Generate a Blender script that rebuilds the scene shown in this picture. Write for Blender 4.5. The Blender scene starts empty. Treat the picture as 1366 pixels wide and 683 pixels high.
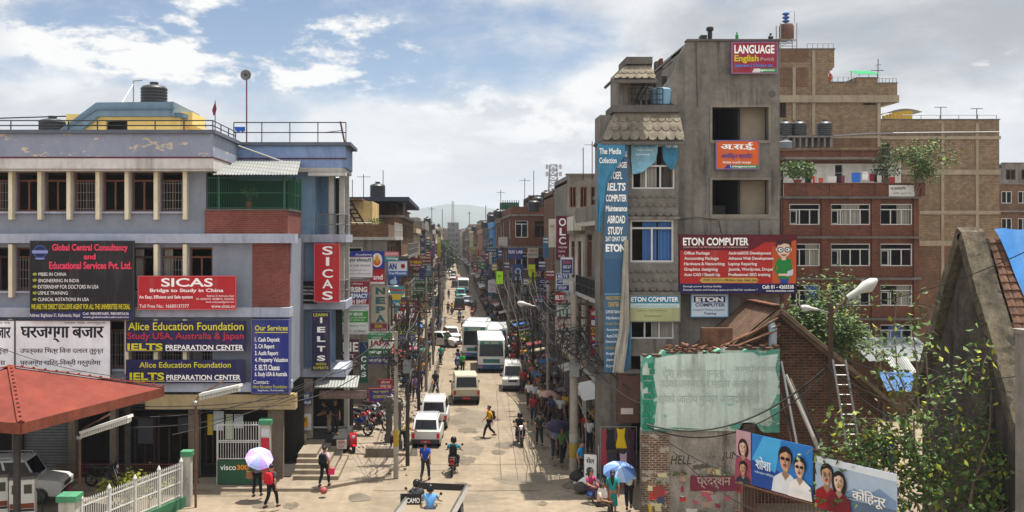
import bpy,bmesh,math,random
from mathutils import Vector,Matrix,Euler,noise as mnoise
S = bpy.context.scene
COL = S.collection
R = math.radians
#camera, sky, sun, exposure
F,CU,CV,H = 1300.0,600.0,318.0,10.5
cam_data = bpy.data.cameras.new('camera')
cam = bpy.data.objects.new('camera',cam_data)
COL.objects.link(cam)
S.camera = cam
cam.location =(0,0,H)
cam.rotation_euler =(R(90),0,0)
cam_data.sensor_width = 36.0
cam_data.lens = 36.0*F/1366.0
cam_data.shift_x =(683.0-CU)/1366.0
cam_data.shift_y =(CV-341.5)/1366.0
cam_data.clip_start = 0.5
cam_data.clip_end = 20000.0
SUN_DIR = Vector((0.215,0.10,0.97)).normalized()
sun_data = bpy.data.lights.new('sun','SUN')
sun_data.energy = 5.0
sun_data.angle = R(0.5)
sun_data.color =(1.0,0.93,0.82)
sun = bpy.data.objects.new('sun',sun_data)
COL.objects.link(sun)
sun.rotation_euler = SUN_DIR.to_track_quat('Z','Y').to_euler()
S.view_settings.view_transform = 'Standard'
S.view_settings.look = 'None'
S.view_settings.exposure = 0.7
S.view_settings.gamma = 1.0
S.view_settings.use_curve_mapping = False
S.render.engine = 'CYCLES'
S.cycles.max_bounces = 6
S.cycles.diffuse_bounces = 3
S.cycles.transparent_max_bounces = 16
S.cycles.volume_bounces = 0
S.cycles.volume_step_rate = 4.0
S.cycles.caustics_reflective = False
S.cycles.caustics_refractive = False
def sky_dir(u,v):
 return Vector(((u-CU)/F,1.0,(CV-v)/F)).normalized()
def build_world():
 w = bpy.data.worlds.new('World')
 S.world = w
 w.use_nodes = True
 nt = w.node_tree
 nt.nodes.clear()
 N = nt.nodes.new
 L = nt.links.new
 out = N('ShaderNodeOutputWorld')
 bg = N('ShaderNodeBackground')
 L(bg.outputs[0],out.inputs[0])
 sky = N('ShaderNodeTexSky')
 sky.sky_type = 'NISHITA'
 sky.sun_disc = False
 sky.sun_elevation = math.asin(SUN_DIR.z)
 sky.sun_rotation = math.atan2(SUN_DIR.x,SUN_DIR.y)
 sky.altitude = 1300
 sky.dust_density = 0.15
 tc = N('ShaderNodeTexCoord')
 def math_(op,a,b=None,c=None):
  n = N('ShaderNodeMath')
  n.operation = op
  for i,x in enumerate((a,b,c)):
   if x is None:
    continue
   if isinstance(x,(int,float)):
    n.inputs[i].default_value = x
   else:
    L(x,n.inputs[i])
  return n.outputs[0]
 def noise(scale,detail,rough,vec,dist=0.0):
  n = N('ShaderNodeTexNoise')
  n.inputs['Scale'].default_value = scale
  n.inputs['Detail'].default_value = detail
  n.inputs['Roughness'].default_value = rough
  n.inputs['Distortion'].default_value = dist
  L(vec,n.inputs['Vector'])
  return n.outputs['Fac']
 def ramp(x,a,b):
  n = N('ShaderNodeMapRange')
  n.interpolation_type = 'SMOOTHSTEP'
  L(x,n.inputs['Value'])
  n.inputs['From Min'].default_value = a
  n.inputs['From Max'].default_value = b
  return n.outputs['Result']
 def mix(f,a,b):
  n = N('ShaderNodeMix')
  n.data_type = 'RGBA'
  if isinstance(f,(int,float)):
   n.inputs[0].default_value = f
  else:
   L(f,n.inputs[0])
  for i,x in((6,a),(7,b)):
   if isinstance(x,tuple):
    n.inputs[i].default_value =(*x,1)
   else:
    L(x,n.inputs[i])
  return n.outputs[2]
 d = tc.outputs['Generated']
 sep = N('ShaderNodeSeparateXYZ')
 L(d,sep.inputs[0])
 mp = N('ShaderNodeMapping')
 mp.inputs['Scale'].default_value =(1.0,1.0,2.4)
 mp.inputs['Location'].default_value =(0.37,0.12,0.20)
 L(d,mp.inputs['Vector'])
 v = mp.outputs[0]
 def blob(u,vv,r,soft):
  """1 near the direction of the cloud gap, 0 away from it"""
  n = N('ShaderNodeVectorMath')
  n.operation = 'SUBTRACT'
  L(d,n.inputs[0])
  n.inputs[1].default_value = sky_dir(u,vv)
  m = N('ShaderNodeVectorMath')
  m.operation = 'MULTIPLY'
  L(n.outputs[0],m.inputs[0])
  m.inputs[1].default_value =(1.0,1.0,3.2)
  l = N('ShaderNodeVectorMath')
  l.operation = 'LENGTH'
  L(m.outputs[0],l.inputs[0])
  k = N('ShaderNodeMapRange')
  k.interpolation_type = 'SMOOTHSTEP'
  L(l.outputs['Value'],k.inputs['Value'])
  k.inputs['From Min'].default_value = r+soft
  k.inputs['From Max'].default_value = max(r-soft,0.0)
  return k.outputs['Result']
 big = noise(3.1,8,0.58,v,0.25)
 fine = noise(9.0,10,0.62,v,0.15)
 gap = math_('ADD',blob(330,46,0.22,0.16),blob(640,70,0.13,0.13))
 gap = math_('ADD',gap,math_('MULTIPLY',blob(60,75,0.12,0.12),0.7))
 gap = math_('ADD',gap,math_('MULTIPLY',blob(760,50,0.16,0.16),0.35))
 gap = math_('MINIMUM',gap,1.0)
 cov = math_('SUBTRACT',math_('ADD',math_('MULTIPLY',big,0.85),math_('MULTIPLY',fine,0.75)),math_('MULTIPLY',gap,0.315))
 cover = ramp(cov,0.42,0.74)
 mp2 = N('ShaderNodeMapping')
 mp2.inputs['Scale'].default_value =(1.0,1.0,2.2)
 mp2.inputs['Location'].default_value =(1.7,0.3,0.9)
 L(d,mp2.inputs['Vector'])
 tone = noise(4.6,9,0.60,mp2.outputs[0],0.35)
 tone = ramp(tone,0.40,0.62)
 white = mix(tone,(0.66,0.69,0.735),(0.93,0.935,0.94))
 grey = mix(tone,(0.36,0.385,0.42),(0.58,0.60,0.63))
 dark = math_('ADD',blob(1150,60,0.17,0.17),math_('MULTIPLY',blob(960,30,0.10,0.12),0.5))
 dark = math_('ADD',dark,math_('MULTIPLY',blob(1366,40,0.12,0.14),0.6))
 dark = math_('MULTIPLY',math_('MULTIPLY',math_('MINIMUM',dark,1.0),0.85),ramp(big,0.72,0.42))
 cloud = mix(dark,white,grey)
 puff = math_('ADD',blob(390,84,0.13,0.08),math_('ADD',blob(1318,105,0.10,0.09),math_('ADD',blob(560,218,0.05,0.05),blob(165,62,0.07,0.05))))
 puff = math_('ADD',puff,math_('ADD',blob(352,172,0.04,0.05),math_('ADD',math_('MULTIPLY',blob(690,140,0.16,0.12),0.7),math_('MULTIPLY',blob(60,8,0.22,0.10),0.7))))
 puff = math_('ADD',puff,math_('ADD',math_('MULTIPLY',blob(850,195,0.10,0.10),0.7),math_('MULTIPLY',blob(470,12,0.16,0.08),0.5)))
 puff = math_('MINIMUM',puff,1.0)
 hv = math_('ADD',math_('ADD',math_('MULTIPLY',fine,0.75),math_('MULTIPLY',big,0.45)),math_('MULTIPLY',puff,0.15))
 head = math_('MULTIPLY',ramp(hv,0.715,0.79),math_('MINIMUM',math_('ADD',puff,0.10),1.0))
 cover = math_('MAXIMUM',cover,head)
 cloud = mix(head,cloud,(1.02,1.01,0.99))
 sk = N('ShaderNodeVectorMath')
 sk.operation = 'SCALE'
 L(sky.outputs[0],sk.inputs[0])
 sk.inputs['Scale'].default_value = 0.115
 col = mix(cover,sk.outputs[0],cloud)
 hz = ramp(sep.outputs[2],0.16,0.0)
 col = mix(math_('MULTIPLY',hz,0.45),col,(0.72,0.76,0.80))
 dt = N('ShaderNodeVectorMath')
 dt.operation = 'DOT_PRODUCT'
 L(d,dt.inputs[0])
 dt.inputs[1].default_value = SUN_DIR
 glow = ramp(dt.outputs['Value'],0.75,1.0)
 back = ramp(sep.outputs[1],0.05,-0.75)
 gain = math_('ADD',math_('ADD',1.0,math_('MULTIPLY',glow,1.2)),math_('MULTIPLY',back,0.45))  # added fill light: sky brightened round the sun and behind the viewer
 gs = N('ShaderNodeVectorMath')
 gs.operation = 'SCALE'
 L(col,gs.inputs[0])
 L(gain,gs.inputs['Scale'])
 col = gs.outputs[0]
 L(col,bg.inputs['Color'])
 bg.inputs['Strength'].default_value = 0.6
build_world()
def P(u,v,d):
 """photo pixel at a distance -> point in the place"""
 return Vector(((u-CU)*d/F,d,H-(v-CV)*d/F))
def G(u,v,z=0.0):
 """photo pixel that lies on the ground -> point"""
 d = F*(H-z)/(v-CV)
 return Vector(((u-CU)*d/F,d,z))
def X(u,d):
 return(u-CU)*d/F
def Z(v,d):
 return H-(v-CV)*d/F
#materials
MATS ={}
def wall_coords(nt):
 """(along the wall, height, 0) from world position, whichever way the wall faces"""
 N,L = nt.nodes.new,nt.links.new
 g = N('ShaderNodeNewGeometry')
 sp = N('ShaderNodeSeparateXYZ')
 L(g.outputs['Position'],sp.inputs[0])
 sn = N('ShaderNodeSeparateXYZ')
 L(g.outputs['True Normal'],sn.inputs[0])
 ab = N('ShaderNodeMath');ab.operation = 'ABSOLUTE'
 L(sn.outputs[0],ab.inputs[0])
 gt = N('ShaderNodeMath');gt.operation = 'GREATER_THAN';gt.inputs[1].default_value = 0.6
 L(ab.outputs[0],gt.inputs[0])
 mx = N('ShaderNodeMix');mx.data_type = 'FLOAT'
 L(gt.outputs[0],mx.inputs[0]);L(sp.outputs[0],mx.inputs[2]);L(sp.outputs[1],mx.inputs[3])
 cb = N('ShaderNodeCombineXYZ')
 L(mx.outputs[0],cb.inputs[0]);L(sp.outputs[2],cb.inputs[1])
 return cb.outputs[0],g.outputs['Position']
def mat(name,color,rough=0.8,var=0.18,scale=1.2,metal=0.0,spec=0.3,stain=0.0,stain_col=(0.05,0.045,0.04),peel=0.0,peel_col=(0.5,0.45,0.36),bump=0.0,brick=None,corr=0.0,alpha=None,obj=False):
 """one weathered surface: colour, mottling, rain streaks, peeled patches, bricks, corrugation"""
 if name in MATS:
  return MATS[name]
 m = bpy.data.materials.new(name)
 m.use_nodes = True
 nt = m.node_tree
 N,L = nt.nodes.new,nt.links.new
 b = nt.nodes['Principled BSDF']
 b.inputs['Roughness'].default_value = rough
 b.inputs['Metallic'].default_value = metal
 b.inputs['Specular IOR Level'].default_value = spec
 MATS[name] = m
 if obj:
  tc = N('ShaderNodeTexCoord')
  pos = wc = tc.outputs['Object']
 else:
  wc,pos = wall_coords(nt)
 def noise(vec,sc,detail=5,rough_=0.6,stretch=None):
  if stretch:
   mp = N('ShaderNodeMapping')
   mp.inputs['Scale'].default_value = stretch
   L(vec,mp.inputs[0])
   vec = mp.outputs[0]
  n = N('ShaderNodeTexNoise')
  n.inputs['Scale'].default_value = sc
  n.inputs['Detail'].default_value = detail
  n.inputs['Roughness'].default_value = rough_
  L(vec,n.inputs['Vector'])
  return n.outputs['Fac']
 def rng(x,a,b_,lo=0.0,hi=1.0):
  n = N('ShaderNodeMapRange')
  L(x,n.inputs['Value'])
  n.inputs['From Min'].default_value = a
  n.inputs['From Max'].default_value = b_
  n.inputs['To Min'].default_value = lo
  n.inputs['To Max'].default_value = hi
  return n.outputs['Result']
 def mixc(f,a,b_,mode='MIX'):
  n = N('ShaderNodeMix')
  n.data_type = 'RGBA'
  n.blend_type = mode
  if isinstance(f,(int,float)):
   n.inputs[0].default_value = f
  else:
   L(f,n.inputs[0])
  for i,x in((6,a),(7,b_)):
   if isinstance(x,tuple):
    n.inputs[i].default_value =(*x[:3],1)
   else:
    L(x,n.inputs[i])
  return n.outputs[2]
 col = color
 height = None
 if brick:
  t = N('ShaderNodeTexBrick')
  L(wc,t.inputs['Vector'])
  t.inputs['Color1'].default_value =(*color,1)
  t.inputs['Color2'].default_value =(*brick[0],1)
  t.inputs['Mortar'].default_value =(*brick[1],1)
  t.inputs['Scale'].default_value = 1.0
  t.inputs['Brick Width'].default_value = brick[2]
  t.inputs['Row Height'].default_value = brick[3]
  t.inputs['Mortar Size'].default_value = brick[4]
  t.inputs['Mortar Smooth'].default_value = 0.2
  t.inputs['Bias'].default_value = 0.0
  col = t.outputs['Color']
  height = t.outputs['Fac']
 if var>0:
  n1 = noise(pos,scale,7,0.62)
  n2 = noise(pos,scale*7.3,5,0.6)
  f1 = rng(n1,0.3,0.7,1-var,1+var)
  f2 = rng(n2,0.3,0.7,1-var*0.6,1+var*0.6)
  mu = N('ShaderNodeMath');mu.operation = 'MULTIPLY'
  L(f1,mu.inputs[0]);L(f2,mu.inputs[1])
  cb = N('ShaderNodeCombineColor')
  for i in range(3):
   L(mu.outputs[0],cb.inputs[i])
  col = mixc(1.0,col,cb.outputs[0],'MULTIPLY')
 if peel>0:
  p = noise(wc,1.1,9,0.68,(0.8,1.6,1))
  col = mixc(rng(p,0.70-peel*0.3,0.715-peel*0.3),col,peel_col)
 if stain>0:
  s = noise(wc,1.6,6,0.65,(1.6,0.16,1))
  s2 = noise(wc,0.5,4,0.6)
  mm = N('ShaderNodeMath');mm.operation = 'MULTIPLY'
  L(rng(s,0.47,0.72),mm.inputs[0]);L(rng(s2,0.35,0.6),mm.inputs[1])
  m3 = N('ShaderNodeMath');m3.operation = 'MULTIPLY';m3.inputs[1].default_value = stain;m3.use_clamp = True
  L(mm.outputs[0],m3.inputs[0])
  col = mixc(m3.outputs[0],col,stain_col)
 if isinstance(col,tuple):
  b.inputs['Base Color'].default_value =(*col,1)
 else:
  L(col,b.inputs['Base Color'])
 if bump>0 or height is not None or corr>0:
  bp = N('ShaderNodeBump')
  bp.inputs['Distance'].default_value = 0.02
  if corr>0:
   wv = N('ShaderNodeTexWave')
   wv.bands_direction = 'X'
   wv.inputs['Scale'].default_value = corr
   L(wc,wv.inputs['Vector'])
   L(wv.outputs['Fac'],bp.inputs['Height'])
   bp.inputs['Strength'].default_value = 0.8
   bp.inputs['Distance'].default_value = 0.03
  elif height is not None:
   iv = N('ShaderNodeMath');iv.operation = 'SUBTRACT';iv.inputs[0].default_value = 1.0
   L(height,iv.inputs[1])
   L(iv.outputs[0],bp.inputs['Height'])
   bp.inputs['Strength'].default_value = 0.5
  else:
   L(noise(pos,scale*12,6,0.65),bp.inputs['Height'])
   bp.inputs['Strength'].default_value = bump
  L(bp.outputs[0],b.inputs['Normal'])
 return m
def flat(name,color,rough=0.6,metal=0.0,spec=0.35,emit=None):
 """plain paint, plastic or cloth: colour with a slight mottle"""
 return mat(name,color,rough,0.06,3.0,metal,spec,obj=True)
def rgb(r,g,b):
 """sRGB 0-255 -> linear"""
 f = lambda c:(c/255/12.92)if c/255<=0.04045 else((c/255+0.055)/1.055)**2.4
 return(f(r),f(g),f(b))
def paint(r,g,b,rough=0.55,spec=0.3):
 """material by its own sRGB colour, shared between things of the same paint"""
 return flat('paint_%d_%d_%d_%d'%(r,g,b,int(rough*100)),rgb(r,g,b),rough,0.0,spec)
def vinyl(r,g,b):
 """printed sheet on a board: a little faded, dusty and wavy"""
 return mat('vinyl_%d_%d_%d'%(r,g,b),rgb(r,g,b),.5,.10,.8,stain=.30,stain_col=(.20,.18,.15),bump=.12)
def glass_mat():
 m = bpy.data.materials.new('window_glass')
 m.use_nodes = True
 nt = m.node_tree
 nt.nodes.clear()
 N,L = nt.nodes.new,nt.links.new
 out = N('ShaderNodeOutputMaterial')
 mx = N('ShaderNodeMixShader')
 tr = N('ShaderNodeBsdfTransparent');tr.inputs[0].default_value =(0.62,0.68,0.68,1)
 gl = N('ShaderNodeBsdfGlossy');gl.inputs['Roughness'].default_value = 0.06;gl.inputs[0].default_value =(0.9,0.95,1,1)
 fr = N('ShaderNodeFresnel');fr.inputs[0].default_value = 1.5
 L(fr.outputs[0],mx.inputs[0]);L(tr.outputs[0],mx.inputs[1]);L(gl.outputs[0],mx.inputs[2])
 L(mx.outputs[0],out.inputs[0])
 MATS['window_glass'] = m
 return m
GLASS = glass_mat()
#mesh builder
class MB:
 def __init__(self):
  self.v,self.f,self.m =[],[],[]
 def add(self,vs,fs,k=0,M=None):
  n = len(self.v)
  self.v.extend([M@Vector(p)for p in vs]if M is not None else[Vector(p)for p in vs])
  self.f.extend([tuple(i+n for i in f)for f in fs])
  self.m.extend([k]*len(fs))
  return self
 def box(self,x0,x1,y0,y1,z0,z1,k=0,M=None):
  if x0>x1:x0,x1 = x1,x0
  if y0>y1:y0,y1 = y1,y0
  if z0>z1:z0,z1 = z1,z0
  vs =[(x0,y0,z0),(x1,y0,z0),(x1,y1,z0),(x0,y1,z0),(x0,y0,z1),(x1,y0,z1),(x1,y1,z1),(x0,y1,z1)]
  fs =[(0,3,2,1),(4,5,6,7),(0,1,5,4),(1,2,6,5),(2,3,7,6),(3,0,4,7)]
  return self.add(vs,fs,k,M)
 def beam(self,a,b,w,h=None,k=0,up=(0,0,1)):
  """a rectangular bar from a to b"""
  a,b = Vector(a),Vector(b)
  d = b-a
  if d.length<1e-6:
   return self
  h = w if h is None else h
  d.normalize()
  up = Vector(up)
  if abs(d.dot(up))>0.95:
   up = Vector((1,0,0))if abs(d.x)<0.9 else Vector((0,1,0))
  s = d.cross(up).normalized()*w/2
  t = s.cross(d).normalized()*h/2
  vs =[a-s-t,a+s-t,a+s+t,a-s+t,b-s-t,b+s-t,b+s+t,b-s+t]
  fs =[(0,1,2,3),(7,6,5,4),(0,4,5,1),(1,5,6,2),(2,6,7,3),(3,7,4,0)]
  return self.add(vs,fs,k)
 def tube(self,pts,r,n=6,k=0,cap=True):
  """a round tube along points; r a number or one per point"""
  pts =[Vector(p)for p in pts]
  rs = r if isinstance(r,(list,tuple))else[r]*len(pts)
  base = len(self.v)
  ref = None
  for i,p in enumerate(pts):
   if i==0:d = pts[1]-p
   elif i==len(pts)-1:d = p-pts[i-1]
   else:d = pts[i+1]-pts[i-1]
   d = d.normalized()if d.length>1e-9 else Vector((0,0,1))
   if ref is None:
    ref = Vector((1,0,0))if abs(d.x)<0.8 else Vector((0,1,0))
   s = d.cross(ref)
   s = s.normalized()if s.length>1e-6 else d.orthogonal().normalized()
   t = d.cross(s).normalized()
   for j in range(n):
    a = 2*math.pi*j/n
    self.v.append(p+(s*math.cos(a)+t*math.sin(a))*rs[i])
  for i in range(len(pts)-1):
   for j in range(n):
    a = base+i*n+j
    b = base+i*n+(j+1)%n
    self.f.append((a,b,b+n,a+n));self.m.append(k)
  if cap:
   self.f.append(tuple(base+j for j in reversed(range(n))));self.m.append(k)
   e = base+(len(pts)-1)*n
   self.f.append(tuple(e+j for j in range(n)));self.m.append(k)
  return self
 def lathe(self,prof,c=(0,0,0),n=16,k=0,axis='Z',M=None):
  """profile of (radius, height) turned about an axis through c"""
  vs,fs =[],[]
  for(r,h)in prof:
   for j in range(n):
    a = 2*math.pi*j/n
    x,y = r*math.cos(a),r*math.sin(a)
    if axis=='Z':q =(x,y,h)
    elif axis=='X':q =(h,x,y)
    else:q =(x,h,y)
    vs.append(Vector(q)+Vector(c))
  for i in range(len(prof)-1):
   for j in range(n):
    a,b = i*n+j,i*n+(j+1)%n
    fs.append((a,b,b+n,a+n))
  fs.append(tuple(range(n-1,-1,-1)))
  fs.append(tuple((len(prof)-1)*n+j for j in range(n)))
  return self.add(vs,fs,k,M)
 def prism(self,poly,a,b,axis='Y',k=0,M=None):
  """a polygon pushed along an axis from a to b; poly in the other two axes"""
  def q(p,t):
   if axis=='Y':return(p[0],t,p[1])
   if axis=='X':return(t,p[0],p[1])
   return(p[0],p[1],t)
  n = len(poly)
  vs =[q(p,a)for p in poly]+[q(p,b)for p in poly]
  fs =[tuple(range(n)),tuple(range(2*n-1,n-1,-1))]
  for i in range(n):
   j =(i+1)%n
   fs.append((i,i+n,j+n,j))
  return self.add(vs,fs,k,M)
 def quad(self,a,b,c,d,k=0):
  return self.add([a,b,c,d],[(0,1,2,3)],k)
 def slab(self,pts,t,k=0):
  """a polygon of 3-D points given a thickness t along its normal"""
  pts =[Vector(p)for p in pts]
  nrm =(pts[1]-pts[0]).cross(pts[2]-pts[0]).normalized()*t
  n = len(pts)
  vs = pts+[p-nrm for p in pts]
  fs =[tuple(range(n)),tuple(range(2*n-1,n-1,-1))]
  for i in range(n):
   j =(i+1)%n
   fs.append((i,i+n,j+n,j))
  return self.add(vs,fs,k)
 def holes(self,x0,x1,z0,z1,y0,y1,hl,k=0,axis='Y'):
  """a wall from (x0,z0) to (x1,z1), y0..y1 thick, with rectangular openings hl = [(x0,x1,z0,z1)]"""
  if x0>x1:x0,x1 = x1,x0
  xs = sorted(set([x0,x1]+[min(max(c,x0),x1)for h in hl for c in h[:2]]))
  for i in range(len(xs)-1):
   a,b = xs[i],xs[i+1]
   if b-a<1e-5:continue
   mid =(a+b)/2
   cuts = sorted((max(h[2],z0),min(h[3],z1))for h in hl if h[0]<mid<h[1])
   z = z0
   spans =[]
   for(c0,c1)in cuts:
    if c0>z+1e-5:spans.append((z,c0))
    z = max(z,c1)
   if z<z1-1e-5:spans.append((z,z1))
   for(s0,s1)in spans:
    if axis=='Y':self.box(a,b,y0,y1,s0,s1,k)
    else:self.box(y0,y1,a,b,s0,s1,k)
  return self
 def build(self,name,mats,parent=None,org=None,smooth=False,fix=True,bevel=0.0):
  me = bpy.data.meshes.new(name)
  o = Vector(org)if org is not None else Vector((0,0,0))
  me.from_pydata([tuple(p-o)for p in self.v],[],self.f)
  if not isinstance(mats,(list,tuple)):
   mats =[mats]
  for m in mats:
   me.materials.append(m)
  if len(mats)>1:
   me.polygons.foreach_set('material_index',self.m)
  if fix:
   bm = bmesh.new()
   bm.from_mesh(me)
   bmesh.ops.recalc_face_normals(bm,faces=bm.faces)
   if bevel:
    bmesh.ops.bevel(bm,geom=[e for e in bm.edges if len(e.link_faces)==2 and e.calc_face_angle(0)>0.5],offset=bevel,segments=2,profile=0.6,affect='EDGES')
   bm.to_mesh(me)
   bm.free()
  if smooth:
   me.polygons.foreach_set('use_smooth',[True]*len(me.polygons))
   try:
    me.set_sharp_from_angle(angle=R(40))
   except Exception:
    pass
  me.update()
  ob = bpy.data.objects.new(name,me)
  COL.objects.link(ob)
  if parent is not None:
   ob.parent = parent
  return ob
def tag(o,label=None,cat=None,group=None,kind=None):
 if label:o['label'] = label
 if cat:o['category'] = cat
 if group:o['group'] = group
 if kind:o['kind'] = kind
 return o
def thing(name,label,cat,loc=(0,0,0),rz=0.0,group=None):
 o = bpy.data.objects.new(name,None)
 o.empty_display_size = 0.3
 COL.objects.link(o)
 o.location = loc
 o.rotation_euler =(0,0,rz)
 return tag(o,label,cat,group)
def solo(mb,name,mats,label,cat,group=None,org=None,smooth=False):
 """a thing that is one mesh; its origin at org"""
 o = mb.build(name,mats,None,org,smooth)
 if org is not None:
  o.location = org
 return tag(o,label,cat,group)
def structure(mb,name,mats,smooth=False):
 return tag(mb.build(name,mats,None,None,smooth),kind='structure')
KIDS ={}
def copy_tree(o,parent=None,kids=None):
 """a thing with its parts and their sub-parts"""
 c = o.copy()
 COL.objects.link(c)
 if parent is not None:
  c.parent = parent
 for ch in list(o.children):
  copy_tree(ch,c)
 return c
def place(root,loc,rz=0.0,label=None,group=None,scale=None):
 root.location = loc
 root.rotation_euler =(0,0,rz)
 if label:root['label'] = label
 if group:root['group'] = group
 if scale:root.scale =(scale,)*3
 return root
#lettering
TEXTS =[]
def is_deva(s):
 return any(0x900<=ord(q)<0x980 for q in s)
def font_curve(s,bold):
 c = bpy.data.curves.new('lettering','FONT')
 c.body = s
 c.size = 1.0
 c.resolution_u = 4
 if is_deva(s):
  c.space_character = 0.94
 c.offset = bold
 c.fill_mode = 'FRONT'
 return c
def flush_texts():
 """every queued line becomes mesh lettering; one lettering part per sign"""
 by ={}
 for t in TEXTS:
  by.setdefault(t[0].name,[]).append(t)
 tmp ={}
 for t in TEXTS:
  key =(t[2],t[5])
  if key not in tmp:
   c = font_curve(t[2],0.0 if is_deva(t[2])else t[5])
   o = bpy.data.objects.new('lettering_source',c)
   COL.objects.link(o)
   tmp[key] = o
 bpy.context.view_layer.update()
 dg = bpy.context.evaluated_depsgraph_get()
 data ={}
 for key,o in tmp.items():
  e = o.evaluated_get(dg)
  me = e.to_mesh()
  vs =[v.co.copy()for v in me.vertices]
  fs =[tuple(p.vertices)for p in me.polygons]
  data[key] =(vs,fs)
  e.to_mesh_clear()
 for o in tmp.values():
  c = o.data
  bpy.data.objects.remove(o)
  bpy.data.curves.remove(c)
 for name,ts in by.items():
  par = ts[0][0]
  mb = MB()
  ms =[]
  for(_,m,s,(x0,x1,z0,z1),y,bold,slant)in ts:
   vs,fs = data[(s,bold)]
   if not vs:
    continue
   a0,a1 = min(v.x for v in vs),max(v.x for v in vs)
   b0,b1 = min(v.y for v in vs),max(v.y for v in vs)
   sx =(x1-x0)/max(a1-a0,1e-6)
   sz =(z1-z0)/max(b1-b0,1e-6)
   if m not in ms:
    ms.append(m)
   for r_ in(range(3)if bold>0.005 and is_deva(s)else(0,)):
    ox =(0,1,-1)[r_]*bold*sx*0.9
    oz =(0,1,1)[r_]*bold*sz*0.5
    mb.add([(x0+(v.x-a0)*sx+slant*(v.y-b0)*sz+ox,y-0.0012*r_,z0+(v.y-b0)*sz+oz)for v in vs],fs,ms.index(m))
  if mb.v:
   mb.build('lettering',ms,par,fix=False)
 TEXTS.clear()
def sign(name,label,rect,d,bg,texts=(),cat='signboard',group=None,frame=None,thick=0.08,extra=(),rz=0.0,bands=(),post=None,border=0.0):
 """a board facing the street mouth. rect, texts, bands and extra shapes are in photo pixels at distance d.
    texts: (string, u0, u1, v0, v1, colour[, bold[, slant]]); bands: (u0, u1, v0, v1, colour) fields printed on the board;
    extra: (polygon of pixels, colour)"""
 u0,v0,u1,v1 = rect
 uc =(u0+u1)/2
 base = P(uc,v1,d)
 k = d/F
 w,h =(u1-u0)*k,(v1-v0)*k
 t = thing(name,label,cat,base,rz,group)
 mb = MB()
 mb.box(-w/2,w/2,0,thick,0,h)
 mb.build('board',vinyl(*bg),t)
 if frame:
  fb = MB()
  e = max(0.02,0.35*k*3)
  fb.box(-w/2-e,w/2+e,-0.02,thick+0.01,-e,-0.001)
  fb.box(-w/2-e,w/2+e,-0.02,thick+0.01,h+0.001,h+e)
  fb.box(-w/2-e,-w/2-0.001,-0.02,thick+0.01,-0.001,h+0.001)
  fb.box(w/2+0.001,w/2+e,-0.02,thick+0.01,-0.001,h+0.001)
  fb.build('frame',paint(*frame),t)
 lx = lambda u:(u-uc)*k
 lz = lambda v:(v1-v)*k
 i = 0
 step = max(0.003,d*0.00008)
 if bands:
  pb,ms = MB(),[]
  for(a,b,c,e,colr)in bands:
   i+=1
   m = paint(*colr)
   if m not in ms:ms.append(m)
   pb.box(lx(a),lx(b),-step*i,-step*(i-1)-0.0004,lz(e),lz(c),ms.index(m))
  pb.build('printed_field',ms,t)
 if extra:
  pb,ms = MB(),[]
  for(poly,colr)in extra:
   i+=1
   m = paint(*colr)
   if m not in ms:ms.append(m)
   pb.prism([(lx(a),lz(b))for(a,b)in poly],-step*i,-step*(i-1)-0.0004,'Y',ms.index(m))
  pb.build('emblem',ms,t)
 for tx in texts:
  s,a,b,c,e,colr = tx[:6]
  bold = tx[6]if len(tx)>6 else 0.0
  sl = tx[7]if len(tx)>7 else 0.0
  TEXTS.append((t,paint(*colr),s,(lx(a),lx(b),lz(e),lz(c)),-step*(i+1),bold,sl))
 if post:
  pb = MB()
  for(a,b,c,e)in post:
   pb.beam((lx(a),thick/2,lz(b)),(lx(c),thick/2,lz(e)),0.05)
  pb.build('bracket',paint(90,90,92),t)
 return t
def ell(cu,cv,ru,rv,n=18,a0=0,a1=360):
 return[(cu+ru*math.cos(R(a0+(a1-a0)*i/n)),cv+rv*math.sin(R(a0+(a1-a0)*i/n)))for i in range(n if a1-a0==360 else n+1)]
#shared materials
DUST = mat('dusty_ground',(0.235,0.188,0.132),0.95,0.22,0.35,stain=0.35,stain_col=(0.13,0.11,0.09),bump=0.25)
ROAD = mat('dusty_asphalt',(0.222,0.180,0.130),0.9,0.24,0.3,stain=0.45,stain_col=(0.095,0.08,0.065),bump=0.2)
PAVE = mat('pavement_concrete',(0.235,0.193,0.145),0.92,0.2,0.5,stain=0.3,bump=0.3)
KERB = mat('kerb_stone',(0.16,0.14,0.115),0.9,0.25,0.8)
CONC = mat('grey_concrete',(0.185,0.168,0.145),0.92,0.26,0.6,stain=1.15,peel=.16,peel_col=(0.25,0.23,0.20),bump=0.5)
CONC_L = mat('light_concrete',(0.42,0.40,0.37),0.9,0.15,0.7,stain=0.5)
CONC_D = mat('dark_concrete',(0.12,0.11,0.10),0.95,0.25,0.8,stain=0.6)
LILAC = mat('lilac_blue_plaster',rgb(130,136,148),0.88,0.10,0.5,stain=0.35,stain_col=(0.10,0.10,0.12))
LILAC_P = mat('peeling_lilac_plaster',rgb(137,144,162),0.88,0.10,0.5,stain=0.3,peel=0.40,peel_col=rgb(196,182,156),stain_col=(0.12,0.12,0.14))
STEEL = mat('teal_blue_plaster',rgb(118,146,172),0.88,0.10,0.5,stain=0.35)
SLABL = mat('pale_slab_edge',rgb(160,166,182),0.88,0.12,0.7,stain=0.6,stain_col=(0.1,0.1,0.12))
GREYBAND = mat('weathered_band',rgb(196,192,190),0.9,0.12,0.6,stain=0.5,peel=0.16,peel_col=rgb(160,170,206))
CREAM = mat('cream_plaster',rgb(214,206,180),0.85,0.10,0.9,stain=0.4)
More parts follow.
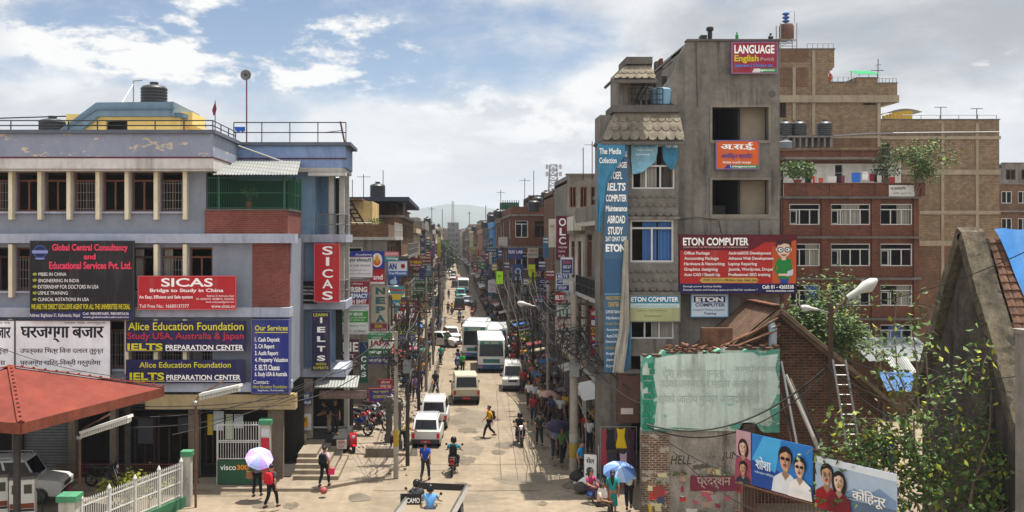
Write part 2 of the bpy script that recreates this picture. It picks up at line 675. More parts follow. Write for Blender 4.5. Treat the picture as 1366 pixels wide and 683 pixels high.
YELL = mat('ochre_yellow_plaster',rgb(238,205,128),0.85,0.08,0.6,stain=0.25,stain_col=(0.35,0.22,0.08))
SLATE = mat('slate_blue_band',rgb(112,134,150),0.85,0.1,0.6,stain=0.4)
REDLINE = paint(86,36,44)
BRICKR = mat('red_brick',rgb(122,68,60),0.9,0.2,1.0,brick=(rgb(116,52,48),rgb(120,92,84),0.25,0.085,0.010),stain=0.25)
BRICKO = mat('orange_red_brick',rgb(116,64,44),0.9,0.3,0.7,brick=(rgb(92,50,36),rgb(96,74,58),0.25,0.085,0.011),stain=0.55)
BRICKT = mat('tan_brick',rgb(146,124,97),0.92,0.22,0.5,brick=(rgb(122,100,76),rgb(108,92,74),0.34,0.15,0.022),stain=0.5)
BRICKB = mat('brown_brick',rgb(122,84,60),0.92,0.28,0.8,brick=(rgb(98,64,46),rgb(100,88,70),0.25,0.085,0.014),stain=0.6)
BRICKD = mat('old_dark_brick',rgb(96,62,48),0.95,0.35,0.9,brick=(rgb(70,48,40),rgb(84,76,66),0.24,0.08,0.014),stain=0.6)
WOOD = mat('brown_window_wood',rgb(104,66,48),0.7,0.2,2.0)
WOOD_D = mat('dark_wood',rgb(60,42,34),0.8,0.25,2.0)
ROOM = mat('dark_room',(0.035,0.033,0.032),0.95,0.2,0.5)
ROOM_G = mat('dim_room_plaster',rgb(150,138,120),0.95,0.12,0.4)
IRON = flat('black_iron',(0.03,0.03,0.033),0.5,0.6)
GRILLE = flat('grey_grille',rgb(126,122,120),0.6,0.4)
PIPE = flat('galvanised_pipe',rgb(150,150,150),0.45,0.7)
RUSTPIPE = mat('rusty_pipe',rgb(98,70,56),0.8,0.3,3.0)
TANKB = flat('black_tank_plastic',(0.022,0.023,0.026),0.45,0,0.5)
GREENP = flat('dark_green_paint',rgb(30,84,58),0.6)
TIN = mat('grey_tin_sheet',rgb(140,142,140),0.55,0.12,0.6,metal=0.35,corr=2.2)
TINR = mat('rusty_tin_sheet',rgb(92,72,58),0.8,0.45,0.9,corr=2.0,stain=0.6,stain_col=rgb(70,44,34))
WHITEF = flat('white_window_frame',rgb(196,196,192),0.6)
SHUT = mat('rolled_shutter',rgb(110,112,112),0.6,0.15,0.6,metal=0.4,corr=0.01,stain=0.4)
CURT_G = flat('grey_curtain',rgb(150,146,138),0.95)
CURT_B = flat('blue_curtain',rgb(70,110,165),0.95)
WIREM = flat('black_cable_sheath',(0.018,0.018,0.018),0.6)
LAMPW = flat('white_lamp_housing',rgb(186,186,182),0.4)
POLEC = mat('pole_concrete',rgb(140,132,122),0.9,0.2,1.4,stain=0.5)
POLED = mat('dark_metal_pole',rgb(62,58,56),0.7,0.3,2.0,metal=0.3)
#ground, road, pavements, hills
mb = MB()
mb.quad((-6000,-60,-0.012),(6000,-60,-0.012),(6000,12000,-0.012),(-6000,12000,-0.012))
structure(mb,'ground',DUST)
YF = 520.0
def kl(y):
 return-1.95+(y-46)/44*1.15 if y<90 else-0.8+min(1,(y-90)/200)*0.3
def kr(y):
 return 5.35 if y<60 else 5.25
mb = MB()
ys =[43.5,46,60,90,150,290,YF]
for a,b in zip(ys,ys[1:]):
 mb.quad((kl(a),a,0.004),(kr(a),a,0.004),(kr(b),b,0.004),(kl(b),b,0.004))
structure(mb,'road',ROAD)
mb = MB()
mb.quad((-60,18,0.0),(60,18,0.0),(60,43.5,0.0),(-60,43.5,0.0))
structure(mb,'crossing_road',ROAD)
mb = MB()
rr = random.Random(5)
for(u,v,w,l)in((560,628,3.2,.06),(650,620,6,.05),(610,655,7,.06)):
 c = G(u,v)
 pts =[(c.x+(i-5)*w/10,c.y+rr.uniform(-.06,.06))for i in range(11)]
 for a,b in zip(pts,pts[1:]):
  mb.quad((a[0],a[1],.009),(b[0],b[1],.009),(b[0],b[1]+l,.009),(a[0],a[1]+l,.009))
for(u0,v0,u1,v1,w)in((662,520,668,640,.028),(676,520,690,640,.024),(590,505,560,640,.03)):
 a,b = G(u0,v0),G(u1,v1)
 for i in range(12):
  t0,t1 = i/12,(i+1)/12
  j0,j1 = rr.uniform(-.03,.03),rr.uniform(-.03,.03)
  p,q = a.lerp(b,t0),a.lerp(b,t1)
  mb.quad((p.x+j0,p.y,.0135),(p.x+w+j0,p.y,.0135),(q.x+w+j1,q.y,.0135),(q.x+j1,q.y,.0135))
structure(mb,'road_tar_seams',mat('tar_seam',(0.07,0.06,0.05),0.9,0.3,2.0))  # thin dark lines painted on the road as shadows of cables
mb = MB()
for(u,v,rx,ry)in((630,560,1.6,3.0),(700,640,1.4,1.0),(600,665,2.2,.8),(648,470,1.2,6),(625,600,.9,1.6)):
 c = G(u,v)
 vs =[(c.x+rx*math.cos(a)*rr.uniform(.7,1.1),c.y+ry*math.sin(a)*rr.uniform(.7,1.1),.0065)for a in[i*math.pi/9 for i in range(18)]]
 mb.add(vs,[tuple(range(18))])
structure(mb,'road_patches',mat('road_patch',(0.165,0.138,0.105),0.92,0.2,0.7))
mb = MB()
for i in range(26):
 y = 38+70*rr.random()**1.6
 x,sz = rr.uniform(-1.6,4.9)if y>44 else rr.uniform(-9,6),rr.uniform(.15,.75)
 n = 14
 mb.add([(x+sz*math.cos(i_*6.2832/n)*rr.uniform(.55,1.1),y+1.5*sz*math.sin(i_*6.2832/n)*rr.uniform(.55,1.1),.0085+i*.0002)for i_ in range(n)],[tuple(range(n))])
structure(mb,'road_repairs',mat('dark_road_repair',(.125,.105,.08),.92,.35,1.6))
XL,XR = -4.9,6.75
for nm,side in(('pavement',-1),('pavement',1)):
 mb,kb = MB(),MB()
 yl =[47,60,75,90,150,290,YF]if side<0 else[52,60,90,150,290,YF]
 for a,b in zip(yl,yl[1:]):
  if side<0:
   p =[(-30 if a<0 else XL-.3,a),(kl(a)-.18,a),(kl(b)-.18,b),(XL-.3,b)]
   k =[(kl(a)-.18,a),(kl(a),a),(kl(b),b),(kl(b)-.18,b)]
  else:
   p =[(kr(a)+.18,a),(9.9,a),(9.9,b),(kr(b)+.18,b)]
   k =[(kr(a),a),(kr(a)+.18,a),(kr(b)+.18,b),(kr(b),b)]
  mb.prism(p,-.05,.13,'Z')
  kb.prism(k,-.05,.145,'Z')
 structure(mb,nm,PAVE)
 structure(kb,'kerb',KERB)
mb = MB()
mb.prism([(-60,40.4),(-5.6,40.4),(-2.9,42.5),(-2.15,46.4),(-5.2,46.9),(-5.2,48),(-60,48)],-.05,.13,'Z')
structure(mb,'forecourt_pavement',PAVE)
mb = MB()
mb.prism([(5.4,44),(9,39.5),(9,52),(5.4,52)],-.05,.10,'Z')
structure(mb,'corner_pavement',PAVE)
mb = MB()
HILLM = mat('hill_forest',(0.06,0.075,0.055),0.95,0.3,0.004)
nx = 60
prev = None
hx =[-2600+6200*i/nx for i in range(nx+1)]
def ridge(x,dist,peaks,base):
 z = base
 for(u,v,w)in peaks:
  z = max(z,(Z(v,dist))*math.exp(-((x-X(u,dist))/w)**2))
 return z+9*math.sin(x*.013)+5*math.sin(x*.041+1)
for dist,peaks,base in((4200,((598,272,420),(690,296,300),(480,290,500)),60),):
 rows =[]
 for j,(f,g)in enumerate(((0.0,-900),(0.45,-520),(0.8,-220),(1.0,0),(.6,500),(0,1200))):
  rows.append([(x,dist+g+60*math.sin(x*.006+j),f*ridge(x,dist,peaks,base)+(14*math.sin(x*.02+j*2)if 0<f<1 else 0)-(1 if f==0 else 0))for x in hx])
 n0 = len(mb.v)
 vs =[p for r in rows for p in r]
 w = nx+1
 fs =[(j*w+i,j*w+i+1,(j+1)*w+i+1,(j+1)*w+i)for j in range(len(rows)-1)for i in range(nx)]
 mb.add(vs,fs)
structure(mb,'hills',HILLM,smooth=True)
hb = MB()
hb.box(-5200,5200,-25,6200,-3.0,190)
hm = bpy.data.materials.new('haze_air')
hm.use_nodes = True
nt = hm.node_tree
nt.nodes.clear()
ho = nt.nodes.new('ShaderNodeOutputMaterial')
pv = nt.nodes.new('ShaderNodeVolumePrincipled')
pv.inputs['Color'].default_value =(0.80,0.88,1.0,1)
pv.inputs['Density'].default_value = HAZE_DENSITY if 'HAZE_DENSITY' in globals()else 0.00022
pv.inputs['Anisotropy'].default_value = 0.2
nt.links.new(pv.outputs[0],ho.inputs['Volume'])
hz = hb.build('haze',hm)
hz['kind'] = 'stuff'
#building pieces
def window(par,x0,x1,z0,z1,y,frame=WOOD,leaves=2,transom=0.0,grille=False,curtain=None,deep=0.10,fw=0.07,axis='Y',sgn=1,open_leaf=None,name='window',glass=True):
 """a window set in an opening: frame, sub-part pane, grille, curtain. axis 'Y': faces -Y; axis 'X': lies in a wall x = y, sgn the way it faces"""
 def bx(m,a,b,d0,d1,c,e,k=0):
  if axis=='Y':m.box(a,b,y+d0,y+d1,c,e,k)
  else:m.box(y-sgn*d0,y-sgn*d1,a,b,c,e,k)
 org = par.location
 fm = MB()
 bx(fm,x0,x1,deep,deep+.07,z1-fw,z1)
 bx(fm,x0,x1,deep,deep+.07,z0,z0+fw)
 bx(fm,x0,x0+fw,deep+.001,deep+.069,z0+fw,z1-fw)
 bx(fm,x1-fw,x1,deep+.001,deep+.069,z0+fw,z1-fw)
 zt = z1-transom if transom else z1
 if transom:
  bx(fm,x0+fw,x1-fw,deep+.002,deep+.068,zt-fw/2,zt+fw/2)
 for i in range(1,leaves):
  xm = x0+(x1-x0)*i/leaves
  bx(fm,xm-fw/2,xm+fw/2,deep+.003,deep+.067,z0+fw,zt-(fw/2 if transom else fw))
 if open_leaf:
  for(xh,dr)in open_leaf:
   wl =(x1-x0)/leaves*.9
   a = R(62)
   for(p0,p1,q0,q1)in((0,1,z0+fw,z0+2*fw),(0,1,zt-2*fw,zt-fw),(0,.12,z0+2*fw,zt-2*fw),(.88,1,z0+2*fw,zt-2*fw)):
    e0,e1 = p0*wl,p1*wl
    A =(xh+dr*math.cos(a)*e0,y+deep-math.sin(a)*e0)
    B =(xh+dr*math.cos(a)*e1,y+deep-math.sin(a)*e1)
    fm.beam((A[0],A[1],(q0+q1)/2),(B[0],B[1],(q0+q1)/2),.04,q1-q0)
 w = fm.build(name,frame,par,org)
 if glass:
  gm = MB()
  bx(gm,x0+fw*.8,x1-fw*.8,deep+.03,deep+.036,z0+fw*.8,z1-fw*.8)
  gm.build('pane',GLASS,w)
 if grille:
  gr = MB()
  n = max(3,int((x1-x0)/.11))
  for i in range(1,n):
   xx = x0+(x1-x0)*i/n
   bx(gr,xx-.009,xx+.009,deep-.035,deep-.015,z0+.02,zt-.02)
  for zz in(z0+.12,z0+(zt-z0)*.36,z0+(zt-z0)*.62,zt-.12):
   bx(gr,x0,x1,deep-.03,deep-.02,zz-.01,zz+.01)
  gr.build('grille',GRILLE,w,org)
  w.children[-1].location =(0,0,0)
 if curtain:
  cm = MB()
  n = 14
  for(c0,c1)in curtain[1]:
   a,b = x0+(x1-x0)*c0,x0+(x1-x0)*c1
   for i in range(n):
    s0,s1 = a+(b-a)*i/n,a+(b-a)*(i+1)/n
    d0 = deep+.16+.03*math.sin(i*1.9)
    bx(cm,s0,s1,d0,d0+.02,z0+.02,z1-.03)
  cm.build('curtain',curtain[0],w,org)
 return w
def railing(par,a,b,h=0.95,name='railing',m=IRON,posts=6,rails=2,bars=False,r=.025):
 """a pipe railing from a to b"""
 a,b = Vector(a),Vector(b)
 mb = MB()
 for i in range(posts+1):
  p = a.lerp(b,i/posts)
  mb.tube([p,p+Vector((0,0,h))],r,6)
 for j in range(rails):
  z = h*(1-j*(.5 if rails==2 else 1.0/rails))
  mb.tube([a+Vector((0,0,z)),b+Vector((0,0,z))],r,6)
 if bars:
  n = int((b-a).length/.14)
  for i in range(1,n):
   p = a.lerp(b,i/n)
   mb.tube([p,p+Vector((0,0,h))],.009,4)
 return mb.build(name,m,par,par.location if par else None)
def tank(name,label,loc,r=.62,h=1.35,m=TANKB,group=None,legs=False):
 """a ribbed plastic water tank with neck and lid"""
 t = thing(name,label,'water tank',loc,0,group)
 prof =[(r*.97,0)]
 n = 6
 for i in range(n):
  z0 = h*.86*i/n
  dz = h*.86/n
  prof+=[(r*.95,z0+dz*.12),(r,z0+dz*.3),(r,z0+dz*.8),(r*.95,z0+dz*.98)]
 prof+=[(r*.86,h*.93),(r*.45,h)]
 MB().lathe(prof,n=24).build('tank_body',m,t,smooth=True)
 MB().lathe([(r*.30,h-.03),(r*.30,h+.07),(r*.33,h+.07),(r*.33,h+.13),(r*.05,h+.15)],n=16).build('lid',m,t,smooth=True)
 return t
#the blue corner building (facade 42 m away)
D1,D2 = 42.0,46.6
k1 = D1/F
bb = thing('corner_building','lilac blue office block with cream fins, covered in education signboards','building',(X(300,D1),D1,0))
BO = bb.location
LX = -26.0
x_ = lambda u:X(u,D1)
z_ = lambda v:Z(v,D1)
XE = X(386,D1)
XC = X(275,D1)
XS = X(463,D2)
zS1,zS2,zS3 = z_(318),z_(416),z_(515)
fins =[18+38.5*i for i in range(-7,7)]
bay = 38.5
w = MB()
h_top,h_mid,h_low =[],[],[]
for i in range(-6,7):
 c = 18+bay*i
 if c<240:h_top.append((x_(c+4),x_(c+bay-4),z_(282),z_(228)))
 if c<320:h_mid.append((x_(c+4),x_(c+bay-4),z_(388),z_(330)))
 if c<320:h_low.append((x_(c+4),x_(c+bay-4),z_(492),z_(428)))
w.holes(LX,XC,zS1,z_(226),D1,D1+.24,h_top,0)
w.holes(LX,X(337,D1),zS2,zS1,D1,D1+.24,h_mid,0)
w.holes(LX,XE,zS3,zS2,D1,D1+.24,h_low,0)
w.box(XC-.24,XC,D1+.241,D2,zS1,z_(226),0)
w.box(XE-.24,XE,D1+.241,D2+6,zS3,zS1,0)
w.build('front_wall',LILAC,bb,BO)
MB().box(X(337,D1)+.001,XE-.001,D1-.05,D1+.2,zS2+.2,zS1-.2).build('brick_panel',BRICKR,bb,BO)
r = MB()
for z0,z1,xe in((zS1,z_(226),XC),(zS2,zS1,XE),(zS3,zS2,XE)):
 r.box(LX,xe-.3,D1+3.2,D1+3.3,z0+.16,z1-.02)
 r.box(LX,xe-.3,D1+.25,D1+3.2,z0+.15,z0+.2)
 r.box(LX,xe-.3,D1+.25,D1+3.2,z1-.21,z1-.16)
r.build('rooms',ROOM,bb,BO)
w2 = MB()
X2 = X(420,D2)
w2.box(XC,X2,D2,D2+.25,zS3,Z(222,D2)-.3)
w2.box(X2-.25,X2,D2+.251,D2+2.6,zS3,Z(222,D2)-.3)
w2.box(X2+.001,X(440,D2),D2+2.2,D2+2.4,zS3,Z(222,D2)-.3)
w2.build('wing_wall',STEEL,bb,BO)
c2 = MB()
for(u,y)in((441,D2+.25),(455,D2+.25),(458,D2+1.4)):
 c2.box(X(u,D2)-.12,X(u,D2)+.12,y,y+.24,zS2+.2,Z(222,D2)-.3)
for y in(D2+2.3,):
 c2.box(XS-.4,XS-.16,y,y+.24,0.2,Z(222,D2)-.3)
c2.build('balcony_column',CONC_L,bb,BO)
bw = MB()
bw.box(X2+.3,XS-.5,D2+2.42,D2+2.5,zS3+.3,Z(222,D2)-.4)
bw.build('inner_wall',ROOM,bb,BO)
for zc,e in((zS1,395),(zS2,470),(zS3,470)):
 s = MB()
 hh = .20
 s.box(LX,X(e if zc==zS1 else 388,D1),D1-.35,D1+.6,zc-hh,zc+hh)
 s.box(XE-.3,XS,D2-.55,D2+2.6,zc-hh+.01,zc+hh-.01)
 s.build('floor_slab',SLABL,bb,BO)
zt,zb = z_(181),z_(226)
p = MB()
XP = x_(290)
p.box(LX,XP,D1-.75,D1-.55,z_(211),zt)
p.box(XP-.2,XP,D1-.549,D2-.6,z_(211),zt)
p.build('parapet',LILAC_P,bb,BO)
p = MB()
p.box(LX,XP+.02,D1-.77,D1-.5,z_(213),z_(211)-.002)
p.box(XP-.15,XP+.02,D1-.5,D2-.6,z_(213),z_(211)-.002)
p.box(X(313,D2)-.05,XS+.04,D2-.64,D2-.4,Z(213.5,D2),Z(212,D2))
p.build('red_line',REDLINE,bb,BO)
p = MB()
p.box(LX,XP,D1-.75,D1-.45,zb-.02,z_(213)-.002)
p.box(XP-.2,XP,D1-.449,D2-.6,zb-.02,z_(213)-.002)
p.build('lower_band',GREYBAND,bb,BO)
p = MB()
p.box(LX,XP+.12,D1-.9,D1-.4,zt+.003,zt+.16)
p.box(XP-.35,XP+.12,D1-.399,D2-.5,zt+.003,zt+.16)
ztw = Z(196,D2)
p.box(X(313,D2)-.2,XS+.25,D2-.75,D2-.3,ztw+.003,ztw+.16)
p.box(XS-.15,XS+.25,D2-.299,D2+2.6,ztw+.003,ztw+.16)
p.build('coping',mat('dark_coping',rgb(92,98,110),.9,.15,.8),bb,BO)
p = MB()
p.box(LX,XP,D1-.7,D2+12,zb-.12,zb-.025)
p.box(XC,XS-.05,D2-.58,D2+2.6,Z(222,D2)-.3,Z(222,D2)-.12)
p.build('roof_slab',CONC_L,bb,BO)
p = MB()
p.box(X(313,D2)-.1,XS,D2-.6,D2-.4,Z(222,D2)-.1,ztw)
p.box(XS-.2,XS,D2-.399,D2+2.6,Z(222,D2)-.1,ztw)
p.build('wing_parapet',mat('wing_plaster',rgb(126,146,184),.88,.12,.6,stain=.5,peel=.10,peel_col=rgb(200,186,160)),bb,BO)
p = MB()
p.box(X(413,D2),XS-.02,D2-.55,D2+.1,Z(232,D2)-.12,Z(222,D2)-.31)
p.build('peeling_lintel',GREYBAND,bb,BO)
for(us,va,vb)in(([c for c in fins if c<260],226.5,293),([c for c in fins if c<330],326,396),([c for c in fins if c<330],425,497)):
 for c in us:
  MB().box(x_(c-2.6),x_(c+2.6),D1-.32,D1-.002,z_(vb),z_(va)).build('fin',CREAM,bb,BO)
rr = random.Random(3)
for hs in(h_top,h_mid,h_low):
 for(a,b,c,e)in hs:
  cu =(.0,)
  window(bb,a,b,c,e,D1,WOOD if rr.random()<.85 else WOOD_D,2,transom=.42,grille=rr.random()<.65,curtain=(CURT_G,((.08,.45),))if rr.random()<.3 else None,deep=.12,fw=.075)
sl = MB()
for hs in(h_top,h_mid,h_low):
 for(a,b,c,e)in hs:
  sl.box(a-.05,b+.05,D1-.12,D1-.003,c-.09,c-.01)
sl.build('window_sills',SLABL,bb,BO)
b = MB()
XB = x_(385)
b.box(XC+.002,XB,D1-.2,D1-.03,zS1+.201,z_(281))
b.box(XB-.17,XB,D1-.029,D1+3.6,zS1+.201,z_(281))
b.build('brick_balcony',BRICKR,bb,BO)
b = MB()
b.box(XC+.002,XB+.05,D1-.25,D1+.02,z_(281)+.001,z_(281)+.07)
b.box(XB-.22,XB+.05,D1+.021,D1+3.65,z_(281)+.001,z_(281)+.07)
b.build('balcony_coping',CONC_D,bb,BO)
zc0,zc1 = z_(281)+.07,z_(236)
g = MB()
for(u,y)in((293,D1-.1),(380,D1-.1),(384,D1+1.7),(384,D1+3.5)):
 g.box(x_(u)-.05,x_(u)+.05,y-.05,y+.05,zc0,zc1+.1)
n = 46
for i in range(n):
 xx = x_(278)+(x_(381)-x_(278))*i/(n-1)
 g.box(xx-.008,xx+.008,D1-.11,D1-.095,zc0,zc1)
for i in range(22):
 yy = D1+3.4*i/21
 g.box(x_(384)-.01,x_(384)+.005,yy-.008,yy+.008,zc0,zc1)
for zz in(zc0+.05,(zc0+zc1)/2,zc1-.05):
 g.box(x_(277),x_(384),D1-.12,D1-.09,zz-.018,zz+.018)
 g.box(x_(384)-.015,x_(384)+.01,D1-.09,D1+3.5,zz-.018,zz+.018)
g.build('cage',GREENP,bb,BO)
g = MB()
g.box(XC,XC+.05,D1+.26,D2,zc0-.5,zc1+.3)
g.box(XC+.06,X(397,D2),D2-.07,D2-.003,zc0-.6,zc1+.1)
g.build('green_door_wall',mat('dark_green_boards',rgb(26,62,54),.7,.2,1.0),bb,BO)
t = MB()
A,B_,C_,E_ = Vector((x_(288),D1-.75,z_(235))),Vector((x_(400),D1-.75,z_(235))),Vector((X(404,D2),D2-.7,Z(224.5,D2)+.3)),Vector((X(300,D2),D2-.7,Z(224.5,D2)+.3))
nn = 56
for i in range(nn):
 a,c = A.lerp(B_,i/nn),A.lerp(B_,(i+1)/nn)
 e,f = E_.lerp(C_,i/nn),E_.lerp(C_,(i+1)/nn)
 o = Vector((0,0,.035*(i%2)))
 o2 = Vector((0,0,.035*((i+1)%2)))
 t.quad(a+o,c+o2,f+o2,e+o)
t.build('tin_roof',TIN,bb,BO)
for zz in(zS1+.2,zS2+.2):
 railing(bb,(X(420,D2)+.1,D2+.1,zz),(XS-.1,D2+.1,zz),.95,'balcony_railing',GRILLE,3,2,True)
 railing(bb,(XS-.1,D2+.1,zz),(XS-.1,D2+2.5,zz),.95,'balcony_railing',GRILLE,2,2,True)
zr = zt+.16
railing(bb,(LX,D1-.6,zr),(XP-.05,D1-.6,zr),.42,'roof_railing',IRON,13,2)
railing(bb,(XP-.05,D1-.6,zr),(XP-.05,D2-.8,zr),.42,'roof_railing',IRON,3,2)
railing(bb,(X(315,D2),D2-.5,ztw+.16),(XS,D2-.5,ztw+.16),.95,'roof_railing',IRON,4,2)
DS = 45.0
s = MB()
s.holes(X(88,DS),X(240,DS),Z(186,DS),Z(152,DS),DS,DS+.2,[(X(141,DS),X(170,DS),Z(186,DS),Z(161,DS))])
s.box(X(240,DS)-.2,X(240,DS),DS+.2,DS+4,Z(186,DS),Z(150,DS))
s.box(X(100,DS),X(240,DS)-.3,DS+1.5,DS+1.6,Z(186,DS),Z(152,DS),1)
s.build('stair_house',[YELL,ROOM],bb,BO)
s = MB()
zz = lambda v:Z(v,DS)
xx = lambda u:X(u,DS)
s.prism([(xx(70),zz(184)),(xx(132),zz(138)),(xx(234),zz(137)),(xx(234),zz(156)),(xx(134),zz(156)),(xx(98),zz(186)),(xx(76),zz(188))],DS-.35,DS+4.4,'Y')
s.build('slate_roof_band',SLATE,bb,BO)
s = MB()
s.prism([(xx(74),zz(181)),(xx(133),zz(145.5)),(xx(236),zz(144.5)),(xx(236),zz(147)),(xx(133.5),zz(148)),(xx(79),zz(182.5))],DS-.42,DS-.352,'Y')
s.box(xx(234)+.002,xx(246),DS-.2,DS+4,zz(157),zz(151))
s.build('roof_moulding',mat('slate_moulding',rgb(96,116,132),.85,.1,.6),bb,BO)
s = MB()
s.box(xx(236),xx(252),DS+.6,DS+3,zz(156)-.3,zz(150)+.1)
s.build('side_ledge',YELL,bb,BO)
zgt = zS3-.2
gm = MB()
gm.box(LX,XE+.1,D1+3.4,D1+3.6,.13,zgt)
gm.box(LX,XE,D1+.3,D1+3.4,.14,.18)
gm.build('shop_back_wall',mat('shop_interior',rgb(46,41,38),.95,.3,.8,stain=.5),bb,BO)
MB().box(X(196,D1),XE+.3,D1-.25,D1+.3,z_(545),z_(525)-.003).build('beige_beam',mat('beige_beam_plaster',rgb(168,148,112),.9,.15,.7,stain=.4),bb,BO)
for u,wd in((-60,10),(20,9),(95,9),(150,8),(258,14),(367,20)):
 MB().box(x_(u)-wd*k1/2,x_(u)+wd*k1/2,D1+.02,D1+.42,.13,z_(545)-.003).build('pillar',mat('grimy_pillar',rgb(112,100,88),.92,.25,.9,stain=.7),bb,BO)
MB().box(LX,X(196,D1)-.01,D1-.2,D1+.3,z_(538),z_(525)-.003).build('lintel',CONC_D,bb,BO)
for(u0,u1,v0,v1)in((28,88,548,640),):
 m = MB()
 for i in range(24):
  a = z_(v1)+(z_(v0)-z_(v1))*i/24
  b_ = z_(v1)+(z_(v0)-z_(v1))*(i+.8)/24
  m.box(x_(u0),x_(u1),D1+.35+(i%2)*.01,D1+.38+(i%2)*.01,a,b_)
 m.build('rolling_shutter',SHUT,bb,BO)
for(u0,u1,v0,v1)in((160,200,560,630),(204,250,556,630),(268,300,556,625),(302,356,552,612)):
 window(bb,x_(u0),x_(u1),z_(v1),z_(v0),D1+.6,WOOD_D,3,transom=.5,deep=.1,name='shop_window')
for(u0,u1,v0,v1,kk)in((178,198,562,596,0),(280,294,552,578,1),(297,306,556,590,2),(272,279,556,584,3),(308,320,556,575,1),(232,246,560,580,0)):
 MB().box(x_(u0),x_(u1),D1+.62,D1+.66,z_(v1),z_(v0)).build('shop_poster',[paint(60,60,66),paint(196,206,214),paint(190,196,170),paint(196,170,60)][kk],bb,BO)
st = MB()
for i in range(5):
 st.box(X(398,D1)-.2,X(452,D1)-i*.28,D1-.2+i*.33,D1+4.2,.13+i*.17-(.0 if i else .0),.13+(i+1)*.17-.002)
st.build('entrance_steps',PAVE,bb,BO)
sw = MB()
sw.box(X(386,D2),X(418,D2),D2-.3,D2-.05,1.0,zS3-.3)
sw.build('poster_wall',mat('poster_wall_plaster',rgb(150,140,128),.9,.3,1.4,stain=.7),bb,BO)
sw = MB()
sw.box(X(386,D2),XS,D2+3,D2+3.1,.5,zS3-.3)
sw.box(X(386,D2),XS,D2-.3,D2+3,.5,.98)
sw.build('shop_room',ROOM,bb,BO)
ac = MB()
ac.prism([(D2-1.3,zS3-.55),(D2-.1,zS3-.18),(D2-.1,zS3-.23),(D2-1.3,zS3-.60)],X(424,D2),X(480,D2),'X')
ac.build('shop_awning',TIN,bb,BO)
tank('water_tank','black ribbed water tank on top of the yellow stair house',(X(195,DS),DS+1.2,zz(137)),.62,1.0)
tank('water_tank','black low water tank at the foot of the sloping slate roof',(X(70,45.5),45.5,zt+.2),.62,.95)
m = MB()
q = P(178,108,DS+1.2)
m.tube([P(163,137,DS),P(178,112,DS+1.2),q],.02)
m.tube([q,P(190,107,DS+1.2)],.03)
m.tube([q,P(178,137,DS+1.2)],.03)
solo(m,'tank_pipe',PIPE,'thin bent water pipe beside the tank on the stair house','pipe')
m = MB()
m.tube([P(-8,158,45.5),P(88,155,45.5),P(90,166,45.5)],.03)
solo(m,'overflow_pipe',IRON,'thin dark pipe running over the low roof tank','pipe')
fl = thing('flag','small dark red flag on a stick at the roof corner','flag',P(287,178,D1-.4))
m = MB();m.tube([(0,0,0),(0,0,1.4)],.02);m.build('stick',IRON,fl)
m = MB();m.slab([(0,0,1.36),(-.14,.02,1.0),(-.08,.03,.75),(.0,0,.82)],.006);m.slab([(0.005,0,1.36),(.06,.02,1.05),(.005,0,.8)],.006)
m.build('cloth',paint(128,40,44),fl)
an = thing('mast_antenna','round silver dish on a tall thin red mast above the roof','antenna',P(329,196,D2-.3))
zm =(196-103)*D2/F
m = MB();m.tube([(0,0,0),(0,0,zm+.1)],.035,8);m.build('mast',mat('mast_red',rgb(120,62,52),.7,.2,2),an)
m = MB();m.lathe([(.02,.10),(.14,.06),(.22,0),(.26,-.10),(.24,-.10),(.12,.02),(.02,.06)],(0,-.1,zm+.05),24,axis='Y');m.build('dish',PIPE,an,smooth=True)
m = MB();m.lathe([(.0,0),(.05,.02),(.05,.16),(0,.18)],(0,-.3,zm+.05),10,axis='Y');m.build('feed',IRON,an)
m = MB()
m.tube([P(461,196,D2),P(454,162,D2)],.05)
m.tube([P(430,177,D2),P(457,174,D2)],.018)
solo(m,'tilted_aerial',RUSTPIPE,'tilted dark aerial post with crossbar on the blue wing corner','antenna')
m = MB()
c = P(320,172,D2-.2)
m.slab([c+Vector(q)for q in((-.27,0,.1),(.25,.0,.1),(.24,.02,-.1),(.12,.01,-.16),(.04,.0,-.1),(-.06,0,-.17),(-.22,.01,-.08))],.02)
solo(m,'drying_cloth',paint(30,96,190),'blue cloth hung to dry on a roof line by the mast','laundry')
m = MB()
m.tube([P(313,193,D2-.9),P(400,224,D2-.9)],.045,8)
solo(m,'slanting_pipe',PIPE,'grey pipe slanting down from the roof corner to the tin roof','pipe')
def leafy(mb,c,r,n,size,rnd,k=0,squash=1.0):
 """n small leaf faces spread through a rough ball"""
 for _ in range(n):
  while True:
   q = Vector((rnd.uniform(-1,1),rnd.uniform(-1,1),rnd.uniform(-1,1)))
   if q.length<1:break
  p = Vector(c)+Vector((q.x*r,q.y*r,q.z*r*squash))
  d = Vector((rnd.gauss(0,1),rnd.gauss(0,1),rnd.gauss(0,.6)+.3)).normalized()
  e = d.orthogonal().normalized()
  e.rotate(Matrix.Rotation(rnd.uniform(0,6.28),3,d))
  g_ = d.cross(e)
  s_ = size*rnd.uniform(.6,1.3)
  mb.add([p-e*s_*.5,p+g_*s_*.28,p+e*s_*.6,p-g_*s_*.28],[(0,1,2,3)],k)
 return mb
LEAF = mat('green_leaf',(0.075,0.13,0.03),0.6,.35,2.5,spec=.35)
LEAF_D = mat('dark_green_leaf',(0.04,0.075,0.022),0.6,.35,2.0,spec=.35)
LEAF_Y = mat('yellow_green_leaf',(0.26,0.28,0.03),0.6,.3,2.0)
BARK = mat('bark',(0.13,0.10,0.075),.9,.3,4.0,bump=.5)
